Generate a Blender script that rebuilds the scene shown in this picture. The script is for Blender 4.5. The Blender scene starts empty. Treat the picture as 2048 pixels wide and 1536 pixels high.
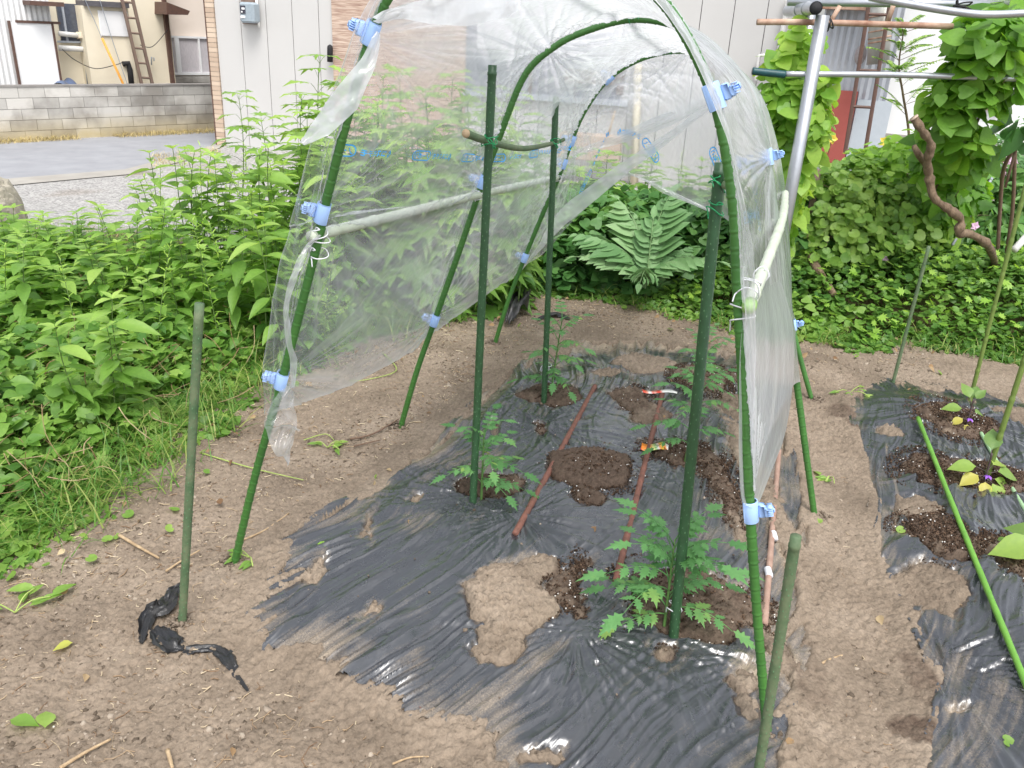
import bpy, math, random
import numpy as np
from mathutils import Vector, Matrix
random.seed(7)
RNG = np.random.default_rng(11)
S = bpy.context.scene
R_ = math.radians
# ---------------------------------------------------------------- camera
PW, PH, FOC, CH = 2048., 1536., 1650., 1.65
def _basis():
    d = np.array([818-PW/2, 4600-PH/2, FOC]); d /= np.linalg.norm(d)
    z = np.array([0, 0, 1.]); fw = z-d*(z@d); fw /= np.linalg.norm(fw)
    up = -d; rt = np.cross(fw, up)
    if rt[0] < 0: rt = -rt
    return np.array([rt, fw, up])
RB = _basis()
CO = np.array([0, 0, CH])
cd = bpy.data.cameras.new('camera'); cam = bpy.data.objects.new('camera', cd); S.collection.objects.link(cam)
cd.sensor_fit = 'HORIZONTAL'; cd.sensor_width = 36; cd.lens = FOC/PW*36; cd.clip_start = .05; cd.clip_end = 2000
M = Matrix.Identity(4)
for i in range(3):
    M[i][0] = RB[i][0]; M[i][1] = -RB[i][1]; M[i][2] = -RB[i][2]; M[i][3] = CO[i]
cam.matrix_world = M; S.camera = cam
# ---------------------------------------------------------------- light
SUN_EL, SUN_AZ = 60., 165.      # azimuth measured clockwise from +Y
w = bpy.data.worlds.new('World'); S.world = w; w.use_nodes = True
nt = w.node_tree; nt.nodes.clear()
sky = nt.nodes.new('ShaderNodeTexSky'); sky.sky_type = 'NISHITA'; sky.sun_disc = False
sky.sun_elevation = R_(SUN_EL); sky.sun_rotation = R_(SUN_AZ); sky.dust_density = 3.0; sky.air_density = 1.0
hs = nt.nodes.new('ShaderNodeHueSaturation'); hs.inputs['Saturation'].default_value = .25
bg = nt.nodes.new('ShaderNodeBackground'); bg.inputs['Strength'].default_value = .15
wo = nt.nodes.new('ShaderNodeOutputWorld')
nt.links.new(sky.outputs[0], hs.inputs['Color']); nt.links.new(hs.outputs[0], bg.inputs['Color']); nt.links.new(bg.outputs[0], wo.inputs['Surface'])
sl = bpy.data.lights.new('sun', 'SUN'); sun = bpy.data.objects.new('sun', sl); S.collection.objects.link(sun)
sl.energy = 1.25; sl.angle = R_(25); sl.color = (1, .975, .94)
_sd = Vector((math.sin(R_(SUN_AZ))*math.cos(R_(SUN_EL)), math.cos(R_(SUN_AZ))*math.cos(R_(SUN_EL)), math.sin(R_(SUN_EL))))
sun.rotation_euler = _sd.to_track_quat('Z', 'Y').to_euler(); sun.location = (0, 0, 12)
S.view_settings.view_transform = 'Standard'; S.view_settings.look = 'None'; S.view_settings.gamma = 1
S.view_settings.exposure = .97
S.render.engine = 'CYCLES'
S.cycles.transparent_max_bounces = 24; S.cycles.max_bounces = 8
# ---------------------------------------------------------------- pixel helpers (pixels of the 2048x1536 photograph -> real places)
def ray(px, py):
    v = RB @ np.array([px-PW/2, py-PH/2, FOC]); return v/np.linalg.norm(v)
def G(px, py, z=0.):
    r = ray(px, py); return CO+r*((z-CH)/r[2])
def AT(px, py, Y):
    r = ray(px, py); return CO+r*(Y/r[1])
def ONP(P, Q, px, py):
    n = np.cross(np.array(Q)-np.array(P), [0, 0, 1.]); r = ray(px, py)
    return CO+r*(((np.array(P)-CO)@n)/(r@n))
# ---------------------------------------------------------------- numpy noise
_T = np.random.default_rng(3).random(65536)
def _h(i, j, k=0):
    return _T[((i*73856093) ^ (j*19349663) ^ (k*83492791)) & 65535]
def vn(x, y, k=0):
    xi = np.floor(x).astype(np.int64); yi = np.floor(y).astype(np.int64)
    fx = x-xi; fy = y-yi; fx = fx*fx*(3-2*fx); fy = fy*fy*(3-2*fy)
    a = _h(xi, yi, k); b = _h(xi+1, yi, k); c = _h(xi, yi+1, k); d = _h(xi+1, yi+1, k)
    return (a*(1-fx)+b*fx)*(1-fy)+(c*(1-fx)+d*fx)*fy
def fbm(x, y, o=4, k=0):
    s = 0; a = .5; t = 0
    for i in range(o):
        s = s+a*vn(x*2**i+i*17.3, y*2**i+i*9.1, k+i); t += a; a *= .5
    return s/t
def worley(x, y, k=0):
    xi = np.floor(x).astype(np.int64); yi = np.floor(y).astype(np.int64); best = np.full(x.shape, 9.)
    for dx in (-1, 0, 1):
        for dy in (-1, 0, 1):
            cx = xi+dx; cy = yi+dy
            best = np.minimum(best, (cx+_h(cx, cy, k)-x)**2+(cy+_h(cx, cy, k+5)-y)**2)
    return np.sqrt(best)
def ss(a, b, x):
    t = np.clip((x-a)/(b-a), 0, 1); return t*t*(3-2*t)
def sdf(poly, X, Y):
    P = np.asarray(poly)[:, :2]; n = len(P); d = np.full(X.shape, 1e9); ins = np.zeros(X.shape, bool)
    for i in range(n):
        a = P[i]; b = P[(i+1) % n]; e = b-a
        t = np.clip(((X-a[0])*e[0]+(Y-a[1])*e[1])/(e@e), 0, 1)
        d = np.minimum(d, (X-a[0]-t*e[0])**2+(Y-a[1]-t*e[1])**2)
        if abs(e[1]) > 1e-12:
            c = ((a[1] > Y) != (b[1] > Y)) & (X < e[0]*(Y-a[1])/e[1]+a[0]); ins ^= c
    d = np.sqrt(d); return np.where(ins, -d, d)
# ---------------------------------------------------------------- mesh builder
class MB:
    def __init__(s): s.V = []; s.F = {}; s.n = 0; s.R = []
    def add(s, V, F, rnd=0.):
        V = np.asarray(V, float).reshape(-1, 3)
        for f in (F if isinstance(F, list) else [F]):
            f = np.asarray(f, np.int64)
            if f.ndim == 1: f = f[None]
            s.F.setdefault(f.shape[1], []).append(f+s.n)
        s.V.append(V); s.R.append(np.broadcast_to(np.asarray(rnd, float), (len(V),)).copy()); s.n += len(V); return s
    def mesh(s, name, smooth=True):
        me = bpy.data.meshes.new(name); V = np.concatenate(s.V)
        me.vertices.add(len(V)); me.vertices.foreach_set('co', V.astype(np.float32).ravel())
        li = []; ls = []; tot = 0; cnt = 0
        for k, fl in s.F.items():
            f = np.concatenate(fl); li.append(f.ravel()); ls.append(tot+np.arange(len(f))*k); tot += f.size; cnt += len(f)
        me.loops.add(tot); me.loops.foreach_set('vertex_index', np.concatenate(li).astype(np.int32))
        me.polygons.add(cnt); me.polygons.foreach_set('loop_start', np.concatenate(ls).astype(np.int32))
        me.update(calc_edges=True)
        at = me.attributes.new('rnd', 'FLOAT', 'POINT'); at.data.foreach_set('value', np.concatenate(s.R).astype(np.float32))
        me.polygons.foreach_set('use_smooth', np.full(cnt, bool(smooth))); me.validate()
        return me
    def build(s, name, mat, parent=None, smooth=True, loc=None):
        if loc is not None:
            l = np.asarray(loc, float); s.V = [v-l for v in s.V]
        me = s.mesh(name, smooth); me.materials.append(mat)
        o = bpy.data.objects.new(name, me); S.collection.objects.link(o)
        if loc is not None: o.location = loc
        if parent is not None: o.parent = parent
        return o
def attr(o, name, arr):
    a = o.data.attributes.new(name, 'FLOAT', 'POINT'); a.data.foreach_set('value', np.asarray(arr, np.float32).ravel())
def tag(o, label, cat, group=None, kind=None):
    o['label'] = label; o['category'] = cat
    if group: o['group'] = group
    if kind: o['kind'] = kind
    return o
def empty(name, loc, label, cat, group=None):
    o = bpy.data.objects.new(name, None); S.collection.objects.link(o); o.location = loc; o.empty_display_size = .05
    return tag(o, label, cat, group)
def rel(root, P): return np.asarray(P)-np.array(root.location)
def dup(o, parent=None):
    c = o.copy(); S.collection.objects.link(c); c.parent = parent
    for k in o.children: dup(k, c)
    return c
def smoothpts(P, n=8):
    P = np.asarray(P, float); m = len(P)
    if m < 3: return np.array([P[0]+(P[-1]-P[0])*t for t in np.linspace(0, 1, n+1)])
    out = []
    for i in range(m-1):
        p0 = P[max(i-1, 0)]; p1 = P[i]; p2 = P[i+1]; p3 = P[min(i+2, m-1)]
        for t in np.linspace(0, 1, n, endpoint=False):
            out.append(.5*((2*p1)+(-p0+p2)*t+(2*p0-5*p1+4*p2-p3)*t*t+(-p0+3*p1-3*p2+p3)*t**3))
    out.append(P[-1]); return np.array(out)
def tube(mb, P, r, n=10, cap=True, rnd=0.):
    P = np.asarray(P, float); m = len(P); r = np.broadcast_to(np.asarray(r, float), (m,))
    T = np.gradient(P, axis=0); T /= np.linalg.norm(T, axis=1)[:, None]+1e-12
    a = np.array([0, 0, 1.]) if abs(T[0][2]) < .9 else np.array([1., 0, 0]); N = np.zeros_like(P)
    v = np.cross(T[0], a); v /= np.linalg.norm(v)
    for i in range(m):
        v = v-T[i]*(v@T[i]); v /= np.linalg.norm(v); N[i] = v
    B = np.cross(T, N); th = np.arange(n)/n*2*np.pi
    V = P[:, None]+r[:, None, None]*(N[:, None]*np.cos(th)[None, :, None]+B[:, None]*np.sin(th)[None, :, None])
    i = np.arange(m-1)[:, None]*n; j = np.arange(n)[None]; k = (j+1) % n
    F = np.stack([i+j, i+k, i+n+k, i+n+j], -1).reshape(-1, 4); Fs = [F]
    if cap: Fs += [np.arange(n)[::-1], np.arange(n)+(m-1)*n]
    mb.add(V.reshape(-1, 3), Fs, rnd); return T, N, B
def box(mb, c, sx, sy, sz, ax=None, rnd=0., bev=0.):
    """box centred at c; ax = 3x3 rows of axes"""
    A = np.eye(3) if ax is None else np.asarray(ax, float)
    if bev <= 0:
        s = np.array([[x, y, z] for x in (-.5, .5) for y in (-.5, .5) for z in (-.5, .5)])*[sx, sy, sz]
        mb.add(np.asarray(c)+s@A, np.array([[0, 1, 3, 2], [4, 6, 7, 5], [0, 4, 5, 1], [2, 3, 7, 6], [0, 2, 6, 4], [1, 5, 7, 3]]), rnd); return
    b = min(bev, sx*.45, sy*.45, sz*.45); V = []; H = np.array([sx, sy, sz])/2; idx = {}
    for k in range(3):
        for sg in np.ndindex(2, 2, 2):
            sgn = np.array(sg)*2-1; v = sgn*(H-b); v[k] = sgn[k]*H[k]; idx[(k,)+sg] = len(V); V.append(v)
    F4 = []; F3 = []
    for k in range(3):
        a, c2 = [i for i in range(3) if i != k]
        for s_ in (0, 1):
            q = []
            for (u, v) in ((0, 0), (1, 0), (1, 1), (0, 1)):
                t = [0, 0, 0]; t[k] = s_; t[a] = u; t[c2] = v; q.append(idx[(k,)+tuple(t)])
            F4.append(q)
    for k in range(3):
        a, c2 = [i for i in range(3) if i != k]
        for u in (0, 1):
            for v in (0, 1):
                t0 = [0, 0, 0]; t0[a] = u; t0[c2] = v; t1 = list(t0); t1[k] = 1
                F4.append([idx[(a,)+tuple(t0)], idx[(a,)+tuple(t1)], idx[(c2,)+tuple(t1)], idx[(c2,)+tuple(t0)]])
    for sg in np.ndindex(2, 2, 2): F3.append([idx[(k,)+sg] for k in range(3)])
    mb.add(np.asarray(c)+np.array(V)@A, [np.array(F4), np.array(F3)], rnd)
def ball(mb, c, r, n=8, m=6, rnd=0., sq=(1, 1, 1)):
    V = [[0, 0, 1]]
    for i in range(1, m):
        for j in range(n): V.append([math.sin(math.pi*i/m)*math.cos(2*math.pi*j/n), math.sin(math.pi*i/m)*math.sin(2*math.pi*j/n), math.cos(math.pi*i/m)])
    V.append([0, 0, -1]); V = np.array(V)*r*np.array(sq); F = []; T = []
    for j in range(n):
        T.append([0, 1+j, 1+(j+1) % n]); T.append([len(V)-1, 1+(m-2)*n+(j+1) % n, 1+(m-2)*n+j])
        for i in range(m-2): a = 1+i*n; F.append([a+j, a+n+j, a+n+(j+1) % n, a+(j+1) % n])
    mb.add(V+np.asarray(c), [np.array(F), np.array(T)], rnd)
# ---------------------------------------------------------------- materials
def mat(name):
    m = bpy.data.materials.new(name); m.use_nodes = True; n = m.node_tree.nodes; n.clear()
    o = n.new('ShaderNodeOutputMaterial'); return m, n, m.node_tree.links, o
def nd(n, t, **kw):
    x = n.new(t)
    for k, v in kw.items():
        if hasattr(x, k): setattr(x, k, v)
        else: x.inputs[k.replace('_', ' ')].default_value = v
    return x
def col(c): return (c[0], c[1], c[2], 1)
def ramp(n, stops):
    r = n.new('ShaderNodeValToRGB'); e = r.color_ramp.elements
    while len(e) < len(stops): e.new(.5)
    for x, (p, c) in zip(e, stops): x.position = p; x.color = col(c) if not isinstance(c, float) else (c, c, c, 1)
    return r
def plain(name, c1, c2=None, rough=.6, scale=20., metal=0., bump=.15, stretch=(1, 1, 1), spec=.5, dist=.004, detail=5):
    m, n, l, o = mat(name); c2 = c2 or tuple(x*.75 for x in c1)
    tc = nd(n, 'ShaderNodeTexCoord'); mp = nd(n, 'ShaderNodeMapping'); mp.inputs['Scale'].default_value = stretch
    no = nd(n, 'ShaderNodeTexNoise', Scale=scale, Detail=detail, Roughness=.6); rp = ramp(n, [(.3, c2), (.7, c1)])
    no2 = nd(n, 'ShaderNodeTexNoise', Scale=scale*6, Detail=3.)
    b = nd(n, 'ShaderNodeBsdfPrincipled', Roughness=rough, Metallic=metal); b.inputs['Specular IOR Level'].default_value = spec
    bp = nd(n, 'ShaderNodeBump', Strength=bump, Distance=dist)
    l.new(tc.outputs['Object'], mp.inputs[0]); l.new(mp.outputs[0], no.inputs[0]); l.new(mp.outputs[0], no2.inputs[0]); l.new(no.outputs[0], rp.inputs[0])
    l.new(rp.outputs[0], b.inputs['Base Color']); l.new(no2.outputs[0], bp.inputs['Height']); l.new(bp.outputs[0], b.inputs['Normal']); l.new(b.outputs[0], o.inputs[0])
    return m
def leafmat(name, stops, rough=.45, trans=.3, spec=.4, scale=60):
    m, n, l, o = mat(name)
    at = nd(n, 'ShaderNodeAttribute', attribute_name='rnd'); rp = ramp(n, stops)
    geo = nd(n, 'ShaderNodeNewGeometry'); mx = nd(n, 'ShaderNodeMix', data_type='RGBA'); mx.blend_type = 'MIX'
    tc = nd(n, 'ShaderNodeTexCoord'); no = nd(n, 'ShaderNodeTexNoise', Scale=scale, Detail=3.)
    ad = nd(n, 'ShaderNodeMath', operation='MULTIPLY_ADD'); ad.inputs[1].default_value = .3; ad.inputs[2].default_value = -.15
    a2 = nd(n, 'ShaderNodeMath', operation='ADD')
    oi = nd(n, 'ShaderNodeObjectInfo'); o1 = nd(n, 'ShaderNodeMath', operation='MULTIPLY_ADD'); o1.inputs[1].default_value = .34; o1.inputs[2].default_value = -.17; o2 = nd(n, 'ShaderNodeMath', operation='ADD'); l.new(oi.outputs['Random'], o1.inputs[0]); l.new(o1.outputs[0], o2.inputs[0])
    l.new(tc.outputs['Object'], no.inputs[0]); l.new(no.outputs[0], ad.inputs[0]); l.new(ad.outputs[0], a2.inputs[0]); l.new(at.outputs['Fac'], a2.inputs[1]); l.new(a2.outputs[0], o2.inputs[1]); l.new(o2.outputs[0], rp.inputs[0])
    br = nd(n, 'ShaderNodeHueSaturation'); br.inputs['Saturation'].default_value = .75; br.inputs['Value'].default_value = 1.25
    l.new(rp.outputs[0], br.inputs['Color']); l.new(geo.outputs['Backfacing'], mx.inputs[0]); l.new(rp.outputs[0], mx.inputs[6]); l.new(br.outputs[0], mx.inputs[7])
    b = nd(n, 'ShaderNodeBsdfPrincipled', Roughness=rough); b.inputs['Specular IOR Level'].default_value = spec
    t = nd(n, 'ShaderNodeBsdfTranslucent'); ms = nd(n, 'ShaderNodeMixShader'); ms.inputs[0].default_value = trans
    hs2 = nd(n, 'ShaderNodeHueSaturation'); hs2.inputs['Hue'].default_value = .485; hs2.inputs['Saturation'].default_value = 1.1; hs2.inputs['Value'].default_value = 1.6
    bp = nd(n, 'ShaderNodeBump', Strength=.3, Distance=.002); l.new(no.outputs[0], bp.inputs['Height']); l.new(bp.outputs[0], b.inputs['Normal'])
    l.new(mx.outputs[2], b.inputs['Base Color']); l.new(rp.outputs[0], hs2.inputs['Color']); l.new(hs2.outputs[0], t.inputs['Color'])
    l.new(b.outputs[0], ms.inputs[1]); l.new(t.outputs[0], ms.inputs[2]); l.new(ms.outputs[0], o.inputs[0]); return m
GREEN = plain('green_stake_plastic', (.032, .095, .038), (.022, .066, .026), rough=.38, scale=30, bump=.1)
GREEN2 = plain('bright_green_stake_plastic', (.06, .19, .035), (.035, .125, .025), rough=.42, scale=9, bump=.08)
OLD = plain('weathered_stake', (.15, .18, .10), (.055, .115, .05), rough=.7, scale=18, bump=.4)
LIME = plain('light_green_cane', (.16, .38, .05), (.11, .28, .04), rough=.45, scale=12, bump=.1)
OLIVE = plain('olive_cane', (.17, .24, .05), (.11, .17, .035), rough=.5, scale=12, bump=.15)
PALE = plain('pale_green_rail', (.55, .60, .50), (.42, .48, .36), rough=.5, scale=14, bump=.2)
NUB_HI = plain('stake_nub_highlight', (.11, .24, .11), rough=.4)  # lighter than the stakes: small highlights put into the nub colour
RUST = plain('rusty_pole', (.24, .10, .07), (.12, .055, .04), rough=.75, scale=25, bump=.5, stretch=(1, 1, 1))
WIRE = plain('white_wire', (.75, .76, .8), rough=.4)
GTIE = plain('green_vinyl_tie', (.01, .3, .1), rough=.35)
CLIP = plain('blue_clip_plastic', (.38, .57, .92), (.34, .52, .88), rough=.32, scale=8, bump=.02)
STEM = plain('plant_stem', (.14, .22, .06), (.09, .15, .04), rough=.55, scale=40)
BARK = plain('bark', (.28, .2, .13), (.12, .08, .05), rough=.9, scale=40, bump=.9, stretch=(1, 1, .4), dist=.01)
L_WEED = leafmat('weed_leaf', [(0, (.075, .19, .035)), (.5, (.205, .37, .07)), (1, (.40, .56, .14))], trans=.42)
L_YG = leafmat('young_leaf', [(0, (.15, .32, .04)), (.5, (.28, .48, .07)), (1, (.44, .62, .13))], trans=.4)
L_CLOV = leafmat('ground_leaf', [(0, (.06, .16, .03)), (.5, (.165, .31, .055)), (1, (.33, .47, .11))], trans=.35)
L_DARK = leafmat('dark_leaf', [(0, (.035, .11, .028)), (.5, (.075, .20, .05)), (1, (.17, .33, .08))], trans=.3)
L_VINE = leafmat('vine_leaf', [(0, (.07, .19, .02)), (.5, (.19, .39, .05)), (1, (.40, .58, .10))], trans=.42)
L_TOM = leafmat('tomato_leaf', [(0, (.07, .2, .06)), (.6, (.14, .33, .11)), (1, (.30, .45, .10))], trans=.3)
L_CARD = leafmat('silvery_leaf', [(0, (.08, .19, .06)), (.5, (.15, .29, .11)), (1, (.28, .42, .20))], trans=.2, rough=.6)
L_DRY = leafmat('dry_leaf', [(0, (.12, .06, .03)), (.5, (.28, .18, .09)), (1, (.5, .4, .24))], trans=.15, rough=.8)
L_YEL = leafmat('yellow_leaf', [(0, (.32, .40, .05)), (.5, (.42, .45, .09)), (1, (.50, .45, .10))], trans=.3)
L_GRASS = leafmat('grass_blade', [(0, (.04, .13, .02)), (.5, (.10, .24, .03)), (1, (.35, .38, .12))], trans=.3)
# ================================================================ GROUND
def GP(L): return np.array([G(*p)[:2] for p in L])
BED = GP([(530,1275),(600,1125),(575,1090),(640,1045),(760,985),(880,880),(950,815),(1030,748),(1110,720),(1180,692),(1300,690),(1400,705),(1490,722),(1545,790),(1580,930),(1598,1100),(1604,1240),(1600,1330),(1550,1450),(1545,1560),(1500,1700),(1050,1640),(985,1536),(945,1455),(900,1425),(840,1415),(760,1380),(690,1345),(620,1310)])
BED2 = GP([(1700,800),(1780,772),(1900,795),(2060,815),(2250,840),(2500,1000),(2500,1750),(1850,1750),(1862,1536),(1880,1440),(1868,1330),(1850,1290),(1800,1190),(1755,1090),(1748,1010),(1738,930),(1708,870)])
WEDGE = [(-500,1290),(-200,1195),(60,1105),(190,1030),(320,955),(440,850),(540,775),(700,695),(870,645),(950,608),(1010,588),(1150,602),(1300,628),(1450,662),(1600,690),(1850,708),(2100,735),(2500,790)]
WE = GP(WEDGE); WPOLY = np.concatenate([WE, [[14, 6.5], [14, 30], [-30, 30], [-30, 2]]])
# soil patches lying on the film: (centre px, radii px x,y, dark 0..1, height)
def PX(cx, cy, rx, ry, dark, h=.026):
    c = G(cx, cy); a = G(cx+rx, cy); b = G(cx, cy-ry); d = G(cx, cy+ry)
    return (c[0], c[1], np.hypot(*(a-c)[:2]), np.hypot(*(b-d)[:2])/2, dark, h)
PATCH = [PX(975,990,75,28,.9), PX(1180,960,88,40,1,.03), PX(1165,1015,30,26,.9,.02), PX(1375,1225,125,72,.9,.02), PX(1500,1245,60,30,.8,.015),
 PX(1100,805,58,22,.9), PX(1262,815,36,24,.8,.02), PX(1290,845,44,24,.45,.02), PX(1365,930,70,26,.95), PX(1440,985,34,60,.9,.02), PX(1460,1060,22,40,.3,.015),
 PX(1020,1225,88,75,.0,.03), PX(1000,1300,55,40,.0,.02), PX(1075,1165,50,28,.1,.02), PX(1135,1215,40,55,.85,.012), PX(1160,1170,16,40,.8,.01), PX(1330,1325,36,17,.4,.015), PX(1485,1375,24,34,.3,.02), PX(1500,1430,26,36,.05,.02),
 PX(1290,740,62,20,.0,.02), PX(1210,760,30,10,0,.01), PX(1445,765,60,16,.6,.015), PX(1530,1010,26,190,.0,.02), PX(1560,1330,26,60,.1,.02), PX(1480,830,35,30,.3,.015), PX(1400,775,50,25,.5,.015), PX(1080,872,14,10,.8,.008),
 PX(1300,915,22,12,.4,.008), PX(1465,880,20,14,0,.01), PX(640,1150,22,30,0,.01),PX(745,1230,10,22,0,.012), PX(1090,1536,55,18,.0,.015), PX(1180,1360,5,3,0,.01),
 PX(1000,870,8,30,0,.008), PX(820,1010,20,14,0,.01), PX(740,1060,10,40,0,.008),PX(700,690,1,1,0,0)]
PATCH2 = [PX(1900,870,60,32,.95), PX(1850,965,52,32,.9), PX(1960,985,95,30,.95), PX(1860,1080,62,30,.9), PX(1900,1120,62,32,.9), PX(2040,1165,70,42,.95), PX(2040,870,40,26,.3), PX(1830,1040,42,34,.1,.02), PX(1865,1190,60,44,.05,.02),
 PX(1880,890,20,10,.2), PX(1780,880,22,10,.0,.01), PX(1900,1235,28,22,0,.015), PX(1990,1130,30,30,0,.012), PX(1770,1160,12,60,0,.012), PX(1960,880,30,14,.9), PX(1925,1440,22,10,0,.01)]
OFFP = [PX(1700,840,24,22,.8,0), PX(1820,1460,40,22,.9,0), PX(1840,1370,24,40,.7,0), PX(440,1385,20,10,.1,0), PX(1600,1350,30,60,.35,0),PX(1080,780,1,1,0,0)]
def patchfield(pl, X, Y):
    m = np.full(X.shape, -1.); dk = np.zeros(X.shape); hh = np.zeros(X.shape)
    wx = (fbm(X*9, Y*9, 4, 31)-.5)*.12+(fbm(X*45, Y*45, 2, 32)-.5)*.03; wy = (fbm(X*9, Y*9, 4, 37)-.5)*.10+(fbm(X*45, Y*45, 2, 38)-.5)*.02
    for (cx, cy, rx, ry, d, h) in pl:
        q = 1-np.sqrt(((X-cx+wx)/rx)**2+((Y-cy+wy)/ry)**2); q = np.clip(q*min(rx, ry)/.05, -1, 3)
        s = q > m; m = np.where(s, q, m); wgt = ss(-.5, .1, q); dk = np.maximum(dk*(1-wgt*(d < .2)*ss(0, .8, q)), d*wgt); hh = np.maximum(hh, h*ss(-.2, .8, q))
    return m, dk, hh
BDIR = np.array([.375, .927])     # along the bed
_yy = np.linspace(.5, 9, 400); _gg = np.cumsum(np.tan(np.radians(np.interp(_yy, [1.6, 2.2, 3.1, 4.], [40, 36, 19, 14]))))*(_yy[1]-_yy[0])
def FOLD(X, Y): return X-np.interp(Y, _yy, _gg)
def EDN(X, Y):
    c = FOLD(X, Y); return (fbm(X*7, Y*7, 3, 60)-.5)*.07+(vn(c*24, Y*2.2, 61)-.5)*.07+(vn(c*55, Y*4., 62)-.5)*.035
def streaks(X, Y, bd, base=.16):
    c = FOLD(X, Y); return (vn(c*30, Y*1.8, 63)*.6+vn(c*70, Y*4, 64)*.4-.60)*5+bd*9+.2+1.3*(fbm(X*2.5, Y*2.5, 2, 65)-.55)-2.2*ss(2.1, 1.7, Y)
def Hs(X, Y):
    X = np.asarray(X, float); Y = np.asarray(Y, float)
    d = sdf(WPOLY, X, Y); z = .10*ss(0, .8, -d)*(Y < 7.2)+.0*X
    z = z+.16*ss(1.2, 3.2, X)*ss(0, 1.2, -d)*ss(7.5, 6.5, Y)+.1*ss(-1.8, -2.8, X)*ss(0, 1., -d)*ss(6.5, 5.8, Y)
    z = z*1.0-.45*ss(6.0, 9.5, Y); b = sdf(BED, X, Y); z = z+.035*ss(.10, -.6, b)
    b2 = sdf(BED2, X, Y); z = z+.06*ss(.02, -.3, b2)
    return z+(fbm(X*1.7, Y*1.7, 3, 50)-.5)*.035*ss(9, 6, Y)
def H1(x, y): return float(Hs(np.array([x]), np.array([y]))[0])
def GH(px, py, dz=0.):
    p = G(px, py)
    for _ in range(3): p = G(px, py, H1(p[0], p[1])+dz)
    return p
def axis(lo, f0, f1, hi, fine, g=1.12):
    a = list(np.arange(f0, f1, fine)); s = fine
    while a[-1] < hi: s *= g; a.append(a[-1]+s)
    b = []; s = fine; x = f0
    while x > lo: s *= g; x -= s; b.append(x)
    return np.array(b[::-1]+a)
xs = axis(-220, -2.0, 2.6, 220, .0085, 1.06)
def yax():
    a = [-2.]; 
    while a[-1] < 300:
        y = a[-1]; a.append(y+(.05 if y < 1.1 else .0075 if y < 2.6 else .011 if y < 4.2 else .018 if y < 5.4 else .018*1.05**((y-5.4)/.03) if y < 6.6 else max(.1, (y-6)*.06)))
    return np.array(a)
ys = yax()
X, Y = np.meshgrid(xs, ys); Zs = Hs(X, Y)
near = ss(7.5, 5.5, Y)*ss(4, 2.8, np.abs(X))
b1 = sdf(BED, X, Y); b2 = sdf(BED2, X, Y)
ed = EDN(X, Y)
m1, d1, h1 = patchfield(PATCH, X, Y); m2, d2, h2 = patchfield(PATCH2, X, Y); m3, d3, _ = patchfield(OFFP, X, Y)
in1 = ss(.01, -.03, b1+ed); in2 = ss(.01, -.03, b2+ed*.5)
st1 = np.clip(streaks(X, Y, b1), -1, .5); h1 = np.where(st1 > m1, np.maximum(h1, .012*ss(-.1, .3, st1)), h1); d1 = np.where(st1 > m1, d1*.2, d1); m1 = np.maximum(m1, st1)
st2 = np.clip(streaks(X, Y, b2), -1, .5); h2 = np.where(st2 > m2, np.maximum(h2, .010*ss(-.1, .3, st2)), h2); d2 = np.where(st2 > m2, d2*.2, d2); m2 = np.maximum(m2, st2)
cl = 1-worley(X*26, Y*26, 1); cl2 = 1-worley(X*58, Y*58, 2); cl3 = fbm(X*90, Y*90, 2, 9)
amp = (.35+.9*fbm(X*2.2, Y*2.2, 3, 70))
clod = (cl**4*.009+cl2**2.2*.018+cl3*.013)*(amp+.35*(in1*(m1 > 0)))*near
Z = Zs+clod
under = np.maximum(in1*ss(.35, -.35, m1), in2*ss(.35, -.35, m2))
Z = Z-.035*under+(h1*in1+h2*in2)*.9+np.where(m1 > 0, .004, 0)*in1
Z = Z+.022*np.exp(-np.maximum(b1+ed, 0)**2/.10**2)*(b1+ed > -.02)*(1-under)*near+.02*np.exp(-np.maximum(b2+ed*.5, 0)**2/.08**2)*(b2+ed*.5 > -.02)*(1-under)*near
DK = np.maximum(np.maximum(d1*in1, d2*in2), d3)
DK = np.clip(DK+(fbm(X*30, Y*30, 2, 77)-.5)*.7*(DK > .02)*(DK < .98), 0, 1)
nx_, ny_ = len(xs), len(ys); I = (np.arange(ny_-1)[:, None]*nx_+np.arange(nx_-1)[None]); 
mb = MB(); mb.add(np.stack([X, Y, Z], -1), np.stack([I, I+1, I+nx_+1, I+nx_], -1).reshape(-1, 4), 0)
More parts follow.
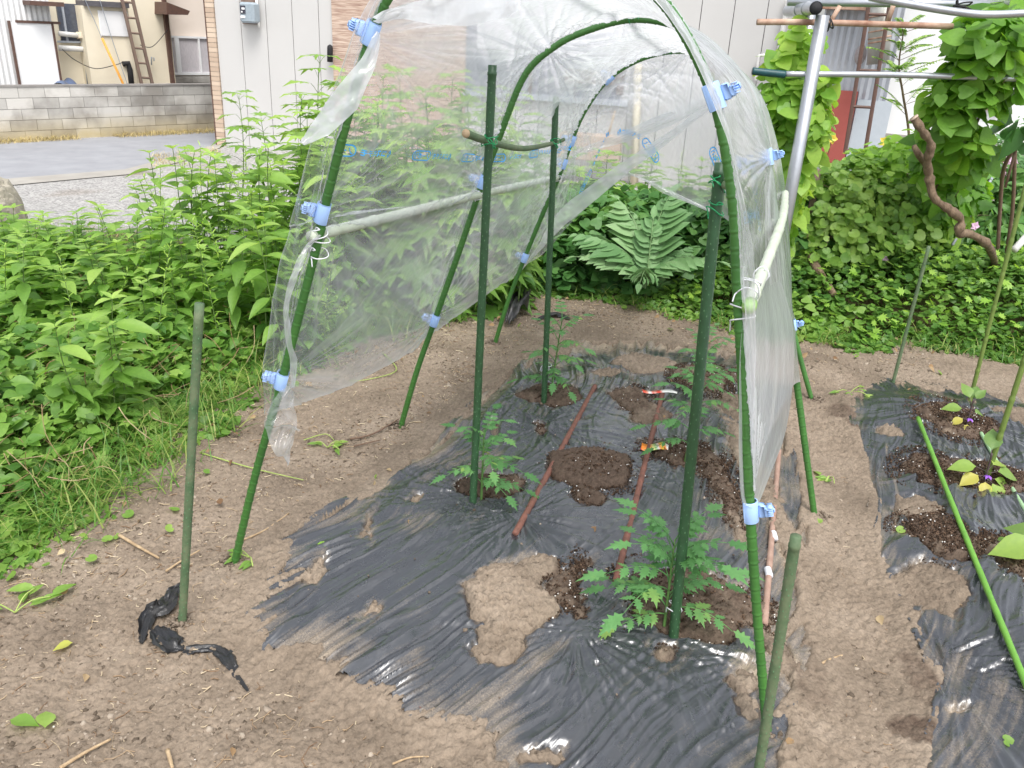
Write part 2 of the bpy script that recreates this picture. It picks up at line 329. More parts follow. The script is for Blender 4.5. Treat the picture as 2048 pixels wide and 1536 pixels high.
def soilmat():
    m, n, l, o = mat('soil'); tc = nd(n, 'ShaderNodeTexCoord')
    a = nd(n, 'ShaderNodeAttribute', attribute_name='dark'); g = nd(n, 'ShaderNodeAttribute', attribute_name='gravel'); wd = nd(n, 'ShaderNodeAttribute', attribute_name='litter')
    n1 = nd(n, 'ShaderNodeTexNoise', Scale=3., Detail=6., Roughness=.65); n2 = nd(n, 'ShaderNodeTexNoise', Scale=70., Detail=6., Roughness=.7); v = nd(n, 'ShaderNodeTexVoronoi', Scale=95.)
    for k in (n1, n2, v): l.new(tc.outputs['Object'], k.inputs[0])
    r1 = ramp(n, [(.3, (.16, .125, .093)), (.52, (.24, .19, .142)), (.72, (.305, .247, .19))]); r2 = ramp(n, [(.3, .72), (.7, 1.22)])
    l.new(n1.outputs[0], r1.inputs[0]); l.new(n2.outputs[0], r2.inputs[0])
    mu = nd(n, 'ShaderNodeMix', data_type='RGBA'); mu.blend_type = 'MULTIPLY'; mu.inputs[0].default_value = 1; l.new(r1.outputs[0], mu.inputs[6]); l.new(r2.outputs[0], mu.inputs[7])
    rd = ramp(n, [(.3, (.055, .038, .028)), (.7, (.14, .10, .074))]); l.new(n2.outputs[0], rd.inputs[0])
    mx = nd(n, 'ShaderNodeMix', data_type='RGBA'); l.new(a.outputs['Fac'], mx.inputs[0]); l.new(mu.outputs[2], mx.inputs[6]); l.new(rd.outputs[0], mx.inputs[7])
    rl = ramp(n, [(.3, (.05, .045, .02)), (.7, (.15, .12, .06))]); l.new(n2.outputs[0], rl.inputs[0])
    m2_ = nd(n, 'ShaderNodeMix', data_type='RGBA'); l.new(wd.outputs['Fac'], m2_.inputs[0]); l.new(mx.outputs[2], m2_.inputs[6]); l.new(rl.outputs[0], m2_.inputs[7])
    vg = nd(n, 'ShaderNodeTexVoronoi', Scale=48.); l.new(tc.outputs['Object'], vg.inputs[0]); rg = ramp(n, [(0., (.22, .215, .21)), (.5, (.34, .33, .315)), (1., (.46, .45, .43))])
    sp = nd(n, 'ShaderNodeSeparateColor'); l.new(vg.outputs['Color'], sp.inputs[0]); l.new(sp.outputs[0], rg.inputs[0])
    m3_ = nd(n, 'ShaderNodeMix', data_type='RGBA'); l.new(g.outputs['Fac'], m3_.inputs[0]); l.new(m2_.outputs[2], m3_.inputs[6]); l.new(rg.outputs[0], m3_.inputs[7])
    b = nd(n, 'ShaderNodeBsdfPrincipled', Roughness=.92); b.inputs['Specular IOR Level'].default_value = .2
    b1_ = nd(n, 'ShaderNodeBump', Strength=.55, Distance=.006); b2_ = nd(n, 'ShaderNodeBump', Strength=.6, Distance=.004); l.new(v.outputs['Distance'], b1_.inputs['Height']); b1_.invert = True
    l.new(n2.outputs[0], b2_.inputs['Height']); l.new(b1_.outputs[0], b2_.inputs['Normal']); l.new(b2_.outputs[0], b.inputs['Normal'])
    l.new(m3_.outputs[2], b.inputs['Base Color']); l.new(b.outputs[0], o.inputs[0]); return m
SOIL = soilmat()
ground = mb.build('ground', SOIL); ground['kind'] = 'structure'
attr(ground, 'dark', DK); dW = sdf(WPOLY, X, Y)
attr(ground, 'gravel', ss(5.2+1.3*ss(-1.4,-.6,X), 6.+1.3*ss(-1.4,-.6,X), Y+(fbm(X*2, Y*2, 3, 90)-.5)*1.2)*ss(.35, .55, fbm(X*1.3, Y*1.3, 3, 91)+.2))
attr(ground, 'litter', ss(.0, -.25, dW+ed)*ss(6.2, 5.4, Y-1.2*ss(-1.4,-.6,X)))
# road, pavement
def sheet(name, poly, z, m, kind='structure'):
    b = MB(); P = np.array([[p[0], p[1], z] for p in poly]); b.add(P, np.arange(len(P))); o = b.build(name, m, smooth=False); o['kind'] = kind; return o
ROADM = plain('asphalt', (.31, .315, .335), (.25, .255, .27), rough=.85, scale=3, bump=.3)
CONCM = plain('concrete', (.38, .36, .32), (.3, .28, .25), rough=.85, scale=2.5, bump=.2)
ZR = -.45
def GZ(px, py): return G(px, py, ZR)
rp = [GZ(-300, 300), GZ(0, 289), GZ(250, 273), GZ(440, 262), GZ(445, 285), GZ(380, 306), GZ(250, 340), GZ(0, 360), GZ(-300, 400)]
sheet('road', rp, ZR+.006, ROADM)
kp = [GZ(-300, 400), GZ(0, 360), GZ(250, 340), GZ(380, 306), GZ(445, 285), GZ(450, 292), GZ(390, 318), GZ(258, 350), GZ(0, 374), GZ(-300, 418)]
sheet('pavement', kp, ZR+.011, CONCM)
# ================================================================ MULCH FILM
def filmmat(name, dust):
    m, n, l, o = mat(name); tc = nd(n, 'ShaderNodeTexCoord')
    mp = nd(n, 'ShaderNodeCombineXYZ'); fc = nd(n, 'ShaderNodeAttribute', attribute_name='foldc'); fa = nd(n, 'ShaderNodeAttribute', attribute_name='folda')
    l.new(fc.outputs['Fac'], mp.inputs[0]); l.new(fa.outputs['Fac'], mp.inputs[1]); fc2 = nd(n, 'ShaderNodeVectorMath', operation='MULTIPLY'); fc2.inputs[1].default_value = (3.2, 3.2, 1)
    n1 = nd(n, 'ShaderNodeTexNoise', Scale=1., Detail=5., Roughness=.65); n2 = nd(n, 'ShaderNodeTexNoise', Scale=7., Detail=5.); n3 = nd(n, 'ShaderNodeTexNoise', Scale=240., Detail=3.)
    l.new(mp.outputs[0], fc2.inputs[0]); l.new(mp.outputs[0], n1.inputs[0]); l.new(tc.outputs['Object'], n2.inputs[0]); l.new(tc.outputs['Object'], n3.inputs[0])
    a = nd(n, 'ShaderNodeAttribute', attribute_name='dust'); w1 = nd(n, 'ShaderNodeAttribute', attribute_name='valley')
    s = nd(n, 'ShaderNodeMath', operation='MULTIPLY_ADD'); s.inputs[1].default_value = .9; l.new(n1.outputs[0], s.inputs[0]); l.new(a.outputs['Fac'], s.inputs[2])
    s2 = nd(n, 'ShaderNodeMath', operation='MULTIPLY_ADD'); s2.inputs[1].default_value = .6; l.new(n2.outputs[0], s2.inputs[0]); l.new(s.outputs[0], s2.inputs[2])
    s3 = nd(n, 'ShaderNodeMath', operation='MULTIPLY_ADD'); s3.inputs[1].default_value = .25; l.new(w1.outputs['Fac'], s3.inputs[0]); l.new(s2.outputs[0], s3.inputs[2])
    s4 = nd(n, 'ShaderNodeMath', operation='MULTIPLY_ADD'); s4.inputs[1].default_value = .35; l.new(n3.outputs[0], s4.inputs[0]); l.new(s3.outputs[0], s4.inputs[2])
    r = ramp(n, [(.0, 0.), (1., 1.)]); mr = nd(n, 'ShaderNodeMapRange'); mr.inputs[1].default_value = 1.10-dust; mr.inputs[2].default_value = 1.70-dust; l.new(s4.outputs[0], mr.inputs[0])
    pl = nd(n, 'ShaderNodeBsdfPrincipled', Roughness=.27); pl.inputs['Base Color'].default_value = (.030, .033, .040, 1); pl.inputs['Specular IOR Level'].default_value = 1.
    du = nd(n, 'ShaderNodeBsdfPrincipled', Roughness=.85); rc = ramp(n, [(.3, (.24, .19, .135)), (.7, (.42, .34, .25))]); l.new(n3.outputs[0], rc.inputs[0]); l.new(rc.outputs[0], du.inputs['Base Color'])
    n4 = nd(n, 'ShaderNodeTexNoise', Scale=1., Detail=4.)
    l.new(fc2.outputs[0], n4.inputs[0]); bp = nd(n, 'ShaderNodeBump', Strength=.35, Distance=.004); l.new(n4.outputs[0], bp.inputs['Height'])
    n5 = nd(n, 'ShaderNodeTexNoise', Scale=22., Detail=4.); l.new(tc.outputs['Object'], n5.inputs[0]); rr = nd(n, 'ShaderNodeMapRange'); rr.inputs[1].default_value = .3; rr.inputs[2].default_value = .7; rr.inputs[3].default_value = .2; rr.inputs[4].default_value = .42; pl.inputs['Coat Weight'].default_value = .8; pl.inputs['Coat Roughness'].default_value = .16; l.new(bp.outputs[0], pl.inputs['Coat Normal']); l.new(n5.outputs[0], rr.inputs[0]); l.new(rr.outputs[0], pl.inputs['Roughness'])
    l.new(bp.outputs[0], pl.inputs['Normal']); l.new(bp.outputs[0], du.inputs['Normal'])
    ms = nd(n, 'ShaderNodeMixShader'); l.new(mr.outputs[0], ms.inputs[0]); l.new(pl.outputs[0], ms.inputs[1]); l.new(du.outputs[0], ms.inputs[2]); l.new(ms.outputs[0], o.inputs[0]); return m
def mulch(name, poly, pl, anchors, dust, seed, ek=1., res=.0042, ex=None):
    P = poly; x0, x1 = P[:, 0].min()-.05, P[:, 0].max()+.05; y0, y1 = P[:, 1].min()-.05, P[:, 1].max()+.05
    if ex: x0, x1, y0, y1 = max(x0, ex[0]), min(x1, ex[1]), max(y0, ex[2]), min(y1, ex[3])
    gx = np.arange(x0, x1, res); gy = np.arange(y0, y1, res*1.35); Xg, Yg = np.meshgrid(gx, gy)
    z = Hs(Xg, Yg)+.013
    # coordinates along / across the bed; wrinkles run along it, gathered toward the planting holes
    yy = np.linspace(.5, 9, 400); tg = np.tan(np.radians(np.interp(yy, [1.6, 2.2, 3.1, 4.], [40, 36, 19, 14]))); gg = np.cumsum(tg)*(yy[1]-yy[0])
    c = Xg-np.interp(Yg, yy, gg)+(fbm(Xg*1.6, Yg*1.6, 2, seed)-.5)*.26+(fbm(Xg*6, Yg*3, 2, seed+3)-.5)*.03; a = Yg*1.15; c = c*.9
    wr = np.zeros_like(z); val = np.zeros_like(z)
    for k, (f, am, st, pw) in enumerate(((6, .014, .6, 1.6), (13, .017, .9, 4.), (27, .014, 1.2, 5.), (52, .008, 2., 4.), (95, .004, 3.5, 2.))):
        v = vn(c*f+k*31, a*st, seed+k); rdg = 1-np.abs(v*2-1); mask = ss(.40, .62, fbm(Xg*3.4+k, Yg*2.4, 3, seed+20+k))
        wr += am*(rdg**pw)*(.12+1.15*mask)
        if k < 3: val += (1-rdg**1.2)*.33
    for (ax_, ay_, R0, am) in anchors:
        dx = Xg-ax_; dy = Yg-ay_; r = np.hypot(dx, dy); th = np.arctan2(dy, dx); e = np.exp(-(r/R0)**2)*ss(.03, .1, r)
        for kk, f in enumerate((4, 9, 15)):
            v = vn(th*f+seed, r*.8/R0, seed+40+kk); rd = 1-np.abs(v*2-1); wr = wr*(1-min(.8, .8/len((4, 9, 15))*1.2)*e)+e*am*(rd**2.5)/(1+kk*.8)
    wr += (fbm(Xg*14, Yg*14, 3, seed+9)-.5)*.006
    mF, dF, hF = patchfield(pl, Xg, Yg)
    z = z+wr*ss(.6, -.4, mF)-.012*ss(-.1, .5, mF)
    bd = sdf(poly, Xg, Yg)+EDN(Xg, Yg)*ek; z = z-.003*ss(-.02, .03, bd); keep = (bd < .03)
    mF2 = np.clip(streaks(Xg, Yg, sdf(poly, Xg, Yg)), -1, .5); z = z-.006*ss(-.1, .4, mF2); mF = np.maximum(mF, mF2)
    mb = MB(); nxx = len(gx); I = np.arange(len(gy)-1)[:, None]*nxx+np.arange(nxx-1)[None]; kq = keep[:-1, :-1] | keep[1:, 1:]
    Q = np.stack([I, I+1, I+nxx+1, I+nxx], -1)[kq]; used = np.zeros(Xg.size, bool); used[Q.ravel()] = True; mpi = np.cumsum(used)-1
    V = np.stack([Xg, Yg, z], -1).reshape(-1, 3)[used]; mb.add(V, mpi[Q], 0)
    o = mb.build(name, filmmat(name+'_material', dust))
    dm = ss(-.18, -.01, bd)*.16+ss(-.5, .3, mF)*.26+ss(2.6, 4.2, Yg)*.13-.04+.22*ss(.5,.7,fbm(Xg*2.2,Yg*2.2,3,seed+60))
    attr(o, 'dust', dm.reshape(-1)[used]); attr(o, 'valley', val.reshape(-1)[used]); attr(o, 'foldc', (c*38).reshape(-1)[used]); attr(o, 'folda', (a*2.6).reshape(-1)[used]); return o
def anc(px, py, R0=.3, am=.022): p = G(px, py); return (p[0], p[1], R0, am)
f1 = mulch('mulch_film', BED, PATCH, [anc(950,1015,.32,.03), anc(1330,1300,.34,.028), anc(1040,1060,.3,.02), anc(1100,812,.25,.018), anc(1330,935,.22,.018), anc(1080,870,.25,.02), anc(1150,1290,.3,.02), anc(1190,960,.3,.012), anc(1500,1340,.25,.018)], .0, 200)
tag(f1, 'black plastic mulch film, wrinkled and dusty, covering the tomato bed inside the tunnel', 'mulch film')
f2 = mulch('mulch_film', BED2, PATCH2, [anc(1930,870,.3,.02), anc(1960,985,.3,.02), anc(1900,1380,.4,.03), anc(2040,1165,.3,.02), anc(1870,1330,.3,.02)], -.2, 300, ek=.5, ex=(0, 3.2, 1.0, 9))
tag(f2, 'dusty grey black mulch film over the eggplant bed at the right edge', 'mulch film')
# loose scraps of black film
def scrap(name, pts, wd, label, seed=0, lift=.03):
    P = smoothpts([GH(*p, .012) for p in pts], 8); m = len(P); rg = np.random.default_rng(seed); T = np.gradient(P, axis=0); T /= np.linalg.norm(T, axis=1)[:, None]
    B = np.cross(T, [0, 0, 1.]); B /= np.linalg.norm(B, axis=1)[:, None]; k = 15; u = np.linspace(-1, 1, k); W = np.interp(np.linspace(0, 1, m), np.linspace(0, 1, len(wd)), wd)
    V = []
    for i in range(m):
        z = lift*(vn(u*4+seed, np.full(k, i*.35), 5+seed)*1.4+.5*vn(u*9+seed, np.full(k, i*.7), 8+seed))*min(1, W[i]/.04)
        V.append(P[i]+B[i]*(u*W[i]*(1+.3*rg.random()))[:, None]+np.array([0, 0, 1.])*z[:, None]+T[i]*((vn(u*3, np.full(k, i*.5), 3)-.5)*.02)[:, None])
    V = np.array(V).reshape(-1, 3); I = np.arange(m-1)[:, None]*k+np.arange(k-1)[None]; b = MB(); b.add(V, np.stack([I, I+1, I+k+1, I+k], -1).reshape(-1, 4))
    o = b.build(name, SCRAP, loc=P[0]); tag(o, label, 'plastic scrap'); return o
SCRAP = plain('black_plastic_scrap', (.014, .015, .018), (.03, .028, .026), rough=.3, scale=25, bump=.5)
scrap('film_scrap', [(283,1288),(300,1240),(330,1225),(350,1190),(372,1172)], [.006, .022, .032, .02, .008], 'crumpled black plastic scrap half buried at the foot of the short left stake', 1, .035)
scrap('film_scrap', [(312,1262),(345,1295),(370,1300)], [.02, .035, .008], 'small black plastic shred just below the short left stake', 2, .02)
scrap('film_scrap', [(372,1305),(425,1300),(455,1320),(470,1348),(500,1388)], [.016, .014, .02, .008, .002], 'twisted ribbon of torn black plastic lying on the bare soil', 3, .02)
scrap('film_scrap', [(1015,655),(1035,630),(1050,608)], [.02, .05, .03], 'torn black plastic tuft standing up at the far end of the bed', 4, .09)
scrap('film_scrap', [(1075,640),(1110,632),(1140,640)], [.01, .03, .01], 'flat black plastic strip behind the far tomato stake', 5, .02)
scrap('film_scrap', [(1835,768),(1870,768),(1905,775)], [.01, .012, .004], 'thin black plastic strip on the soil behind the eggplant bed', 6, .01)
# ================================================================ LITTER ON THE SOIL
def scatter(mb, TV, TF, pos, ax, up, sc, rnd):
    """instances of a small template: x = across, y = along ax, z = up"""
    N = len(pos); ax = ax/np.linalg.norm(ax, axis=1)[:, None]; xx = np.cross(ax, up); xx /= np.linalg.norm(xx, axis=1)[:, None]+1e-9; zz = np.cross(xx, ax)
    sc = np.broadcast_to(np.asarray(sc, float), (N,)) if np.ndim(sc) < 2 else sc
    if np.ndim(sc) == 1: sc = sc[:, None]*np.ones(3)
    V = pos[:, None]+TV[None, :, :1]*xx[:, None]*sc[:, None, :1]+TV[None, :, 1:2]*ax[:, None]*sc[:, None, 1:2]+TV[None, :, 2:3]*zz[:, None]*sc[:, None, 2:3]
    off = (np.arange(N)*len(TV))[:, None, None]
    mb.add(V.reshape(-1, 3), [(np.asarray(f)[None]+off).reshape(-1, np.asarray(f).shape[1]) for f in TF], np.repeat(rnd, len(TV)))
def inpx(n, x0, y0, x1, y1, dens=1.):
    a = RNG.random((n, 2)); return np.array([G(x0+(x1-x0)*u, y0+(y1-y0)*v) for u, v in a])
def grnd(P): P = P.copy(); P[:, 2] = Hs(P[:, 0], P[:, 1]); return P
CUBE = np.array([[x, y, z] for x in (-.5, .5) for y in (-.5, .5) for z in (-.5, .5)]); CUBEF = np.array([[0, 1, 3, 2], [4, 6, 7, 5], [0, 4, 5, 1], [2, 3, 7, 6], [0, 2, 6, 4], [1, 5, 7, 3]])
def icos(sub=0):
    import bmesh
    b = bmesh.new(); bmesh.ops.create_icosphere(b, subdivisions=sub+1, radius=.5); b.verts.ensure_lookup_table()
    V = np.array([v.co[:] for v in b.verts]); F = np.array([[v.index for v in f.verts] for f in b.faces]); b.free(); return V, F
IV, IF = icos(1)
def rdir(n, flat=0.): 
    d = RNG.normal(size=(n, 3)); d[:, 2] *= (1-flat); return d/np.linalg.norm(d, axis=1)[:, None]
def area(n, x0, x1, y0, y1): return np.stack([x0+(x1-x0)*RNG.random(n), y0+(y1-y0)*RNG.random(n)**1.25, np.zeros(n)], 1)
IV0, IF0 = icos(0)
P = area(110000, -2.0, 2.4, 1.25, 5.2); sd = sdf(WPOLY, P[:, 0], P[:, 1]); e1 = sdf(BED, P[:, 0], P[:, 1]); e2 = sdf(BED2, P[:, 0], P[:, 1]); pm, _, ph = patchfield(PATCH, P[:, 0], P[:, 1])
k = (sd > -.1) & (((e1 > -.04) | (pm > .1) | (RNG.random(len(P)) < .005)) & ((e2 > -.02) | (RNG.random(len(P)) < .01))); P = P[k]; e1 = e1[k]; pm = pm[k]; ph = ph[k]
P = grnd(P); P[:, 2] += .006+np.where(e1 < -.04, np.where(pm > 0, .9*ph, .02), 0); sz = .0035+.006*RNG.random(len(P))+.012*RNG.random(len(P))**12
TVr = IV*(1+.25*RNG.normal(size=(len(IV), 1))); TV0 = IV0*(1+.25*RNG.normal(size=(len(IV0), 1))); b = MB(); scatter(b, TV0, [IF0], P, rdir(len(P)), rdir(len(P)), sz[:, None]*(.7+.6*RNG.random((len(P), 3))), RNG.random(len(P)))
CLODM = leafmat('soil_clods', [(0, (.10, .078, .058)), (.55, (.235, .188, .145)), (1, (.42, .36, .29))], rough=.95, trans=0, spec=.1)
o = b.build('soil_clods', CLODM); tag(o, 'small crumbs and clods of dry brown soil', 'soil', kind='stuff')
# dark crumbs of compost in planting patches, white perlite
def inpatch(pl, n, mind=.5, zoff=.004):
    out = []
    for (cx, cy, rx, ry, d, h) in pl:
        if d < mind or rx < .02: continue
        q = int(n*rx*ry*40)+4; a = RNG.random(q)*2*np.pi; r = RNG.random(q)**.65*1.42
        out.append(np.stack([cx+rx*r*np.cos(a), cy+ry*r*np.sin(a), .020+zoff+h*.9*np.clip(1.05-r, 0, .4)/.4-.008*(r < 1)], 1))
    P = np.concatenate(out); P[:, 2] += Hs(P[:, 0], P[:, 1]); return P
P = inpatch(PATCH+PATCH2, 4200, .5, .004); b = MB(); scatter(b, TVr, [IF], P, rdir(len(P)), rdir(len(P)), (.002+.005*RNG.random(len(P))**2)[:, None]*(.6+.8*RNG.random((len(P), 3))), RNG.random(len(P)))
o = b.build('compost_crumbs', leafmat('compost', [(0, (.035, .023, .016)), (.6, (.085, .055, .038)), (1, (.18, .12, .08))], rough=.95, trans=0, spec=.1)); tag(o, 'dark moist crumbs of potting compost around the seedlings', 'compost', kind='stuff')
P = inpatch(PATCH+PATCH2, 40, .5, .008); Q = grnd(area(900, -1.8, 2.4, 1.3, 5.)); Q = Q[sdf(WPOLY, Q[:, 0], Q[:, 1]) > 0]; Q[:, 2] += .006
Q = Q[(sdf(BED, Q[:, 0], Q[:, 1]) > -.02)]; P = np.concatenate([P, Q]); b = MB()
scatter(b, IV, [IF], P, rdir(len(P)), rdir(len(P)), (.0025+.0035*RNG.random(len(P)))[:, None]*np.ones(3), RNG.random(len(P)))
o = b.build('perlite', plain('perlite', (.8, .78, .74), rough=.8)); tag(o, 'tiny white perlite grains sprinkled over the soil', 'perlite', kind='stuff')
# straw, stalks, chips
P = area(13000, -2.2, 2.4, 1.25, 5.4); sd = sdf(WPOLY, P[:, 0], P[:, 1]); e1 = sdf(BED, P[:, 0], P[:, 1]); pr = .25+.9*np.exp(-np.maximum(sd, 0)/.4)+.5*(e1 < .3)*(P[:, 0] < 0); k = (RNG.random(len(P)) < pr) & ((e1 > -.03) | (RNG.random(len(P)) < .05)) & (sdf(BED2, P[:, 0], P[:, 1]) > 0); k &= RNG.random(len(P)) < np.where(P[:, 0] > .9, .35, 1); P = grnd(P[k]); P[:, 2] += .012
n_ = len(P); L = .008+.045*RNG.random(n_)**2.5; Wd = .0012+.0022*RNG.random(n_); b = MB()
seg = np.array([[x, y, z] for y in (-.5, 0, .5) for x, z in ((-.5, 0), (.5, 0), (0, 1.))]); seg[3:6, 0] += 1.6; SF = np.array([[0, 3, 4, 1], [1, 4, 5, 2], [2, 5, 3, 0], [3, 6, 7, 4], [4, 7, 8, 5], [5, 8, 6, 3]])
scatter(b, seg, [SF], P, rdir(n_, .9), np.tile([0, 0, 1.], (n_, 1)), np.stack([Wd, L, Wd], 1), RNG.random(n_))
STRAW = leafmat('straw', [(0, (.16, .09, .05)), (.5, (.36, .26, .16)), (1, (.62, .52, .36))], rough=.8, trans=0)
o = b.build('straw_litter', STRAW); tag(o, 'dry straw bits, chips and root hairs strewn over the soil', 'straw', kind='stuff')
P = area(1500, -2., 1.5, 1.25, 5.4); e1 = sdf(BED, P[:, 0], P[:, 1]); P = P[(e1 > 0) & (e1 < .9) | (RNG.random(len(P)) < .1)&(e1>0)]; b = MB()
for p in P[:480]:
    p = np.array([p[0], p[1], H1(p[0], p[1])+.012]); a = RNG.random()*6.28; l_ = .02+.06*RNG.random(); q = [p]
    for s in range(4): a += RNG.normal()*.5; q.append(q[-1]+np.array([math.cos(a), math.sin(a), RNG.normal()*.12])*l_/4)
    tube(b, q, .0007+.0005*RNG.random(), 4, rnd=RNG.random()*.6)
o = b.build('root_hairs', STRAW); tag(o, 'fine curly dead roots lying on the soil', 'roots', kind='stuff')
# ================================================================ TUNNEL HOOPS
A1, B1, C1 = G(460, 1130), G(795, 857), G(985, 690)
A2, B2 = G(1545, 1480), G(1638, 1040); C2 = C1+(B2-B1)*.985
W1, W2, W3 = [np.linalg.norm(q-p) for p, q in ((A1, A2), (B1, B2), (C1, C2))]
def arch(P, Q, prof):
    e = (Q-P)/np.linalg.norm(Q-P); return np.array([P+e*s+np.array([0, 0, z]) for s, z in prof])
pr1 = [(0, -.05), (.13, .36), (.255, .708), (.401, 1.141), (.415, 1.2), (.565, 1.625), (.68, 1.765), (.82, 1.84), (.97, 1.83), (1.12, 1.77), (1.235, 1.70), (1.344, 1.545), (1.41, 1.36), (1.447, 1.182), (1.50, .93), (1.555, .667), (1.63, .33), (W1, -.05)]
pr2 = [(0, -.05), (.09, .28), (.175, .536), (.27, .82), (.355, 1.084), (.43, 1.3), (.511, 1.503), (.62, 1.605), (.734, 1.66), (.868, 1.697), (1.0, 1.69), (1.13, 1.64), (1.286, 1.506), (1.345, 1.38), (1.39, 1.25), (1.49, .92), (1.591, .579), (W2, -.05)]
pr3 = [(0, -.05), (.08, .27), (.164, .53), (.24, .75), (.315, .954), (.365, 1.12), (.42, 1.28), (.518, 1.436), (.65, 1.535), (.812, 1.588), (.95, 1.585), (1.1, 1.54), (1.24, 1.42), (1.35, 1.2), (1.43, .95), (1.5, .66), (1.569, .381), (W3, -.05)]
C3D = [arch(A1, A2, pr1), arch(B1, B2, pr2), arch(C1, C2, pr3)]
def resample(P, n):
    d = np.r_[0, np.cumsum(np.linalg.norm(np.diff(P, axis=0), axis=1))]; t = np.linspace(0, d[-1], n); return np.stack([np.interp(t, d, P[:, k]) for k in range(3)], 1)
def ringpole(P, r, pitch=.036, mb=None, n=12):
    """a cane with raised rings"""
    L = np.linalg.norm(np.diff(P, axis=0), axis=1).sum(); m = int(L/(pitch/12)) if pitch < .1 else int(L/(pitch/24)); Q = resample(P, m); s = np.linspace(0, L, m); ph = (s/pitch) % 1
    rr = r*(1+.13*np.exp(-((ph-.5)/.05)**2)-.12*np.exp(-((ph-.62)/.05)**2)+.03*np.sin(s*9))
    mb = mb or MB(); tube(mb, Q, rr, n); return mb
HOOPL = ['front green cane hoop of the tunnel, nearest the camera', 'middle green cane hoop of the tunnel', 'rear green cane hoop of the tunnel, farthest from the camera']
for i, c in enumerate(C3D):
    P = smoothpts(c, 14); o = ringpole(P, .0118).build('tunnel_hoop', GREEN2, loc=c[0]); tag(o, HOOPL[i], 'tunnel hoop', 'cane hoops of the tunnel')
def crossat(i, z, side):
    c = smoothpts(C3D[i], 14); k = int(np.argmax(c[:, 2])); seg = c[:k] if side < 0 else c[k:]
    return seg[np.argmin(abs(seg[:, 2]-z))]
LR = [crossat(0, 1.14, -1), crossat(1, 1.075, -1), crossat(2, .965, -1)]
d = LR[0]-LR[1]; n1 = np.array([-.02, 0, 0]); LRp = smoothpts([LR[0]+d*.02+n1*.5, LR[1]+n1*-.2, LR[2]+n1*.3, LR[2]+(LR[2]-LR[1])*.04], 10)
o = ringpole(LRp, .0145, .22).build('side_rail', PALE, loc=LRp[0]); tag(o, 'pale cane rail along the left side of the tunnel', 'rail', 'lengthwise canes of the tunnel')
RR = [crossat(0, 1.13, 1), crossat(1, 1.10, 1), crossat(2, 1.0, 1)]; n2 = np.array([.028, .01, 0]); d = RR[1]-RR[0]
RRp = smoothpts([RR[0]-d*.02+n2, RR[1]+n2*.8, RR[2]+n2*.5], 10)
o = ringpole(RRp, .0145, .22).build('side_rail', PALE, loc=RRp[0]); tag(o, 'pale cane rail with a light green end cap along the right side of the tunnel', 'rail', 'lengthwise canes of the tunnel')
cp = MB(); dd = (RRp[0]-RRp[2]); dd /= np.linalg.norm(dd); tube(cp, [RRp[0]-dd*.02, RRp[0], RRp[0]+dd*.012, RRp[0]+dd*.02, RRp[0]+dd*.024], [.0158, .0165, .0155, .011, .004], 14); cp.V = [v-RRp[0] for v in cp.V]
cp.build('end_cap', plain('cap', (.30, .48, .16), (.24, .42, .12), rough=.5), parent=o)
RG = [c_[np.argmax(c_[:, 2])] for c_ in C3D]; up = np.array([0, 0, .026]); RGp = smoothpts([RG[0]+up-(RG[1]-RG[0])*.1, RG[1]+up, RG[2]+up+(RG[2]-RG[1])*.02], 10)
o = ringpole(RGp, .011, .2).build('ridge_pole', PALE, loc=RGp[0]); tag(o, 'thin ridge cane tied along the top of the hoops under the film', 'rail', 'lengthwise canes of the tunnel')
def tie(P, R, m, label, turns=2.3, r=.0016, axis=None, wob=.2, tails=True, seed=0):
    rg = np.random.default_rng(seed); axis = np.array([0, 0, 1.]) if axis is None else np.array(axis, float); axis /= np.linalg.norm(axis)
    u = np.cross(axis, [0, 1, .1]); u /= np.linalg.norm(u); v = np.cross(axis, u); t = np.linspace(0, turns*2*np.pi, int(turns*22))
    Q = np.array([P+u*math.cos(a)*R*(1+.15*math.sin(a*2.3+seed))+v*math.sin(a)*R*(1+.1*math.cos(a*1.7))+axis*((a/turns/6.28-.5)*R*1.4+math.sin(a*1.3+seed)*wob*R) for a in t])
    b = MB(); tube(b, Q, r, 6)
    if tails:
        for s in (0, -1):
            e = Q[s]; dr = rg.normal(size=3); dr /= np.linalg.norm(dr); tube(b, smoothpts([e, e+dr*.012, e+dr*.02+np.array([0, 0, -.012])], 5), r, 6)
    o = b.build('wire_tie', m, loc=P); tag(o, label, 'tie'); return o
tie(LR[0]+[0, 0, .0], .024, WIRE, 'white wire tie at the front end of the left side rail, upper of two', seed=1)
tie(LR[0]+[0, -.0, -.045], .021, WIRE, 'white wire tie on the front left hoop leg just below the rail', seed=2, turns=1.2)
tie(LR[1]+[0, 0, .0], .022, WIRE, 'white wire tie where the left rail crosses the middle hoop', seed=3)
tie(LR[2]+[0, 0, .0], .022, WIRE, 'white wire tie where the left rail meets the rear hoop', seed=4)
tie(RR[0]+n2*.5+[0, 0, .028], .027, WIRE, 'white wire tie beside the green end cap of the right rail', axis=(.3, .8, .5), seed=5)
tie(RR[0]+n2*.5+[0, 0, -.02], .026, WIRE, 'white wire tie just under the green end cap of the right rail', seed=6, turns=1.2)
tie(RR[0]+n2+(RRp[8]-RRp[0])*.3+[0, 0, .0], .018, WIRE, 'white wire loop round the right rail behind its end cap', axis=(.3, .9, 0), seed=7, turns=1.2)
tie(RG[1]+up*.5, .022, GTIE, 'green vinyl tie holding the ridge cane on the middle hoop', axis=(1, .2, .5), seed=8)
tie(RG[2]+up*.5, .022, GTIE, 'green vinyl tie holding the ridge cane on the rear hoop', axis=(1, .2, .5), seed=9)
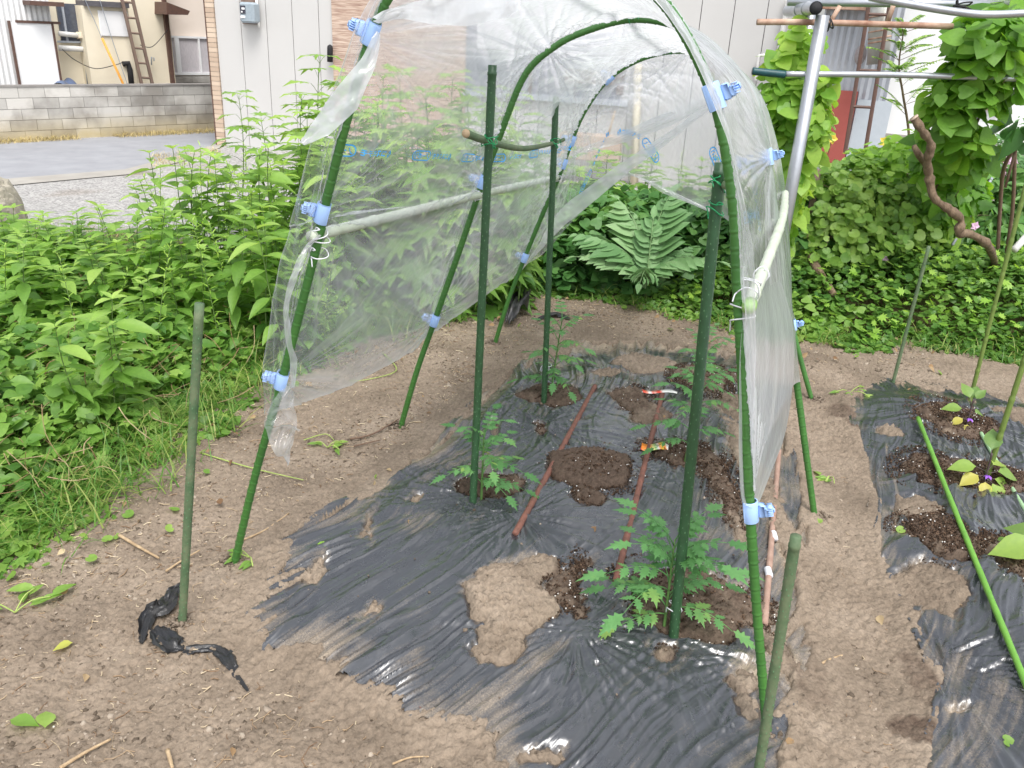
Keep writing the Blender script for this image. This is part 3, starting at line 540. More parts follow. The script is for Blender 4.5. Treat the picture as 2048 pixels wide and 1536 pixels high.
# ---------------------------------------------------------------- film clips
def clip(i, z, side, label, L=.053, flip=1, R=.0185):
    c = smoothpts(C3D[i], 14); k = int(np.argmax(c[:, 2])); seg = c[:k] if side < 0 else c[k:]; j = int(np.argmin(abs(seg[:, 2]-z))); j = min(max(j, 1), len(seg)-2)
    P = seg[j]; T = seg[j+1]-seg[j-1]; T /= np.linalg.norm(T); out = np.array([side*1., -.15, .1]); out -= T*(out@T); out /= np.linalg.norm(out); bb = np.cross(T, out)
    b = MB(); th = np.linspace(-2.45, 2.45, 22); V = []; 
    for s, rr in ((-.5, R), (-.46, R*1.06), (.46, R*1.06), (.5, R)):
        for q in (1, .86): V += [P+T*s*L+(-bb*math.sin(a)*0+out*math.cos(a)+bb*math.sin(a))*rr*q for a in th]
    V = np.array(V); n = len(th); F = []
    for a in range(3):
        for j2 in range(n-1):
            F.append([a*2*n+j2, a*2*n+j2+1, (a+1)*2*n+j2+1, (a+1)*2*n+j2]); F.append([a*2*n+n+j2+1, a*2*n+n+j2, (a+1)*2*n+n+j2, (a+1)*2*n+n+j2+1])
    for a in (0, 3):
        for j2 in range(n-1): F.append([a*2*n+j2, a*2*n+n+j2, a*2*n+n+j2+1, a*2*n+j2+1])
    for a in range(3):
        for j2 in (0, n-1): F.append([a*2*n+j2, (a+1)*2*n+j2, (a+1)*2*n+n+j2, a*2*n+n+j2])
    b.add(V, np.array(F)); o = b.build('film_clip', CLIP, loc=P); tag(o, label, 'film clip', 'blue clips holding the film on the hoops')
    t = MB(); axm = np.array([T, out, bb])
    # lever: a ribbed tab standing off the band
    box(t, P+out*(R*1.02+.008), L*.62, .016, .020, axm, bev=.003); box(t, P+out*(R*1.02+.019)+T*L*.06, L*.42, .012, .026, axm, bev=.003)
    box(t, P+out*(R*1.02+.030)-T*L*.02*flip, L*.26, .014, .018, axm, bev=.003)
    for q in range(5): box(t, P+out*(R*1.02+.026)+T*(q-2)*.005, .0018, .012, .027, axm)
    t.V = [v-P for v in t.V]; t.build('lever', CLIP, parent=o); return P
CL = [(0, .708, -1, 'blue film clip low on the front left hoop leg'), (0, 1.195, -1, 'blue film clip on the front left hoop leg just above the side rail'), (0, 1.625, -1, 'blue film clip high on the left shoulder of the front hoop'),
 (0, 1.545, 1, 'blue film clip high on the right shoulder of the front hoop'), (0, .655, 1, 'blue film clip low on the front right hoop leg, facing the camera'),
 (1, .54, -1, 'blue film clip low on the middle left hoop leg'), (1, 1.11, -1, 'blue film clip on the middle left hoop leg above the rail'),
 (2, .53, -1, 'blue film clip low on the rear left hoop leg'), (2, 1.04, -1, 'blue film clip on the rear left hoop leg, lower of the pair by the tie'), (2, 1.15, -1, 'blue film clip on the rear left hoop leg, upper of the pair'),
 (2, 1.45, -1, 'blue film clip on the left shoulder of the rear hoop'), (2, .381, 1, 'blue film clip low on the rear right hoop leg'), (1, 1.30, 1, 'blue film clip on the right side of the middle hoop behind the film')]
CP = [clip(*c) for c in CL]
# ================================================================ TUNNEL FILM
def clearfilm():
    m, n, l, o = mat('clear_film')
    cr = nd(n, 'ShaderNodeAttribute', attribute_name='crease_glare'); tc = nd(n, 'ShaderNodeTexCoord')
    n1 = nd(n, 'ShaderNodeTexNoise', Scale=2.2, Detail=5.); l.new(tc.outputs['Object'], n1.inputs[0])
    n2 = nd(n, 'ShaderNodeTexNoise', Scale=45., Detail=4.); l.new(tc.outputs['Object'], n2.inputs[0])
    lw = nd(n, 'ShaderNodeLayerWeight', Blend=.5)
    a = nd(n, 'ShaderNodeMath', operation='MULTIPLY_ADD'); a.inputs[1].default_value = .20; a.inputs[2].default_value = -.02; l.new(n1.outputs[0], a.inputs[0])
    b_ = nd(n, 'ShaderNodeMath', operation='MULTIPLY_ADD'); b_.inputs[1].default_value = .42; p3 = nd(n, 'ShaderNodeMath', operation='POWER'); p3.inputs[1].default_value = 2.5; l.new(lw.outputs['Facing'], p3.inputs[0]); l.new(p3.outputs[0], b_.inputs[0]); l.new(a.outputs[0], b_.inputs[2])
    c_ = nd(n, 'ShaderNodeMath', operation='MULTIPLY_ADD', use_clamp=True); c_.inputs[1].default_value = .75; l.new(cr.outputs['Fac'], c_.inputs[0]); l.new(b_.outputs[0], c_.inputs[2])
    tr = nd(n, 'ShaderNodeBsdfTransparent'); tr.inputs[0].default_value = (.96, .97, .985, 1)
    df = nd(n, 'ShaderNodeBsdfDiffuse'); df.inputs[0].default_value = (.92, .94, .98, 1); tl = nd(n, 'ShaderNodeBsdfTranslucent'); tl.inputs[0].default_value = (.97, .98, 1., 1)
    dm = nd(n, 'ShaderNodeMixShader'); dm.inputs[0].default_value = .7; l.new(df.outputs[0], dm.inputs[1]); l.new(tl.outputs[0], dm.inputs[2])
    mx = nd(n, 'ShaderNodeMixShader'); l.new(c_.outputs[0], mx.inputs[0]); l.new(tr.outputs[0], mx.inputs[1]); l.new(dm.outputs[0], mx.inputs[2])
    gl = nd(n, 'ShaderNodeBsdfGlossy', Roughness=.09); fr = nd(n, 'ShaderNodeLayerWeight', Blend=.5); bp = nd(n, 'ShaderNodeBump', Strength=.35, Distance=.004); l.new(n2.outputs[0], bp.inputs['Height']); l.new(bp.outputs[0], gl.inputs['Normal']); l.new(bp.outputs[0], fr.inputs['Normal'])
    p5 = nd(n, 'ShaderNodeMath', operation='POWER'); p5.inputs[1].default_value = 4.; l.new(fr.outputs['Facing'], p5.inputs[0]); fm = nd(n, 'ShaderNodeMath', operation='MULTIPLY_ADD', use_clamp=True); fm.inputs[1].default_value = .75; fm.inputs[2].default_value = .055; l.new(p5.outputs[0], fm.inputs[0])
    m2_ = nd(n, 'ShaderNodeMixShader'); l.new(fm.outputs[0], m2_.inputs[0]); l.new(mx.outputs[0], m2_.inputs[1]); l.new(gl.outputs[0], m2_.inputs[2]); l.new(m2_.outputs[0], o.inputs[0]); return m
CLEAR = clearfilm()
TD = (C1-A1)/np.linalg.norm(C1-A1)          # direction of the tunnel, away from the camera
def cut(i, zl, zr, off=.016):
    c = smoothpts(C3D[i], 14); k = int(np.argmax(c[:, 2])); a = np.argmin(abs(c[:k, 2]-zl)); b = k+np.argmin(abs(c[k:, 2]-zr)); c = c[a:b+1]
    ctr = np.array([c[:, 0].mean(), c[:, 1].mean(), .7]); d = c-ctr; d -= TD[None]*(d@TD)[:, None]; d /= np.linalg.norm(d, axis=1)[:, None]; return resample(c+d*off, 241)
S1 = cut(0, .60, .70); S2 = cut(1, .46, .56); S3 = cut(2, .45, .36)
vv = np.linspace(0, 1, 241)
def lerp(a, b, t): return a*(1-t)+b*t
# front flap: short overhang before the first hoop, longest on the left side where it swings outwards
fl = np.interp(vv, [0, .06, .14, .24, .32, .40, .48, .56, .66, .74, .84, 1], [.03, .07, .10, .09, .07, .05, .05, .05, .09, .14, .10, .02])
outw = np.stack([-np.cos(vv*np.pi), np.zeros(241), np.zeros(241)], 1)
S0 = S1-TD*fl[:, None]+outw*np.interp(vv, [0, .08, .18, .3, .45, .6, .8, 1], [.0, .012, .02, .02, .0, .03, .05, 0])[:, None]-np.array([0, 0, 1])*np.interp(vv, [0, .3, .5, .7, 1], [0, .0, .03, .03, 0])[:, None]
# tail: loose end of the sheet hanging behind the rear hoop
lowpx = [(1052, 528), (1095, 500), (1135, 452), (1200, 392), (1262, 352), (1330, 388), (1400, 415), (1452, 438), (1530, 520), (1590, 640)]
CB = C1+TD*.28; e_ = (C2-C1)/W3
low = smoothpts([ONP(CB, CB+e_, *p) for p in lowpx], 8); low = resample(low, 241)
low[0] = lerp(low[0], S3[0], .8); low[-1] = lerp(low[-1], S3[-1], .8)
rows = []; us = []
NU = [26, 74, 74, 60]
for s in range(NU[0]): t = s/NU[0]; rows.append(lerp(S0, S1, t)); us.append(-1+t)
def bay(P, Q, n, sag, hemL, hemR, base):
    for s in range(n):
        t = s/n; q = 4*t*(1-t); R = lerp(P, Q, t); c = R.mean(0); d = c-R; d[:, :] -= TD[None]*(d@TD)[:, None]; d /= np.linalg.norm(d, axis=1)[:, None]+1e-9
        sg = sag*q*(.35+.65*np.sin(np.pi*vv)**2*(1+.5*np.cos(2*np.pi*vv))) ; R = R+d*sg[:, None]
        wL = ss(.14, 0, vv); wR = ss(.86, 1, vv); R = R+np.array([0, 0, 1.])*((hemL*wL+hemR*wR)*q)[:, None]; rows.append(R); us.append(base+t)
bay(S1, S2, NU[1], .055, -.05, .05, 0); bay(S2, S3, NU[2], .05, .0, .0, 1)
for s in range(NU[3]+1):
    t = s/NU[3]; bulge = np.sin(np.pi*t)*.10*np.sin(np.pi*vv); rows.append(lerp(S3, low, t)+TD*bulge[:, None]+np.array([0, 0, .04])*np.sin(np.pi*t)*np.sin(np.pi*vv)[:, None]); us.append(2+t)
GR = np.array(rows); us = np.array(us); NR = len(us)
def dens(Gr, u_, k=3, kv=3):   # refine the sheet
    from numpy import interp
    ui = np.linspace(0, len(u_)-1, (len(u_)-1)*k+1); vi = np.linspace(0, Gr.shape[1]-1, (Gr.shape[1]-1)*kv+1); a = np.floor(ui).astype(int).clip(0, len(u_)-2); f = (ui-a)[:, None, None]
    g = Gr[a]*(1-f)+Gr[a+1]*f; b = np.floor(vi).astype(int).clip(0, Gr.shape[1]-2); f2 = (vi-b)[None, :, None]; return g[:, b]*(1-f2)+g[:, b+1]*f2, np.interp(ui, np.arange(len(u_)), u_)
GR, us = dens(GR, us, 2, 3); nu, nv = GR.shape[:2]
U, Vv = np.meshgrid(us, np.linspace(0, 1, nv), indexing='ij')
du = np.gradient(GR, axis=0); dv = np.gradient(GR, axis=1); NN = np.cross(du, dv); NN /= np.linalg.norm(NN, axis=2)[:, :, None]+1e-9
arcl = Vv*3.6; along = U*1.13
cre_glare = np.zeros_like(U); dsp = np.zeros_like(U)
def vof(i, z, side):
    c = [S1, S2, S3][i]; k = int(np.argmax(c[:, 2])); j = np.argmin(abs(c[:k, 2]-z)) if side < 0 else k+np.argmin(abs(c[k:, 2]-z)); return j/240.
ANC = [(i, vof(i, z, sd_), .42, 1.) for i, z, sd_, _ in CL]+[(1, vof(1, 1.6, -1), .45, 1.3), (1, .5, .3, .6), (2, .5, .45, 1.2), (2, .42, .4, .8), (0, .5, .3, .6), (1, vof(1, .9, -1), .3, .9), (2, vof(2, .8, -1), .45, 1.1), (2, vof(2, 1.25, -1), .5, 1.2), (1, vof(1, 1.35, -1), .45, 1.)]
for k, (i, v0, R0, am) in enumerate(ANC):
    dx = along-i*1.13; dy = arcl-v0*3.6; r = np.hypot(dx, dy)+1e-4; th = np.arctan2(dy, dx); e = np.exp(-(r/(R0*1.25))**1.5)*ss(.0, .05, r)*am
    for f, a_ in ((9, 1.2), (21, .7), (47, .25)):
        nz = vn((th+9)*f/2+k*7, r*1.3+k, 300+k); rd = np.clip(1-np.abs(nz*2-1)*1.6, 0, 1)**3; dsp += e*rd*a_*.009; cre_glare += e*rd*a_*.36
# broad tension wrinkles and soft undulation
sk = arcl*1.0+along*.55
for f, a_, s_ in ((5, .012, 1.), (13, .005, 1.6)):
    nz = vn(sk*f, along*s_, 400+f); dsp += (nz-.5)*a_
nz = vn(arcl*26+along*9, along*1.7, 420); cre_glare += np.clip(nz-.74, 0, 1)*.8*ss(.45, .7, fbm(arcl*2, along*2, 2, 430)); cre_glare += .05*fbm(arcl*5, along*5, 3, 440)
# hems read whiter; the top is whitened as sky glare put into the colour
cre_glare += .35*np.exp(-(Vv/.006)**2)+.35*np.exp(-((1-Vv)/.006)**2)+.5*np.exp(-((U+1)/.05)**2)+.3*np.exp(-((3-U)/.03)**2)
cre_glare += .22*ss(.30, .42, Vv)*ss(.78, .6, Vv)*(.6+.8*fbm(arcl*3, along*2.5, 3, 450)) + .35*ss(.80, .92, Vv)*ss(2.2, 0, U)*(.5+.7*fbm(arcl*9+along*5, along*3, 3, 460))
cre_glare += .06*ss(2.0, 2.15, U); cre_glare *= .55+.45*ss(.3, .45, Vv); cre_glare += .35*np.exp(-((Vv-.52)/.022)**2)*ss(-.2, .1, U)*ss(2.2, 2, U); cre_glare += .24*ss(.36, .5, Vv)*ss(.82, .7, Vv)*ss(2.1, 1.2, U)+.16*ss(.78, .88, Vv)*ss(2.1, 1.9, U)  # the broad top band is painted sky glare as well
keep_ = ss(0, .12, np.minimum(np.abs(U-0), np.minimum(np.abs(U-1), np.abs(U-2)))); dsp *= .25+.75*keep_
GR = GR+NN*dsp[:, :, None]
I = np.arange(nu-1)[:, None]*nv+np.arange(nv-1)[None]; b = MB(); b.add(GR.reshape(-1, 3), np.stack([I, I+1, I+nv+1, I+nv], -1).reshape(-1, 4))
FO = GR[0, 0].copy(); film = b.build('tunnel_film', CLEAR, loc=FO); attr(film, 'crease_glare', np.clip(cre_glare, 0, 1)); tag(film, 'clear crinkled plastic film stretched over the tunnel hoops with pale blue print', 'plastic film')
def FP(u, v, off=.003):
    x = np.interp(u, us, np.arange(nu)); y = np.clip(v, 0, 1)*(nv-1); a = min(int(x), nu-2); c = min(int(y), nv-2); f, g = x-a, y-c
    p = (GR[a, c]*(1-f)+GR[a+1, c]*f)*(1-g)+(GR[a, c+1]*(1-f)+GR[a+1, c+1]*f)*g; q = NN[a, c]; ctr = lerp(A1, C2, .5)+[0, 0, .8]; q = q*np.sign(q@(ctr-p)); return p+q*abs(off)*2.5
# folded white hems (double film) at the front: over the left shoulder and down the outer left edge
def ribbon(pts, wds, name, m, parent, cr=.9, wob=.01, seed=0, n=9, side=None):
    P = smoothpts(pts, 10); mm = len(P); T = np.gradient(P, axis=0); T /= np.linalg.norm(T, axis=1)[:, None]; sd_ = np.array(side if side is not None else (.2, -.3, -.9), float)
    B = sd_[None]-T*(T@sd_)[:, None]; B /= np.linalg.norm(B, axis=1)[:, None]; N = np.cross(T, B); Wd = np.interp(np.linspace(0, 1, mm), np.linspace(0, 1, len(wds)), wds); u = np.linspace(0, 1, n)
    V = P[:, None]+B[:, None]*(Wd[:, None]*u[None])[:, :, None]+N[:, None]*((vn(np.arange(mm)[:, None]*.22+u[None]*2+seed, u[None]*3+0*np.arange(mm)[:, None], 500+seed)-.5)*wob*3)[:, :, None]
    I = np.arange(mm-1)[:, None]*n+np.arange(n-1)[None]; b = MB(); b.add(V.reshape(-1, 3)-FO, np.stack([I, I+1, I+n+1, I+n], -1).reshape(-1, 4)); o = b.build(name, m, parent=parent)
    attr(o, 'crease_glare', np.full(V.shape[0]*V.shape[1], cr)+.25*np.repeat(vn(np.arange(mm)*.8, np.zeros(mm), 9)-.5, n)); return o
e1_ = (A2-A1)/W1; F1 = A1-TD*.10
def onf(px, py, dd=.0): return ONP(A1-TD*dd, A2-TD*dd, px, py)
ribbon([onf(748, 35, .03), onf(800, 8, .05), onf(860, -4, .07), onf(930, -12, .09), onf(1000, -24, .1), onf(1040, -30, .1)], [.012, .03, .05, .06, .055, .045], 'folded_hem', CLEAR, film, .95, .008, 1, side=(.05, -.1, -1))
ribbon([onf(752, 62, .03), onf(722, 120, .06), onf(672, 180, .10), onf(625, 245, .13), onf(600, 285, .15)], [.01, .035, .06, .045, .01], 'folded_hem', CLEAR, film, .85, .008, 2, side=(.9, 0, -.35))
ribbon([onf(640, 468, .02), onf(612, 490, .04), onf(590, 530, .08), onf(572, 585, .10), onf(566, 640, .1), onf(578, 720, .05), onf(583, 775, .02)], [.005, .012, .018, .015, .016, .022, .01], 'folded_hem', CLEAR, film, .5, .006, 3, side=(1, 0, -.2))
def onb(px, py, dd=.0): return ONP(CB-TD*dd, CB-TD*dd+e_, px, py)
ribbon([onb(1056, 524, .24), onb(1088, 492, .2), onb(1122, 458, .1), onb(1160, 425, .05), onb(1215, 380, .03), onb(1270, 335, .03), onb(1330, 290, .05), onb(1400, 235, .1), onb(1445, 205, .15)], [.004, .03, .075, .085, .075, .06, .045, .03, .02], 'folded_hem', CLEAR, film, .62, .01, 5, side=(-.55, 0, .8))
ribbon([onb(1085, 330, .18), onb(1150, 300, .12), onb(1230, 270, .06), onb(1330, 225, .05), onb(1430, 180, .1)], [.004, .02, .05, .07, .05], 'folded_hem', CLEAR, film, .45, .02, 6, side=(.2, 0, -1))
ribbon([onb(1245, 342, .03), onb(1310, 372, .02), onb(1370, 402, .02), onb(1436, 432, .03)], [.006, .012, .016, .02], 'folded_hem', CLEAR, film, .7, .004, 7, side=(.2, 0, 1))
# loose pointed tip of film hanging below the front left clip
tipx = [(578, 772), (572, 800), (568, 850), (572, 900), (577, 930)]; wl = [.008, .045, .07, .04, .003]
P = [onf(x_, y_, .02) for x_, y_ in tipx]; ribbon([p+np.array([-w_*.75, 0, 0]) for p, w_ in zip(P, wl)], [w_*1.5 for w_ in wl], 'hanging_tip', CLEAR, film, .3, .02, 4, n=15, side=(1, 0, 0))
# big loose drape at the front right: hangs outside the leg from the shoulder down to the low clip, widening backwards
def fan(top, left, right, name, cr, seed):
    n, k = 60, 40; L = resample(np.array(left), n); Rr = resample(np.array(right), n); u = np.linspace(0, 1, k); V = L[:, None]*(1-u)[None, :, None]+Rr[:, None]*u[None, :, None]
    wv = (vn(u[None]*9+seed, np.linspace(0, 1, n)[:, None]*1.5, 510+seed)-.5)*.035+(vn(u[None]*22+seed, np.linspace(0, 1, n)[:, None]*2, 520)-.5)*.012
    V = V+np.array([-.3, -.95, 0])[None, None]*(wv*np.sin(np.pi*u)[None]*ss(0, .15, np.linspace(0, 1, n))[:, None]*ss(1, .85, np.linspace(0, 1, n))[:, None])[:, :, None]
    I = np.arange(n-1)[:, None]*k+np.arange(k-1)[None]; b = MB(); b.add(V.reshape(-1, 3)-FO, np.stack([I, I+1, I+k+1, I+k], -1).reshape(-1, 4)); o = b.build(name, CLEAR, parent=film)
    c = cr+.5*np.clip(vn(u[None]*30+seed+np.linspace(0, 1, n)[:, None]*6, np.linspace(0, 1, n)[:, None]*3, 530)-.55, 0, 1)+0*V[:, :, 0]; attr(o, 'crease_glare', c)
dr_l = smoothpts([onf(1492, 600, .0), onf(1480, 700, .02), onf(1478, 820, .04), onf(1478, 920, .04), onf(1484, 1000, .03), onf(1505, 1016, .02)], 8)
mid = [ONP(lerp(A1, B1, f_), lerp(A2, B2, f_), x_, y_) for f_, x_, y_ in ((.5, 1560, 560), (.55, 1584, 640), (.6, 1588, 740), (.45, 1572, 860), (.2, 1540, 950), (.03, 1516, 1012))]
fan(None, dr_l, smoothpts(mid, 8), 'loose_drape', .34, 3)
# ---------------------------------------------------------------- print on the film
PRINT = plain('pale_blue_print', (.07, .46, .98), (.06, .42, .95), rough=.5, bump=0)
def textmesh(body, size):
    cu = bpy.data.curves.new('t', 'FONT'); cu.body = body; cu.size = size; cu.resolution_u = 2; cu.offset = .0007; ob = bpy.data.objects.new('t', cu); S.collection.objects.link(ob)
    dg = bpy.context.evaluated_depsgraph_get(); me = bpy.data.meshes.new_from_object(ob.evaluated_get(dg)); V = np.array([v.co[:] for v in me.vertices]) if len(me.vertices) else np.zeros((0, 3))
    F = [list(p.vertices) for p in me.polygons]; bpy.data.objects.remove(ob); return V, F
PH_ = .026
tv1, tf1 = textmesh('ノーポリ', PH_); tv2, tf2 = textmesh('コスミチモ', PH_*.95)
def pill(L, H, t):
    out = []; n = 7; r = H/2
    for rr in (r, r-t):
        a = [(L/2-r+rr*math.cos(x), rr*math.sin(x)) for x in np.linspace(-np.pi/2, np.pi/2, n)]+[(-L/2+r+rr*math.cos(x), rr*math.sin(x)) for x in np.linspace(np.pi/2, 3*np.pi/2, n)]; out += a
    m = 2*n; return np.array([(x, y, 0) for x, y in out]), [[i, (i+1) % m, m+(i+1) % m, m+i] for i in range(m)]
def printmark(origin, tu, tv, both=True, sc=1., part='brand_print', first=0):
    """2-D artwork mapped through a surface function: tu,tv unit steps"""
    b = MB()
    def put(V, F, x0, y0):
        V = np.array([origin(-(v[0]+x0)*sc, (v[1]+y0)*sc) for v in V])-FO
        for f in F: b.add(V[f], np.arange(len(f)))
    w1 = PH_*4.6; 
    V, F = pill(w1, PH_*1.55, .0045); put(V, F, w1/2, 0)
    if len(tv1): put(tv1-[tv1[:, 0].min(), 0, 0], tf1, PH_*.4, -PH_*.38)
    if both:
        if len(tv2): put(tv2-[tv2[:, 0].min(), 0, 0], tf2, -PH_*5.2, -PH_*.35)
        D = np.array([[-PH_*6.2, 0, 0], [-PH_*5.75, .017, 0], [-PH_*5.3, 0, 0], [-PH_*5.75, -.017, 0], [-PH_*5.95, 0, 0], [-PH_*5.75, .007, 0], [-PH_*5.55, 0, 0], [-PH_*5.75, -.007, 0]]); put(D, [[0, 1, 5, 4], [1, 2, 6, 5], [2, 3, 7, 6], [3, 0, 4, 7]], 0, 0)
    b.build(part, PRINT, parent=film, smooth=False)
vL = [vof(0, 1.36, -1), vof(1, 1.21, -1), vof(2, 1.14, -1)]
def onfilm(u0):
    def f(dx, dy):
        u = u0+dx/1.13; v = np.interp(u, [-1, 0, 1, 2, 3], [vL[0], vL[0], vL[1], vL[2], vL[2]]); return FP(u, v+dy/3.6, -.004)
    return f
for u0 in (.0, .36, .70, 1.03, 1.36, 1.68): printmark(onfilm(u0+.06), 1, 1, True)
# prints on the tail
def tailprint(u0, v0, ang):
    ca, sa = math.cos(ang), math.sin(ang)
    def f(dx, dy): return FP(u0+(dx*sa+dy*ca)/.55, v0+(dx*ca-dy*sa)/2.2, -.004)
    return f
for u0, v0, an in ((2.62, .27, -.5), (2.72, .42, -2.6), (2.74, .62, .6), (2.6, .72, .75)): printmark(tailprint(u0, v0, an), 1, 1, True)
def onR(u0):
    def f(dx, dy): u = u0+dx/1.13; return FP(u, .80+dy/3.6, -.004)
    return f
for u0 in (.10, .5): printmark(onR(u0), 1, 1, True)
# ================================================================ TOMATO STAKES
def stake(p0, p1, m, label, r=.0125, nub=True, cap=True, group=None, name='garden_stake', pitch=.028, nm=None, cat='stake'):
    p0, p1 = np.array(p0, float), np.array(p1, float); L = np.linalg.norm(p1-p0); T = (p1-p0)/L; b = MB(); n = int(L/.05)+2
    s = np.linspace(0, L, n); rr = np.full(n, r)+(.0004*np.sin(s*40)); P = p0+T*s[:, None]
    P = np.concatenate([P[:-1], [p1-T*.030, p1-T*.028, p1-T*.02, p1-T*.0185, p1]]); rr = np.concatenate([rr[:-1], [r, r*1.1, r*1.1, r*.98, r*1.0]])
    if not cap: P = P[:-5]; rr = rr[:-5]; P = np.vstack([P, p1]); rr = np.r_[rr, r]
    tube(b, P, rr, 14)
    o = b.build(name, m, loc=p0)
    if nub:
        a = np.array([0, 0, 1.]) if abs(T[2]) < .9 else np.array([1., 0, 0]); u = np.cross(T, a); u /= np.linalg.norm(u); v = np.cross(T, u); k = MB(); c = []; d = []
        for i in range(int((L-.05)/pitch)):
            for j in range(6):
                an = j/6*2*np.pi+(i % 2)*.52; dr = u*math.cos(an)+v*math.sin(an); c.append(T*(i*pitch+.02+(j % 2)*pitch*.5)+dr*r*.96); d.append(dr)
        c = np.array(c); d = np.array(d); TV = np.array([[-.5, 0, -.8], [.5, 0, -.8], [.5, 0, .8], [-.5, 0, .8], [0, 1, 0]]); TF = [np.array([[0, 1, 4], [1, 2, 4], [2, 3, 4], [3, 0, 4]])]
        scatter(k, TV, TF, c, d, np.tile(T, (len(c), 1)), np.tile([.0028, .0026, .003], (len(c), 1)), np.zeros(len(c))); k.build('nubs', nm or NUB_HI, parent=o)
    return tag(o, label, cat, group)
def topat(base, px, py, Y=None):
    return AT(px, py, base[1] if Y is None else Y)
SP = []
for (bx, by, tx, ty, lean, lab) in ((945, 1018, 985, 130, .05, 'tall green knobbed stake beside the left front tomato seedling'), (1088, 815, 1112, 193, .04, 'tall green knobbed stake beside the far left tomato seedling'),
                                   (1347, 1290, 1441, 325, .10, 'tall green knobbed stake beside the nearest tomato seedling'), (1378, 900, 1448, 330, .0, 'tall green knobbed stake partly hidden behind the nearest one')):
    bs = GH(bx, by); tp = topat(bs, tx, ty, bs[1]+lean); tp = bs+(tp-bs); SP.append((bs, tp)); stake(bs-[0, 0, .05], tp, GREEN, lab, r=.0145 if bx in (1347,) else .0135, group='upright green stakes in the tomato bed')
def crossbar(px0, px1, a, b_, label, sag=.0, r=.011):
    p0, p1 = a, b_; P = smoothpts([p0, (p0*.55+p1*.45)-np.array([0, 0, sag]), p1], 14); b = MB(); s = np.linspace(0, 1, len(P)); tube(b, P, r*(1-.25*s)*(1+.03*np.sin(s*260)), 12)
    o = b.build('cross_stick', OLD, loc=p0); tag(o, label, 'stick'); e = MB(); d = p0-P[1]; d /= np.linalg.norm(d); ball(e, d*.004, r*1.02, 10, 8); e.build('cut_end', plain('cut_wood', (.5, .38, .24), (.35, .24, .14), rough=.8), parent=o); return P
def pt(i, z): b_, t_ = SP[i]; return b_+(t_-b_)*((z-b_[2])/(t_[2]-b_[2]))
y0, y1 = SP[0][0][1]+.03, SP[1][0][1]+.01
pa, pm_, pb = AT(932, 267, y0-.12), AT(1045, 297, (y0+y1)/2), AT(1128, 279, y1+.12)
P = smoothpts([pa, AT(975, 282, y0+.02), pm_, AT(1108, 286, y1+.03), pb], 10); b = MB(); s = np.linspace(0, 1, len(P)); tube(b, P, .0125*(1-.42*s)*(1+.03*np.sin(s*300)), 12); o = b.build('cross_stick', OLD, loc=P[0]); tag(o, 'bent old green stick tied level across the two left tomato stakes', 'stick')
e = MB(); ball(e, np.zeros(3), .0128, 12, 8); e.build('cut_end', plain('cut_wood', (.5, .38, .24), (.35, .24, .14), rough=.8), parent=o)
tie(AT(980, 283, SP[0][0][1]+.02), .021, GTIE, 'green vinyl tie binding the bent stick to the front left tomato stake', 3.4, axis=(.4, .2, 1), wob=.5, seed=11)
tie(AT(1109, 286, SP[1][0][1]+.02), .019, GTIE, 'green vinyl tie binding the bent stick to the far left tomato stake', 3.4, axis=(.4, .2, 1), wob=.5, seed=12)
tie(pt(2, SP[2][1][2]-.045), .021, GTIE, 'green vinyl tie around the top of the nearest tomato stake, upper loop', 2.2, axis=(.3, .2, 1), wob=.5, seed=13)
tie(pt(2, SP[2][1][2]-.105), .021, GTIE, 'green vinyl tie around the nearest tomato stake, lower loop', 1.3, axis=(.3, .2, 1), wob=.4, seed=14)
q = SP[2][1]-[0, 0, .05]; q2 = SP[3][1]-[0, 0, .03]; P = smoothpts([q-(q2-q)*.06+[.02, .0, 0], (q+q2)/2+[.02, 0, 0], q2+(q2-q)*.06+[.02, 0, 0]], 8); b = MB(); tube(b, P, .010, 10); o = b.build('cross_stick', OLD, loc=P[0]); tag(o, 'old green stick tied across the tops of the two right tomato stakes', 'stick')
# short stakes
OB = [((360, 1252), (399, 607), OLD, 'short weathered stake standing alone on the bare soil at left', .0115), ((1516, 1560), (1592, 1072), OLD, 'short weathered stake with a hollow top, leaning at the front right hoop leg', .0118), ((1783, 776), (1858, 492), OLD, 'thin weathered stake at the head of the eggplant bed', .009)]
for b0, t0, m_, lab, r in OB:
    bs = GH(*b0); tp = topat(bs, *t0); stake(bs-[0, 0, .04], tp, m_, lab, r=r, cap=(r > .0116), group=None)
for b0, t0, m_, lab, r, Yo in (((1937, 812), (2062, 330), OLIVE, 'olive green cane rising from the far eggplant seedling', .0095, .0), ((1970, 965), (2075, 640), OLIVE, 'olive green cane rising from the near eggplant seedling', .0105, 0)):
    bs = GH(*b0); tp = topat(bs, *t0); tp = bs+(tp-bs)*1.5; o = ringpole(smoothpts([bs-(tp-bs)*.03, (bs+tp)/2, tp], 10), r, .16).build('plant_cane', m_, loc=bs); tag(o, lab, 'cane')
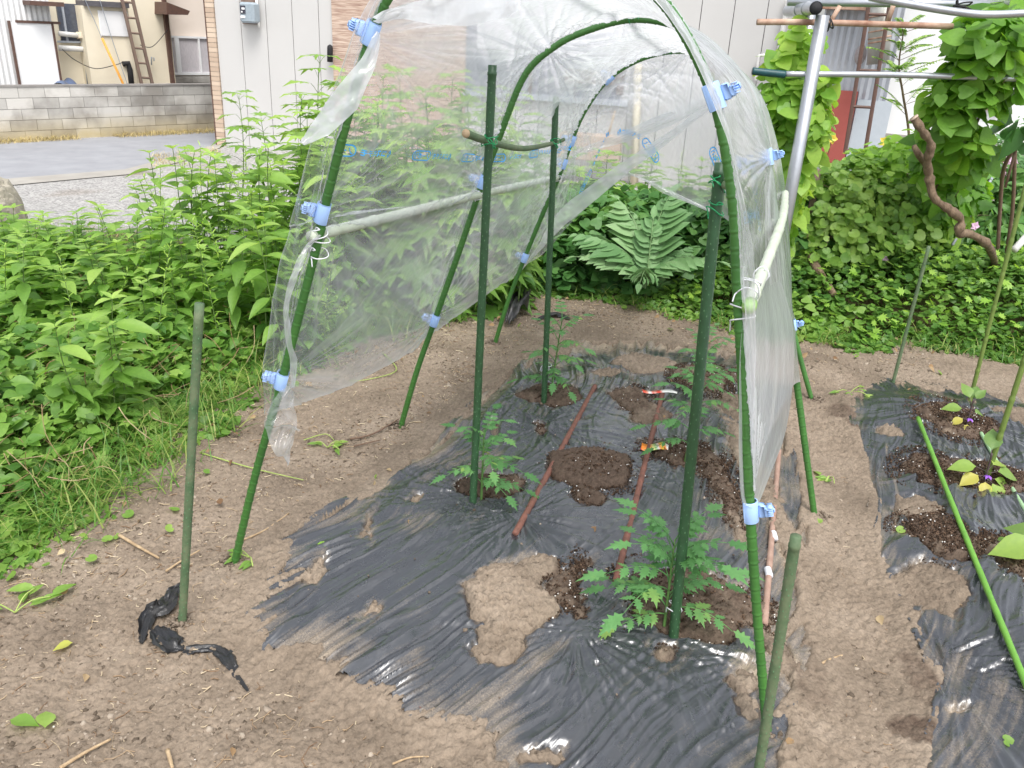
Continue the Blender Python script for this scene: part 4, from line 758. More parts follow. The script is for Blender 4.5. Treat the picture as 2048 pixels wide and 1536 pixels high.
# poles lying on the films
def lie(a, b_, r, m_, lab, z=.03, n='loose_pole'):
    p0 = GH(*a, z); p1 = GH(*b_, z); mid = (p0+p1)/2; mid[2] = max(max(H1(*(p0+(p1-p0)*q)[:2])-(p0+(p1-p0)*q)[2] for q in np.linspace(.05, .95, 19))+z*.8+mid[2], mid[2]-.004)
    P = resample(smoothpts([p0, mid, p1], 10), 60); s = np.linspace(0, 1, 60); b = MB(); tube(b, P, r*(1+.04*np.sin(s*47)+.03*np.sin(s*113)), 12); o = b.build(n, m_, loc=p0); return tag(o, lab, 'pole')
lie((1190, 772), (1030, 1068), .0115, RUST, 'rusty brown pole lying on the film between the left tomatoes and the bare mound')
lie((1325, 785), (1232, 1162), .0115, RUST, 'rusty brown pole lying down the middle of the tomato bed over the orange tag')
lie((1558, 900), (1529, 1248), .0105, plain('faded_pole', (.40, .27, .21), (.28, .17, .13), rough=.8, scale=20, bump=.4), 'faded pinkish pole lying along the right edge of the tomato bed')
lie((1836, 836), (2062, 1392), .0095, LIME, 'bright green cane lying across the eggplant bed', z=.05, n='loose_cane')
lie((1962, 866), (2065, 1045), .008, plain('pale_cane', (.34, .5, .3), (.24, .4, .2), rough=.5), 'paler green cane lying behind the near eggplant', n='loose_cane')
# plant tags
def tagcard(px, cols, w_, h_, yaw, lab, z=.034, curl=.01):
    c = GH(*px, z); n = 14; a = MB(); x = np.linspace(-.5, .5, n); V = []
    for s in (-.5, .5):
        for t in (0, .0008): V += [[u*w_, s*h_*(1-.25*(u > .4)), t+curl*math.sin(u*5)+curl] for u in x]
    V = np.array(V); F = [];  
    for i in range(n-1): F += [[i, i+1, 2*n+i+1, 2*n+i], [n+i+1, n+i, 3*n+i, 3*n+i+1], [i+1, i, n+i, n+i+1], [2*n+i, 2*n+i+1, 3*n+i+1, 3*n+i]]
    cr, sr = math.cos(yaw), math.sin(yaw); Rm = np.array([[cr, sr, 0], [-sr, cr, 0], [0, 0, 1]]); a.add(V@Rm, np.array(F)); 
    m, nn, l, oo = mat('tag_print'); tc = nd(nn, 'ShaderNodeTexCoord'); sx = nd(nn, 'ShaderNodeSeparateXYZ'); rp_ = ramp(nn, cols); rp_.color_ramp.interpolation = 'CONSTANT'; no = nd(nn, 'ShaderNodeTexNoise', Scale=160., Detail=2.)
    ma = nd(nn, 'ShaderNodeMath', operation='MULTIPLY_ADD'); ma.inputs[1].default_value = .28; ma.inputs[2].default_value = -.14; ad = nd(nn, 'ShaderNodeMath', operation='ADD'); l.new(tc.outputs['Generated'], sx.inputs[0]); l.new(no.outputs[0], ma.inputs[0]); l.new(ma.outputs[0], ad.inputs[0]); l.new(sx.outputs['X'], ad.inputs[1]); l.new(ad.outputs[0], rp_.inputs[0])
    bs = nd(nn, 'ShaderNodeBsdfPrincipled', Roughness=.3); l.new(rp_.outputs[0], bs.inputs['Base Color']); l.new(bs.outputs[0], oo.inputs[0]); o = a.build('plant_tag', m, loc=None); o.location = c; return tag(o, lab, 'plant tag')
wht, red, org, yel, grn = (.85, .84, .8), (.75, .06, .03), (.9, .28, .03), (.9, .6, .06), (.35, .6, .2)
tagcard((1318, 787), [(0, red), (.12, (.8, .2, .1)), (.2, wht), (.3, red), (.36, (.8, .45, .35)), (.42, red), (.56, wht), (.8, (.7, .7, .68)), (.84, wht)], .17, .034, -.18, 'long red and white plant tag lying under the end of the middle pole', .03)
tagcard((1309, 898), [(0, red), (.05, org), (.3, yel), (.36, org), (.42, (.75, .75, .3)), (.5, grn), (.57, wht), (.63, org), (.7, yel), (.78, org), (.88, wht)], .11, .062, -.22, 'orange packet shaped plant tag under the middle pole beside a tomato seedling', .03)
# curled white twist ties and brown leaf
for i, (px, py, l_) in enumerate(((1548, 1072, 'white tape scrap wrapped on the faded pole, upper'), (1537, 1145, 'white tape scrap wrapped on the faded pole, lower'))):
    p = GH(px, py, .03); b = MB(); tube(b, smoothpts([p+[-.002, -.02, 0], p, p+[.002, .02, 0]], 6), .0122, 10); o = b.build('tape_scrap', WIRE, loc=p); tag(o, l_, 'tape')
# ================================================================ LEAF TEMPLATES (x across, y along, z up; unit length)
def strip_leaf(ys_, hw, fold=.25, droop=.25, wave=0.):
    V = []; 
    for y, h in zip(ys_, hw):
        z = -droop*y*y
        V += [[-h, y, z+fold*h+wave*math.sin(y*22)], [-h*.5, y, z+fold*h*.35], [0, y, z-fold*h*.25], [h*.5, y, z+fold*h*.35], [h, y, z+fold*h-wave*math.sin(y*22)]]
    F = []
    for i in range(len(ys_)-1):
        for j in range(4): a = i*5+j; F.append([a, a+1, a+6, a+5])
    return np.array(V), [np.array(F)]
def fan_leaf(out, cup=.15, droop=.15, c=(0, .35)):
    o = np.array(out, float); n = len(o); r = np.hypot(o[:, 0]-c[0], o[:, 1]-c[1]); V = [[c[0], c[1], 0]]
    for x, y in o: V.append([lerp(c[0], x, .55), lerp(c[1], y, .55), cup*.15])
    for (x, y), q in zip(o, r): V.append([x, y, cup*q-droop*max(y-.3, 0)**2-.1*abs(x)**2])
    T = [[0, 1+i, 1+(i+1) % n] for i in range(n)]; Q = [[1+i, 1+n+i, 1+n+(i+1) % n, 1+(i+1) % n] for i in range(n)]
    return np.array(V), [np.array(T), np.array(Q)]
LANCE = strip_leaf([0, .06, .2, .4, .6, .8, .93, 1], [.015, .03, .15, .205, .175, .10, .04, .002], .3, .35)
OVATE = strip_leaf([0, .06, .2, .38, .58, .78, .92, 1], [.015, .06, .24, .32, .28, .15, .05, .002], .22, .3)
NARROW = strip_leaf([0, .3, .65, 1], [.01, .085, .07, .002], .3, .3)
HEART = fan_leaf([(0, .06), (.22, -.06), (.44, .05), (.5, .28), (.38, .58), (.18, .84), (0, 1.02), (-.18, .84), (-.38, .58), (-.5, .28), (-.44, .05), (-.22, -.06)], .12, .3)
ROUND = fan_leaf([(0, .15), (.16, -.02), (.38, .04), (.52, .3), (.48, .62), (.26, .9), (0, .98), (-.26, .9), (-.48, .62), (-.52, .3), (-.38, .04), (-.16, -.02)], .2, .1, (0, .45))
LOBED = fan_leaf([(0, .02), (.2, .1), (.42, -.02), (.3, .25), (.6, .38), (.3, .48), (.42, .86), (.14, .66), (0, 1.1), (-.14, .66), (-.42, .86), (-.3, .48), (-.6, .38), (-.3, .25), (-.42, -.02), (-.2, .1)], .1, .2, (0, .4))
PALM = fan_leaf([(0, 0), (.16, .16), (.5, .04), (.30, .28), (.72, .42), (.30, .46), (.46, .78), (.12, .62), (0, 1.15), (-.12, .62), (-.46, .78), (-.30, .46), (-.72, .42), (-.30, .28), (-.5, .04), (-.16, .16)], .05, .4, (0, .36))
SERR = fan_leaf([(0, 0), (.07, .10), (.24, .14), (.15, .26), (.36, .36), (.19, .42), (.34, .60), (.15, .60), (.22, .78), (.09, .76), (0, 1.08), (-.09, .76), (-.22, .78), (-.15, .60), (-.34, .60), (-.19, .42), (-.36, .36), (-.15, .26), (-.24, .14), (-.07, .10)], .1, .35, (0, .4))
BLADE = (np.array([[-.5, 0, 0], [.5, 0, 0], [-.42, .35, .06], [.42, .35, .06], [-.28, .7, .0], [.28, .7, .0], [0, 1, -.14]]), [np.array([[0, 1, 3, 2], [2, 3, 5, 4]]), np.array([[4, 5, 6]])])
def nrm(a): a = np.asarray(a, float); return a/(np.linalg.norm(a, axis=-1, keepdims=True)+1e-9)
def leaves(mb, T, pos, dr, up, sz, rnd, wid=1.):
    n = len(pos); sz = np.broadcast_to(np.asarray(sz, float), (n,)); scatter(mb, T[0], T[1], np.asarray(pos, float), nrm(dr), nrm(up), np.stack([sz*wid, sz, sz], 1), np.asarray(rnd, float))
# ---------------------------------------------------------------- tall weeds
def weedA(h, seed, leaf=LANCE, m=None, sz=.11, node=.055, nm='broad'):
    """upright stem, crossed pairs of lance leaves, tight bright top"""
    g = np.random.default_rng(seed); n = max(6, int(h/node)); lean = g.normal(size=2)*.10; ph = g.random()*6
    z = np.linspace(0, h, n+1); sx = lean[0]*(z/h)**1.5*h+.012*np.sin(z*9+ph); sy = lean[1]*(z/h)**1.5*h+.012*np.cos(z*8+ph); st = np.stack([sx, sy, z], 1)
    a = MB(); tube(a, smoothpts(st, 3), np.linspace(.0042, .0018, n*3+1), 6); P = []; D = []; U_ = []; Sz = []; R = []
    for i in range(1, n+1):
        t = i/n; an = ph+i*1.57+g.normal()*.25; k = 2 if i < n else 4
        if t < .25 and g.random() < .5: continue
        for j in range(k):
            b_ = an+j*(2*np.pi/k); el = lerp(-.15, .55, t**2)+g.normal()*.18; d = [math.cos(b_)*math.cos(el), math.sin(b_)*math.cos(el), math.sin(el)]
            P.append(st[i]); D.append(d); U_.append([-math.cos(b_)*math.sin(el)+g.normal()*.2, -math.sin(b_)*math.sin(el)+g.normal()*.2, math.cos(el)]); s_ = sz*(1-.15*abs(t-.6))*(1 if t < .85 else lerp(1, .5, (t-.85)/.15))*g.uniform(.75, 1.15)
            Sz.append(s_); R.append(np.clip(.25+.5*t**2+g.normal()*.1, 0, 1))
    f = MB(); leaves(f, leaf, P, D, U_, Sz, R); return a, f
def weedB(h, seed):
    """wispy stem with many narrow leaves"""
    g = np.random.default_rng(seed); n = int(h/.013); t = np.linspace(0, 1, n); lean = g.normal(size=2)*.12; st = np.stack([lean[0]*t**1.5*h, lean[1]*t**1.5*h, t*h], 1)
    a = MB(); tube(a, resample(st, 12), np.linspace(.003, .0012, 12), 5); an = np.arange(n)*2.4+g.random()*6; el = lerp(.2, .9, t)+g.normal(size=n)*.15
    D = np.stack([np.cos(an)*np.cos(el), np.sin(an)*np.cos(el), np.sin(el)], 1); U_ = np.stack([-np.cos(an)*np.sin(el), -np.sin(an)*np.sin(el), np.cos(el)], 1)
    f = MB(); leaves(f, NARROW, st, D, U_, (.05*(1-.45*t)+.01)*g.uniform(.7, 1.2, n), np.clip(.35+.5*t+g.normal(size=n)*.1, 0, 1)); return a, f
def weedC(h, seed, sz=.13):
    """stem with long stalked palmate leaves"""
    g = np.random.default_rng(seed); n = max(6, int(h/.06)); lean = g.normal(size=2)*.08; z = np.linspace(0, h, n+1); st = np.stack([lean[0]*z+.02*np.sin(z*6), lean[1]*z+.02*np.cos(z*5), z], 1)
    a = MB(); tube(a, smoothpts(st, 3), np.linspace(.0045, .0018, 3*n+1), 6); P = []; D = []; U_ = []; Sz = []; R = []
    for i in range(1, n+1):
        t = i/n; 
        for j in range(2 if i < n else 4):
            b_ = i*1.4+j*np.pi*(1 if i < n else .5)+g.normal()*.3; el = lerp(.2, .8, t)+g.normal()*.15; d = np.array([math.cos(b_)*math.cos(el), math.sin(b_)*math.cos(el), math.sin(el)]); L = sz*.55*lerp(1, .4, t)
            e = st[i]+d*L; tube(a, [st[i], st[i]+d*L*.6+[0, 0, .004], e], .0012, 4, cap=False); el2 = el-.7+g.normal()*.2; d2 = [math.cos(b_)*math.cos(el2), math.sin(b_)*math.cos(el2), math.sin(el2)]
            P.append(e); D.append(d2); U_.append([-math.cos(b_)*math.sin(el2), -math.sin(b_)*math.sin(el2), math.cos(el2)]); Sz.append(sz*lerp(1, .5, t**2)*g.uniform(.8, 1.15)); R.append(np.clip(.2+.6*t+g.normal()*.1, 0, 1))
    f = MB(); leaves(f, PALM, P, D, U_, Sz, R); return a, f
def weedproto(kind, seed):
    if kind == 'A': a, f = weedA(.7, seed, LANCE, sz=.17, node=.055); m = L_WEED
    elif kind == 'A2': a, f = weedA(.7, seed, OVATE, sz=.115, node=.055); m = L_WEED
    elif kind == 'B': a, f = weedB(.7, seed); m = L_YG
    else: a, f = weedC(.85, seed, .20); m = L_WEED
    return a.mesh('stem'), f.mesh('foliage', True), m
PROTO = {k: [weedproto(k, 100+i*7+ord(k[0])) for i in range(4)] for k in ('A', 'A2', 'B', 'C')}
for k in PROTO:
    for a, f, m in PROTO[k]: a.materials.append(STEM); f.materials.append(m)
WN = {'A': 'tall_weed', 'A2': 'tall_weed', 'B': 'wispy_weed', 'C': 'palmate_weed'}; HN = {'A': .7, 'A2': .7, 'B': .7, 'C': .85}
def weed(kind, x, y, h, label, group, i=0, rz=None):
    z = H1(x, y); o = empty(WN[kind], (x, y, z-.01), label, 'weed', group); a, f, m = PROTO[kind][i % 4]; s = h/HN[kind]
    for me, nm in ((a, 'stem'), (f, 'foliage')):
        c = bpy.data.objects.new(nm, me); S.collection.objects.link(c); c.parent = o
    sw = s**.45; o.scale = (sw, sw, s); o.rotation_euler = (0, 0, RNG.random()*6.28 if rz is None else rz); return o
def weedtop(kind, px, py, Y, label, group, i):
    p = AT(px, py, Y); z = H1(p[0], p[1]); h = p[2]-z
    if h > .12: return weed(kind, p[0], p[1], h, label, group, i)
g1 = 'leafy weeds along the left edge of the plot'; l1 = 'knee high broad leaved weed in the dense bank left of the tunnel'
i = 0
rg = np.random.default_rng(5)
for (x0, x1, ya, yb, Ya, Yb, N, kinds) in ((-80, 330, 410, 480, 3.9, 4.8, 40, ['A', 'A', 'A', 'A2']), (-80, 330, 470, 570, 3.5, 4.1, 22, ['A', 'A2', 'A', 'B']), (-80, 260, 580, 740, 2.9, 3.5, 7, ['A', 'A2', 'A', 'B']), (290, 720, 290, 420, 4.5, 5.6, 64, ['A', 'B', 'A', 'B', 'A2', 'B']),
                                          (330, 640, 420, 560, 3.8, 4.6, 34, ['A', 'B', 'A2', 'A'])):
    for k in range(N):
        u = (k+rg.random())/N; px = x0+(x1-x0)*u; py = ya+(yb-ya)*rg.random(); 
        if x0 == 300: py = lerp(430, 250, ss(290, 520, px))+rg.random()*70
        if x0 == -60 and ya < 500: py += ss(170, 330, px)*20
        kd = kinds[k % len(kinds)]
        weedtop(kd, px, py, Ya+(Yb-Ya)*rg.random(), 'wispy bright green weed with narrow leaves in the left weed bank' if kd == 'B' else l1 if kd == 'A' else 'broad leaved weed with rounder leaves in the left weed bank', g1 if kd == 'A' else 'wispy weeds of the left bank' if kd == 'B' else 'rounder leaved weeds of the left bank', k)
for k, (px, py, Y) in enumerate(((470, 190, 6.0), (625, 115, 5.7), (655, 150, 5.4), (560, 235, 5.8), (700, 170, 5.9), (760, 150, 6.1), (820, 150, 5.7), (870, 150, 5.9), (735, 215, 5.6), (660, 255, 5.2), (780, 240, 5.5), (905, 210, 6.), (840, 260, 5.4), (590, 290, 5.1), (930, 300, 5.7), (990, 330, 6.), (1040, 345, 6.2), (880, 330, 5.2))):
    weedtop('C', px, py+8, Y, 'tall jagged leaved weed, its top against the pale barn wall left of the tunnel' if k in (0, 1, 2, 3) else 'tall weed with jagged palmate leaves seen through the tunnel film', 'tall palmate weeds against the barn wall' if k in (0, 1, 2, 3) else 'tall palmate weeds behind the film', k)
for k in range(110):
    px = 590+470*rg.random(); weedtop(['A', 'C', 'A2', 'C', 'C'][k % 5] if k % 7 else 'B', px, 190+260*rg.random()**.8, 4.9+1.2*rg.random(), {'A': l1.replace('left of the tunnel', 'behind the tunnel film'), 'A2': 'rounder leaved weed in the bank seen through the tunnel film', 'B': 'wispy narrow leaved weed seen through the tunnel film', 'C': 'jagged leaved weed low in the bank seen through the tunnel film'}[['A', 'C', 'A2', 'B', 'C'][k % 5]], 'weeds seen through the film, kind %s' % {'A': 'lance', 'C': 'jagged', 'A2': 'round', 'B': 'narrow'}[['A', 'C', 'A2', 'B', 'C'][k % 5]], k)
# behind the tunnel on the right and around the cardoon
for k in range(30):
    px = 1120+380*rg.random(); kd = ['A2', 'C', 'A', 'B', 'A'][k % 5]; weedtop(kd, px, 290+110*rg.random(), 5.9+.9*rg.random(), {'A2': 'leafy weed with rounded leaves behind the far end of the tunnel', 'C': 'jagged leaved weed behind the far end of the tunnel', 'A': 'lance leaved weed behind the far end of the tunnel', 'B': 'wispy weed behind the far end of the tunnel'}[kd], 'weeds behind the tunnel, kind %s' % {'A': 'lance', 'C': 'jagged', 'A2': 'round', 'B': 'narrow'}[kd], k)
for k in range(26):
    px = 1640+430*rg.random(); py = 290+70*rg.random(); kd = ['B', 'A', 'B', 'C'][k % 4]; weedtop(kd, px, py+20, 6.3+.8*rg.random(), {'B': 'feathery grey green plant in the bed behind the pipe frame', 'A': 'leafy flowering plant in the bed behind the pipe frame', 'C': 'jagged leaved plant in the bed behind the pipe frame'}[kd], 'plants behind the pipe frame, kind %s' % {'B': 'feathery', 'A': 'leafy', 'C': 'jagged'}[kd], k)
# ---------------------------------------------------------------- ground cover (uncountable)
def coverpts(n, x0, x1, y0, y1, dmin=0., jit=.08, extra=None):
    P = np.stack([x0+(x1-x0)*RNG.random(n), y0+(y1-y0)*RNG.random(n)], 1); d = sdf(WPOLY, P[:, 0], P[:, 1])+(fbm(P[:, 0]*5, P[:, 1]*5, 3, 130)-.5)*.35; k = d < -dmin; P = P[k]; d = d[k]; return P, d
def cover(name, T, m, P, hgt, szr, label, cat, tilt=.45, rnd=(.1, .9), wid=1., seed=0, kind='stuff'):
    g = np.random.default_rng(seed); n = len(P); z = Hs(P[:, 0], P[:, 1])+hgt; pos = np.stack([P[:, 0], P[:, 1], z], 1); a = g.random(n)*6.283; el = g.normal(size=n)*tilt*.6
    D = np.stack([np.cos(a)*np.cos(el), np.sin(a)*np.cos(el), np.sin(el)], 1); U_ = nrm(np.stack([g.normal(size=n)*tilt, g.normal(size=n)*tilt-.25, np.ones(n)], 1)); cl_ = fbm(P[:, 0]*3, P[:, 1]*3, 3, 140+seed)
    f = MB(); leaves(f, T, pos, D, U_, szr[0]+(szr[1]-szr[0])*g.random(n), np.clip(rnd[0]+(rnd[1]-rnd[0])*(g.random(n)*.55+cl_*.9-.25), 0, 1), wid); o = f.build(name, m); return tag(o, label, cat, kind=kind)
def bankh(P, d, top):   # height of the leaf carpet above ground
    return ss(0, .5, -d)*top*(.5+fbm(P[:, 0]*2.5, P[:, 1]*2.5, 3, 150))
P, d = coverpts(60000, -3.9, -.1, 1.7, 6.3); t = RNG.random(len(P)); h = bankh(P, d, .13)*(1-.65*t**2)+.015*RNG.random(len(P)); kk = P[:, 1] < 4.9+1.2*ss(-1.6, -.8, P[:, 0])
q = fbm(P[:, 0]*1.6, P[:, 1]*1.6, 2, 160)
a_ = (q > .5) & kk; cover('ground_cover', ROUND, L_CLOV, P[a_], h[a_], (.022, .042), 'carpet of small round leaves on the left weed bank', 'ground cover', .5, seed=1)
a_ = (q <= .5) & (RNG.random(len(P)) < .6) & kk; cover('ground_cover', HEART, L_CLOV, P[a_], h[a_]*1.1, (.03, .06), 'carpet of heart shaped leaves on the left weed bank', 'ground cover', .5, seed=2)
P, d = coverpts(1900, -3.6, -.2, 1.8, 4.9, .05); cover('ground_cover', LOBED, L_WEED, P, bankh(P, d, .15)+.02, (.04, .085), 'lobed buttercup like leaves scattered through the left bank', 'ground cover', .45, seed=3)
P, d = coverpts(3000, -3.6, -.3, 2., 4.9, .2); cover('ground_cover', OVATE, L_WEED, P, bankh(P, d, .17)+.03, (.05, .09), 'pointed leaves scattered through the left bank', 'ground cover', .6, seed=4)
P, d = coverpts(50000, -.4, 5.2, 4., 7.2); t = RNG.random(len(P)); h = bankh(P, d, .22)*(1-.6*t**2)+.012
q = fbm(P[:, 0]*1.3, P[:, 1]*1.3, 2, 161); a_ = q > .47; cover('ground_cover', ROUND, L_CLOV, P[a_], h[a_], (.028, .05), 'carpet of small round leaves behind the tunnel and eggplant bed', 'ground cover', .55, seed=5)
a_ = (q <= .47) & (RNG.random(len(P)) < .75); cover('ground_cover', HEART, L_CLOV, P[a_], h[a_]*1.2, (.035, .07), 'carpet of heart shaped leaves behind the tunnel', 'ground cover', .55, seed=6)
P, d = coverpts(2200, .8, 5.2, 4.6, 7.2, .1); cover('ground_cover', LOBED, L_YG, P, bankh(P, d, .24)+.03, (.03, .06), 'light green lobed leaves behind the eggplant bed', 'ground cover', .5, seed=7)
# dark heart leaved bank around the big silvery plant
n = 5200; x = .2+1.9*RNG.random(n); y = 5.35+1.0*RNG.random(n); P = np.stack([x, y], 1); hh = (.16+.34*RNG.random(n)**.8)*ss(5.2, 5.75, y+.15*RNG.random(n)); cover('ground_cover', HEART, L_DARK, P, hh, (.06, .10), 'dark heart shaped leaves massed under the big silvery plant', 'ground cover', .7, (.1, .95), seed=8)
# grass
def grass(n, x0, x1, y0, y1, dmin, lab, L=(.08, .22), seed=0, filt=None, out=False, cl=True):
    g = np.random.default_rng(seed); P = np.stack([x0+(x1-x0)*g.random(n), y0+(y1-y0)*g.random(n)], 1)
    if cl: c = g.integers(0, len(P), len(P)//14); P = P[c[g.integers(0, len(c), n)]]+g.normal(size=(n, 2))*.045
    d = sdf(WPOLY, P[:, 0], P[:, 1]); k = (d < -dmin) & (d > -3) if not out else (d < .16); P = P[k]; n = len(P); a = g.random(n)*6.28; el = .35+.8*g.random(n); z = Hs(P[:, 0], P[:, 1])+.02
    D = np.stack([np.cos(a)*np.cos(el), np.sin(a)*np.cos(el), np.sin(el)], 1); U_ = np.stack([-np.cos(a)*np.sin(el), -np.sin(a)*np.sin(el), np.cos(el)], 1); Ls = L[0]+(L[1]-L[0])*g.random(n)**1.5
    T = BLADE[0].copy(); T[:, 2] = np.array([0, 0, .02, .02, -.08, -.08, -.3]); f = MB(); scatter(f, T, BLADE[1], np.stack([P[:, 0], P[:, 1], z], 1), nrm(D), nrm(U_), np.stack([.0035+.003*g.random(n), Ls, Ls], 1), np.clip(.2+.8*g.random(n)**1.5, 0, 1)); o = f.build('grass', L_GRASS); return tag(o, lab, 'grass', kind='stuff')
grass(22000, -3.2, -.1, 2.0, 5.4, -.02, 'tufts of fine grass through the left weed bank', (.08, .24), 1)
grass(5000, -2.4, .1, 2.0, 5., -.05, 'flattened grass at the foot of the left weed bank', (.1, .26), 2, out=True)
grass(9000, -.2, 4.6, 4.4, 6.2, -.05, 'fine grass along the foot of the bank behind the beds', (.06, .16), 3)
# dead leaves and pulled weeds on the soil
P = area(900, -2.2, 2.6, 1.3, 5.4); sdw = sdf(WPOLY, P[:, 0], P[:, 1]); k = (sdw > -.3) & (sdw < .35) & (RNG.random(len(P)) < .7) | (sdw > 0) & (RNG.random(len(P)) < .05); P = P[k][:, :2]
cover('dead_leaves', OVATE, L_DRY, P, .02+.02*RNG.random(len(P)), (.02, .045), 'shrivelled dead leaves along the edge of the weeds', 'dead leaves', .8, (0, 1), seed=9)
P = area(380, -2.2, 2.6, 1.5, 5.2); sdw = sdf(WPOLY, P[:, 0], P[:, 1]); k = ((sdw > -.05) & (sdw < .25)) | ((sdw > 0) & (RNG.random(len(P)) < .07) & (sdf(BED, P[:, 0], P[:, 1]) > 0)); P = P[k][:, :2]
cover('fallen_leaves', ROUND, L_CLOV, P, .022+.01*RNG.random(len(P)), (.02, .04), 'small green leaves creeping and dropped onto the soil', 'ground cover', .4, (.3, 1), seed=10)
# named bigger litter
def stick(pts, r, lab, m=None, n='twig', cat='twig'):
    P = smoothpts([GH(*p, .02+r) for p in pts], 6); b = MB(); s = np.linspace(0, 1, len(P)); tube(b, P, r*(1-.4*s)*(1+.1*np.sin(s*30)), 7, rnd=.7); o = b.build(n, m or TWIG, loc=P[0]); return tag(o, lab, cat)
TWIG = plain('dry_stalk', (.48, .36, .22), (.3, .2, .11), rough=.8, scale=60, bump=.4); TW2 = plain('brown_twig', (.2, .13, .09), (.12, .075, .05), rough=.85, scale=50)
VINE = plain('green_stalk', (.36, .45, .12), (.25, .34, .08), rough=.6)
stick([(238, 1070), (280, 1095), (318, 1116)], .006, 'thick straw coloured stalk on the soil between the left stakes and the weeds')
stick([(332, 1142), (365, 1120), (400, 1100)], .004, 'pale dry stalk lying behind the short left stake')
stick([(480, 1082), (530, 1060), (578, 1026)], .004, 'pale dry stalk lying just right of the front left hoop foot')
stick([(700, 878), (745, 868), (797, 838)], .005, 'brown twig lying at the foot of the middle left hoop leg', TW2)
stick([(708, 892), (760, 880)], .004, 'reddish twig beside the brown one near the middle hoop', TW2)
stick([(400, 905), (500, 935), (607, 960)], .003, 'long yellow green stem lying across the soil behind the front left hoop leg', VINE)
stick([(765, 705), (793, 740), (740, 758), (700, 762)], .003, 'bent yellow green stem lying under the left side of the tunnel', VINE)
stick([(608, 880), (650, 868), (668, 880)], .0025, 'small curled green stem near the hanging film tip', VINE)
stick([(120, 1536), (170, 1505), (222, 1478)], .005, 'straw stalk at the bottom left edge of the picture')
stick([(1638, 1330), (1660, 1318), (1685, 1310)], .004, 'short curved straw on the path between the beds')
stick([(335, 1500), (345, 1536)], .006, 'split pale stalk at the bottom of the picture')
stick([(785, 1528), (820, 1515), (858, 1513)], .003, 'thin curved straw in the foreground soil')
for k, (px, py, lab) in enumerate(((20, 1440, 'green leaf lying on the soil at the far bottom left corner'), (90, 1455, 'green leaf on the soil right of the bottom left corner'), (655, 1085, 'small green and tan leaf lying on the left edge of the mulch film'), (830, 1405, 'curled reddish brown dead leaf at the front edge of the mulch film'), (1640, 950, 'wilted pale leaf beside the middle right hoop foot'), (145, 1285, 'yellowed leaf fragment on the foreground soil'), (430, 775, 'curled tan dead leaf at the weed edge left of the front clip'))):
    b = MB(); p = GH(px, py, .03); r_ = np.random.default_rng(k); leaves(b, OVATE, [p], [[math.cos(k*2.), math.sin(k*2.), .1]], [[.2, .1, 1]], [.07 if 'green' in lab and k < 2 else .05], [.6]); o = b.build('fallen_leaf', [L_WEED, L_WEED, L_YG, plain('red_leaf', (.32, .09, .05), (.2, .06, .04)), L_CLOV, L_YEL, L_DRY][k], loc=p); tag(o, lab, 'leaf')
def uproot(px, py, lab, n=9, s=.09):
    p = GH(px, py, .02); r_ = np.random.default_rng(int(px)); o = empty('pulled_weed', p, lab, 'weed'); a = MB(); f = MB(); P = []; D = []
    for k in range(3):
        an = r_.random()*6.28; e = np.array([math.cos(an), math.sin(an), .15])*s*1.3; tube(a, smoothpts([np.zeros(3), e*.5+[0, 0, .015], e], 5), .0022, 6)
        for j in range(n//3): P.append(e*(.4+.3*j)); b_ = an+r_.normal()*.8; D.append([math.cos(b_), math.sin(b_), .15+.2*r_.random()])
    leaves(f, LANCE, P, D, np.tile([0, -.3, 1.], (len(P), 1)), s*r_.uniform(.7, 1.1, len(P)), r_.uniform(.3, .9, len(P))); a.build('stem', VINE, parent=o); f.build('foliage', L_WEED, parent=o)
uproot(30, 1225, 'uprooted wilting weed lying on bare soil at the left edge', 9, .075); uproot(500, 1130-15, 'small pulled green sprig by the front left hoop foot', 6, .05); uproot(655, 895, 'wilted grey green sprig near the hanging film tip', 6, .05); uproot(1660, 955, 'pair of wilted leaves on the path by the right hoop foot', 3, .05); uproot(1700, 800-15, 'cut green sprig on the soil above the eggplant bed', 6, .08)
# ---------------------------------------------------------------- TOMATOES
def compound(L, g, n=4, dr=.5):
    """one tomato leaf: arching stalk, pairs of toothed leaflets and an end leaflet; grows along +Y"""
    b = MB(); t = np.linspace(0, 1, 10); c = np.stack([.08*L*np.sin(t*3)*g.normal()*.5, t*L, .18*L*np.sin(t*2.2)-dr*L*t**2], 1); tube(b, c, np.linspace(.0022, .0010, 10), 6, rnd=.5)
    P = []; D = []; U_ = []; Z = []
    for i in range(n):
        q = .34+.58*i/n; k = np.array([np.interp(q, t, c[:, j]) for j in range(3)])
        for s in (-1, 1):
            s_ = L*(.40 if i % 2 == 1 or n < 4 else .30)*g.uniform(.75, 1.15)*(1-.12*i); P.append(k); D.append([s*.86, .5, -.25-dr*.5*g.random()]); U_.append([0, .25, 1]); Z.append(s_)
    P.append(c[-1]); D.append([.05, .8, -.45-.4*dr]); U_.append([0, .4, 1]); Z.append(L*.50)
    leaves(b, SERR, P, D, U_, Z, np.clip(.42+g.normal(size=len(P))*.16, 0, 1), .92); return b
def rotz(V, a): c, s = math.cos(a), math.sin(a); return V@np.array([[c, s, 0], [-s, c, 0], [0, 0, 1]])
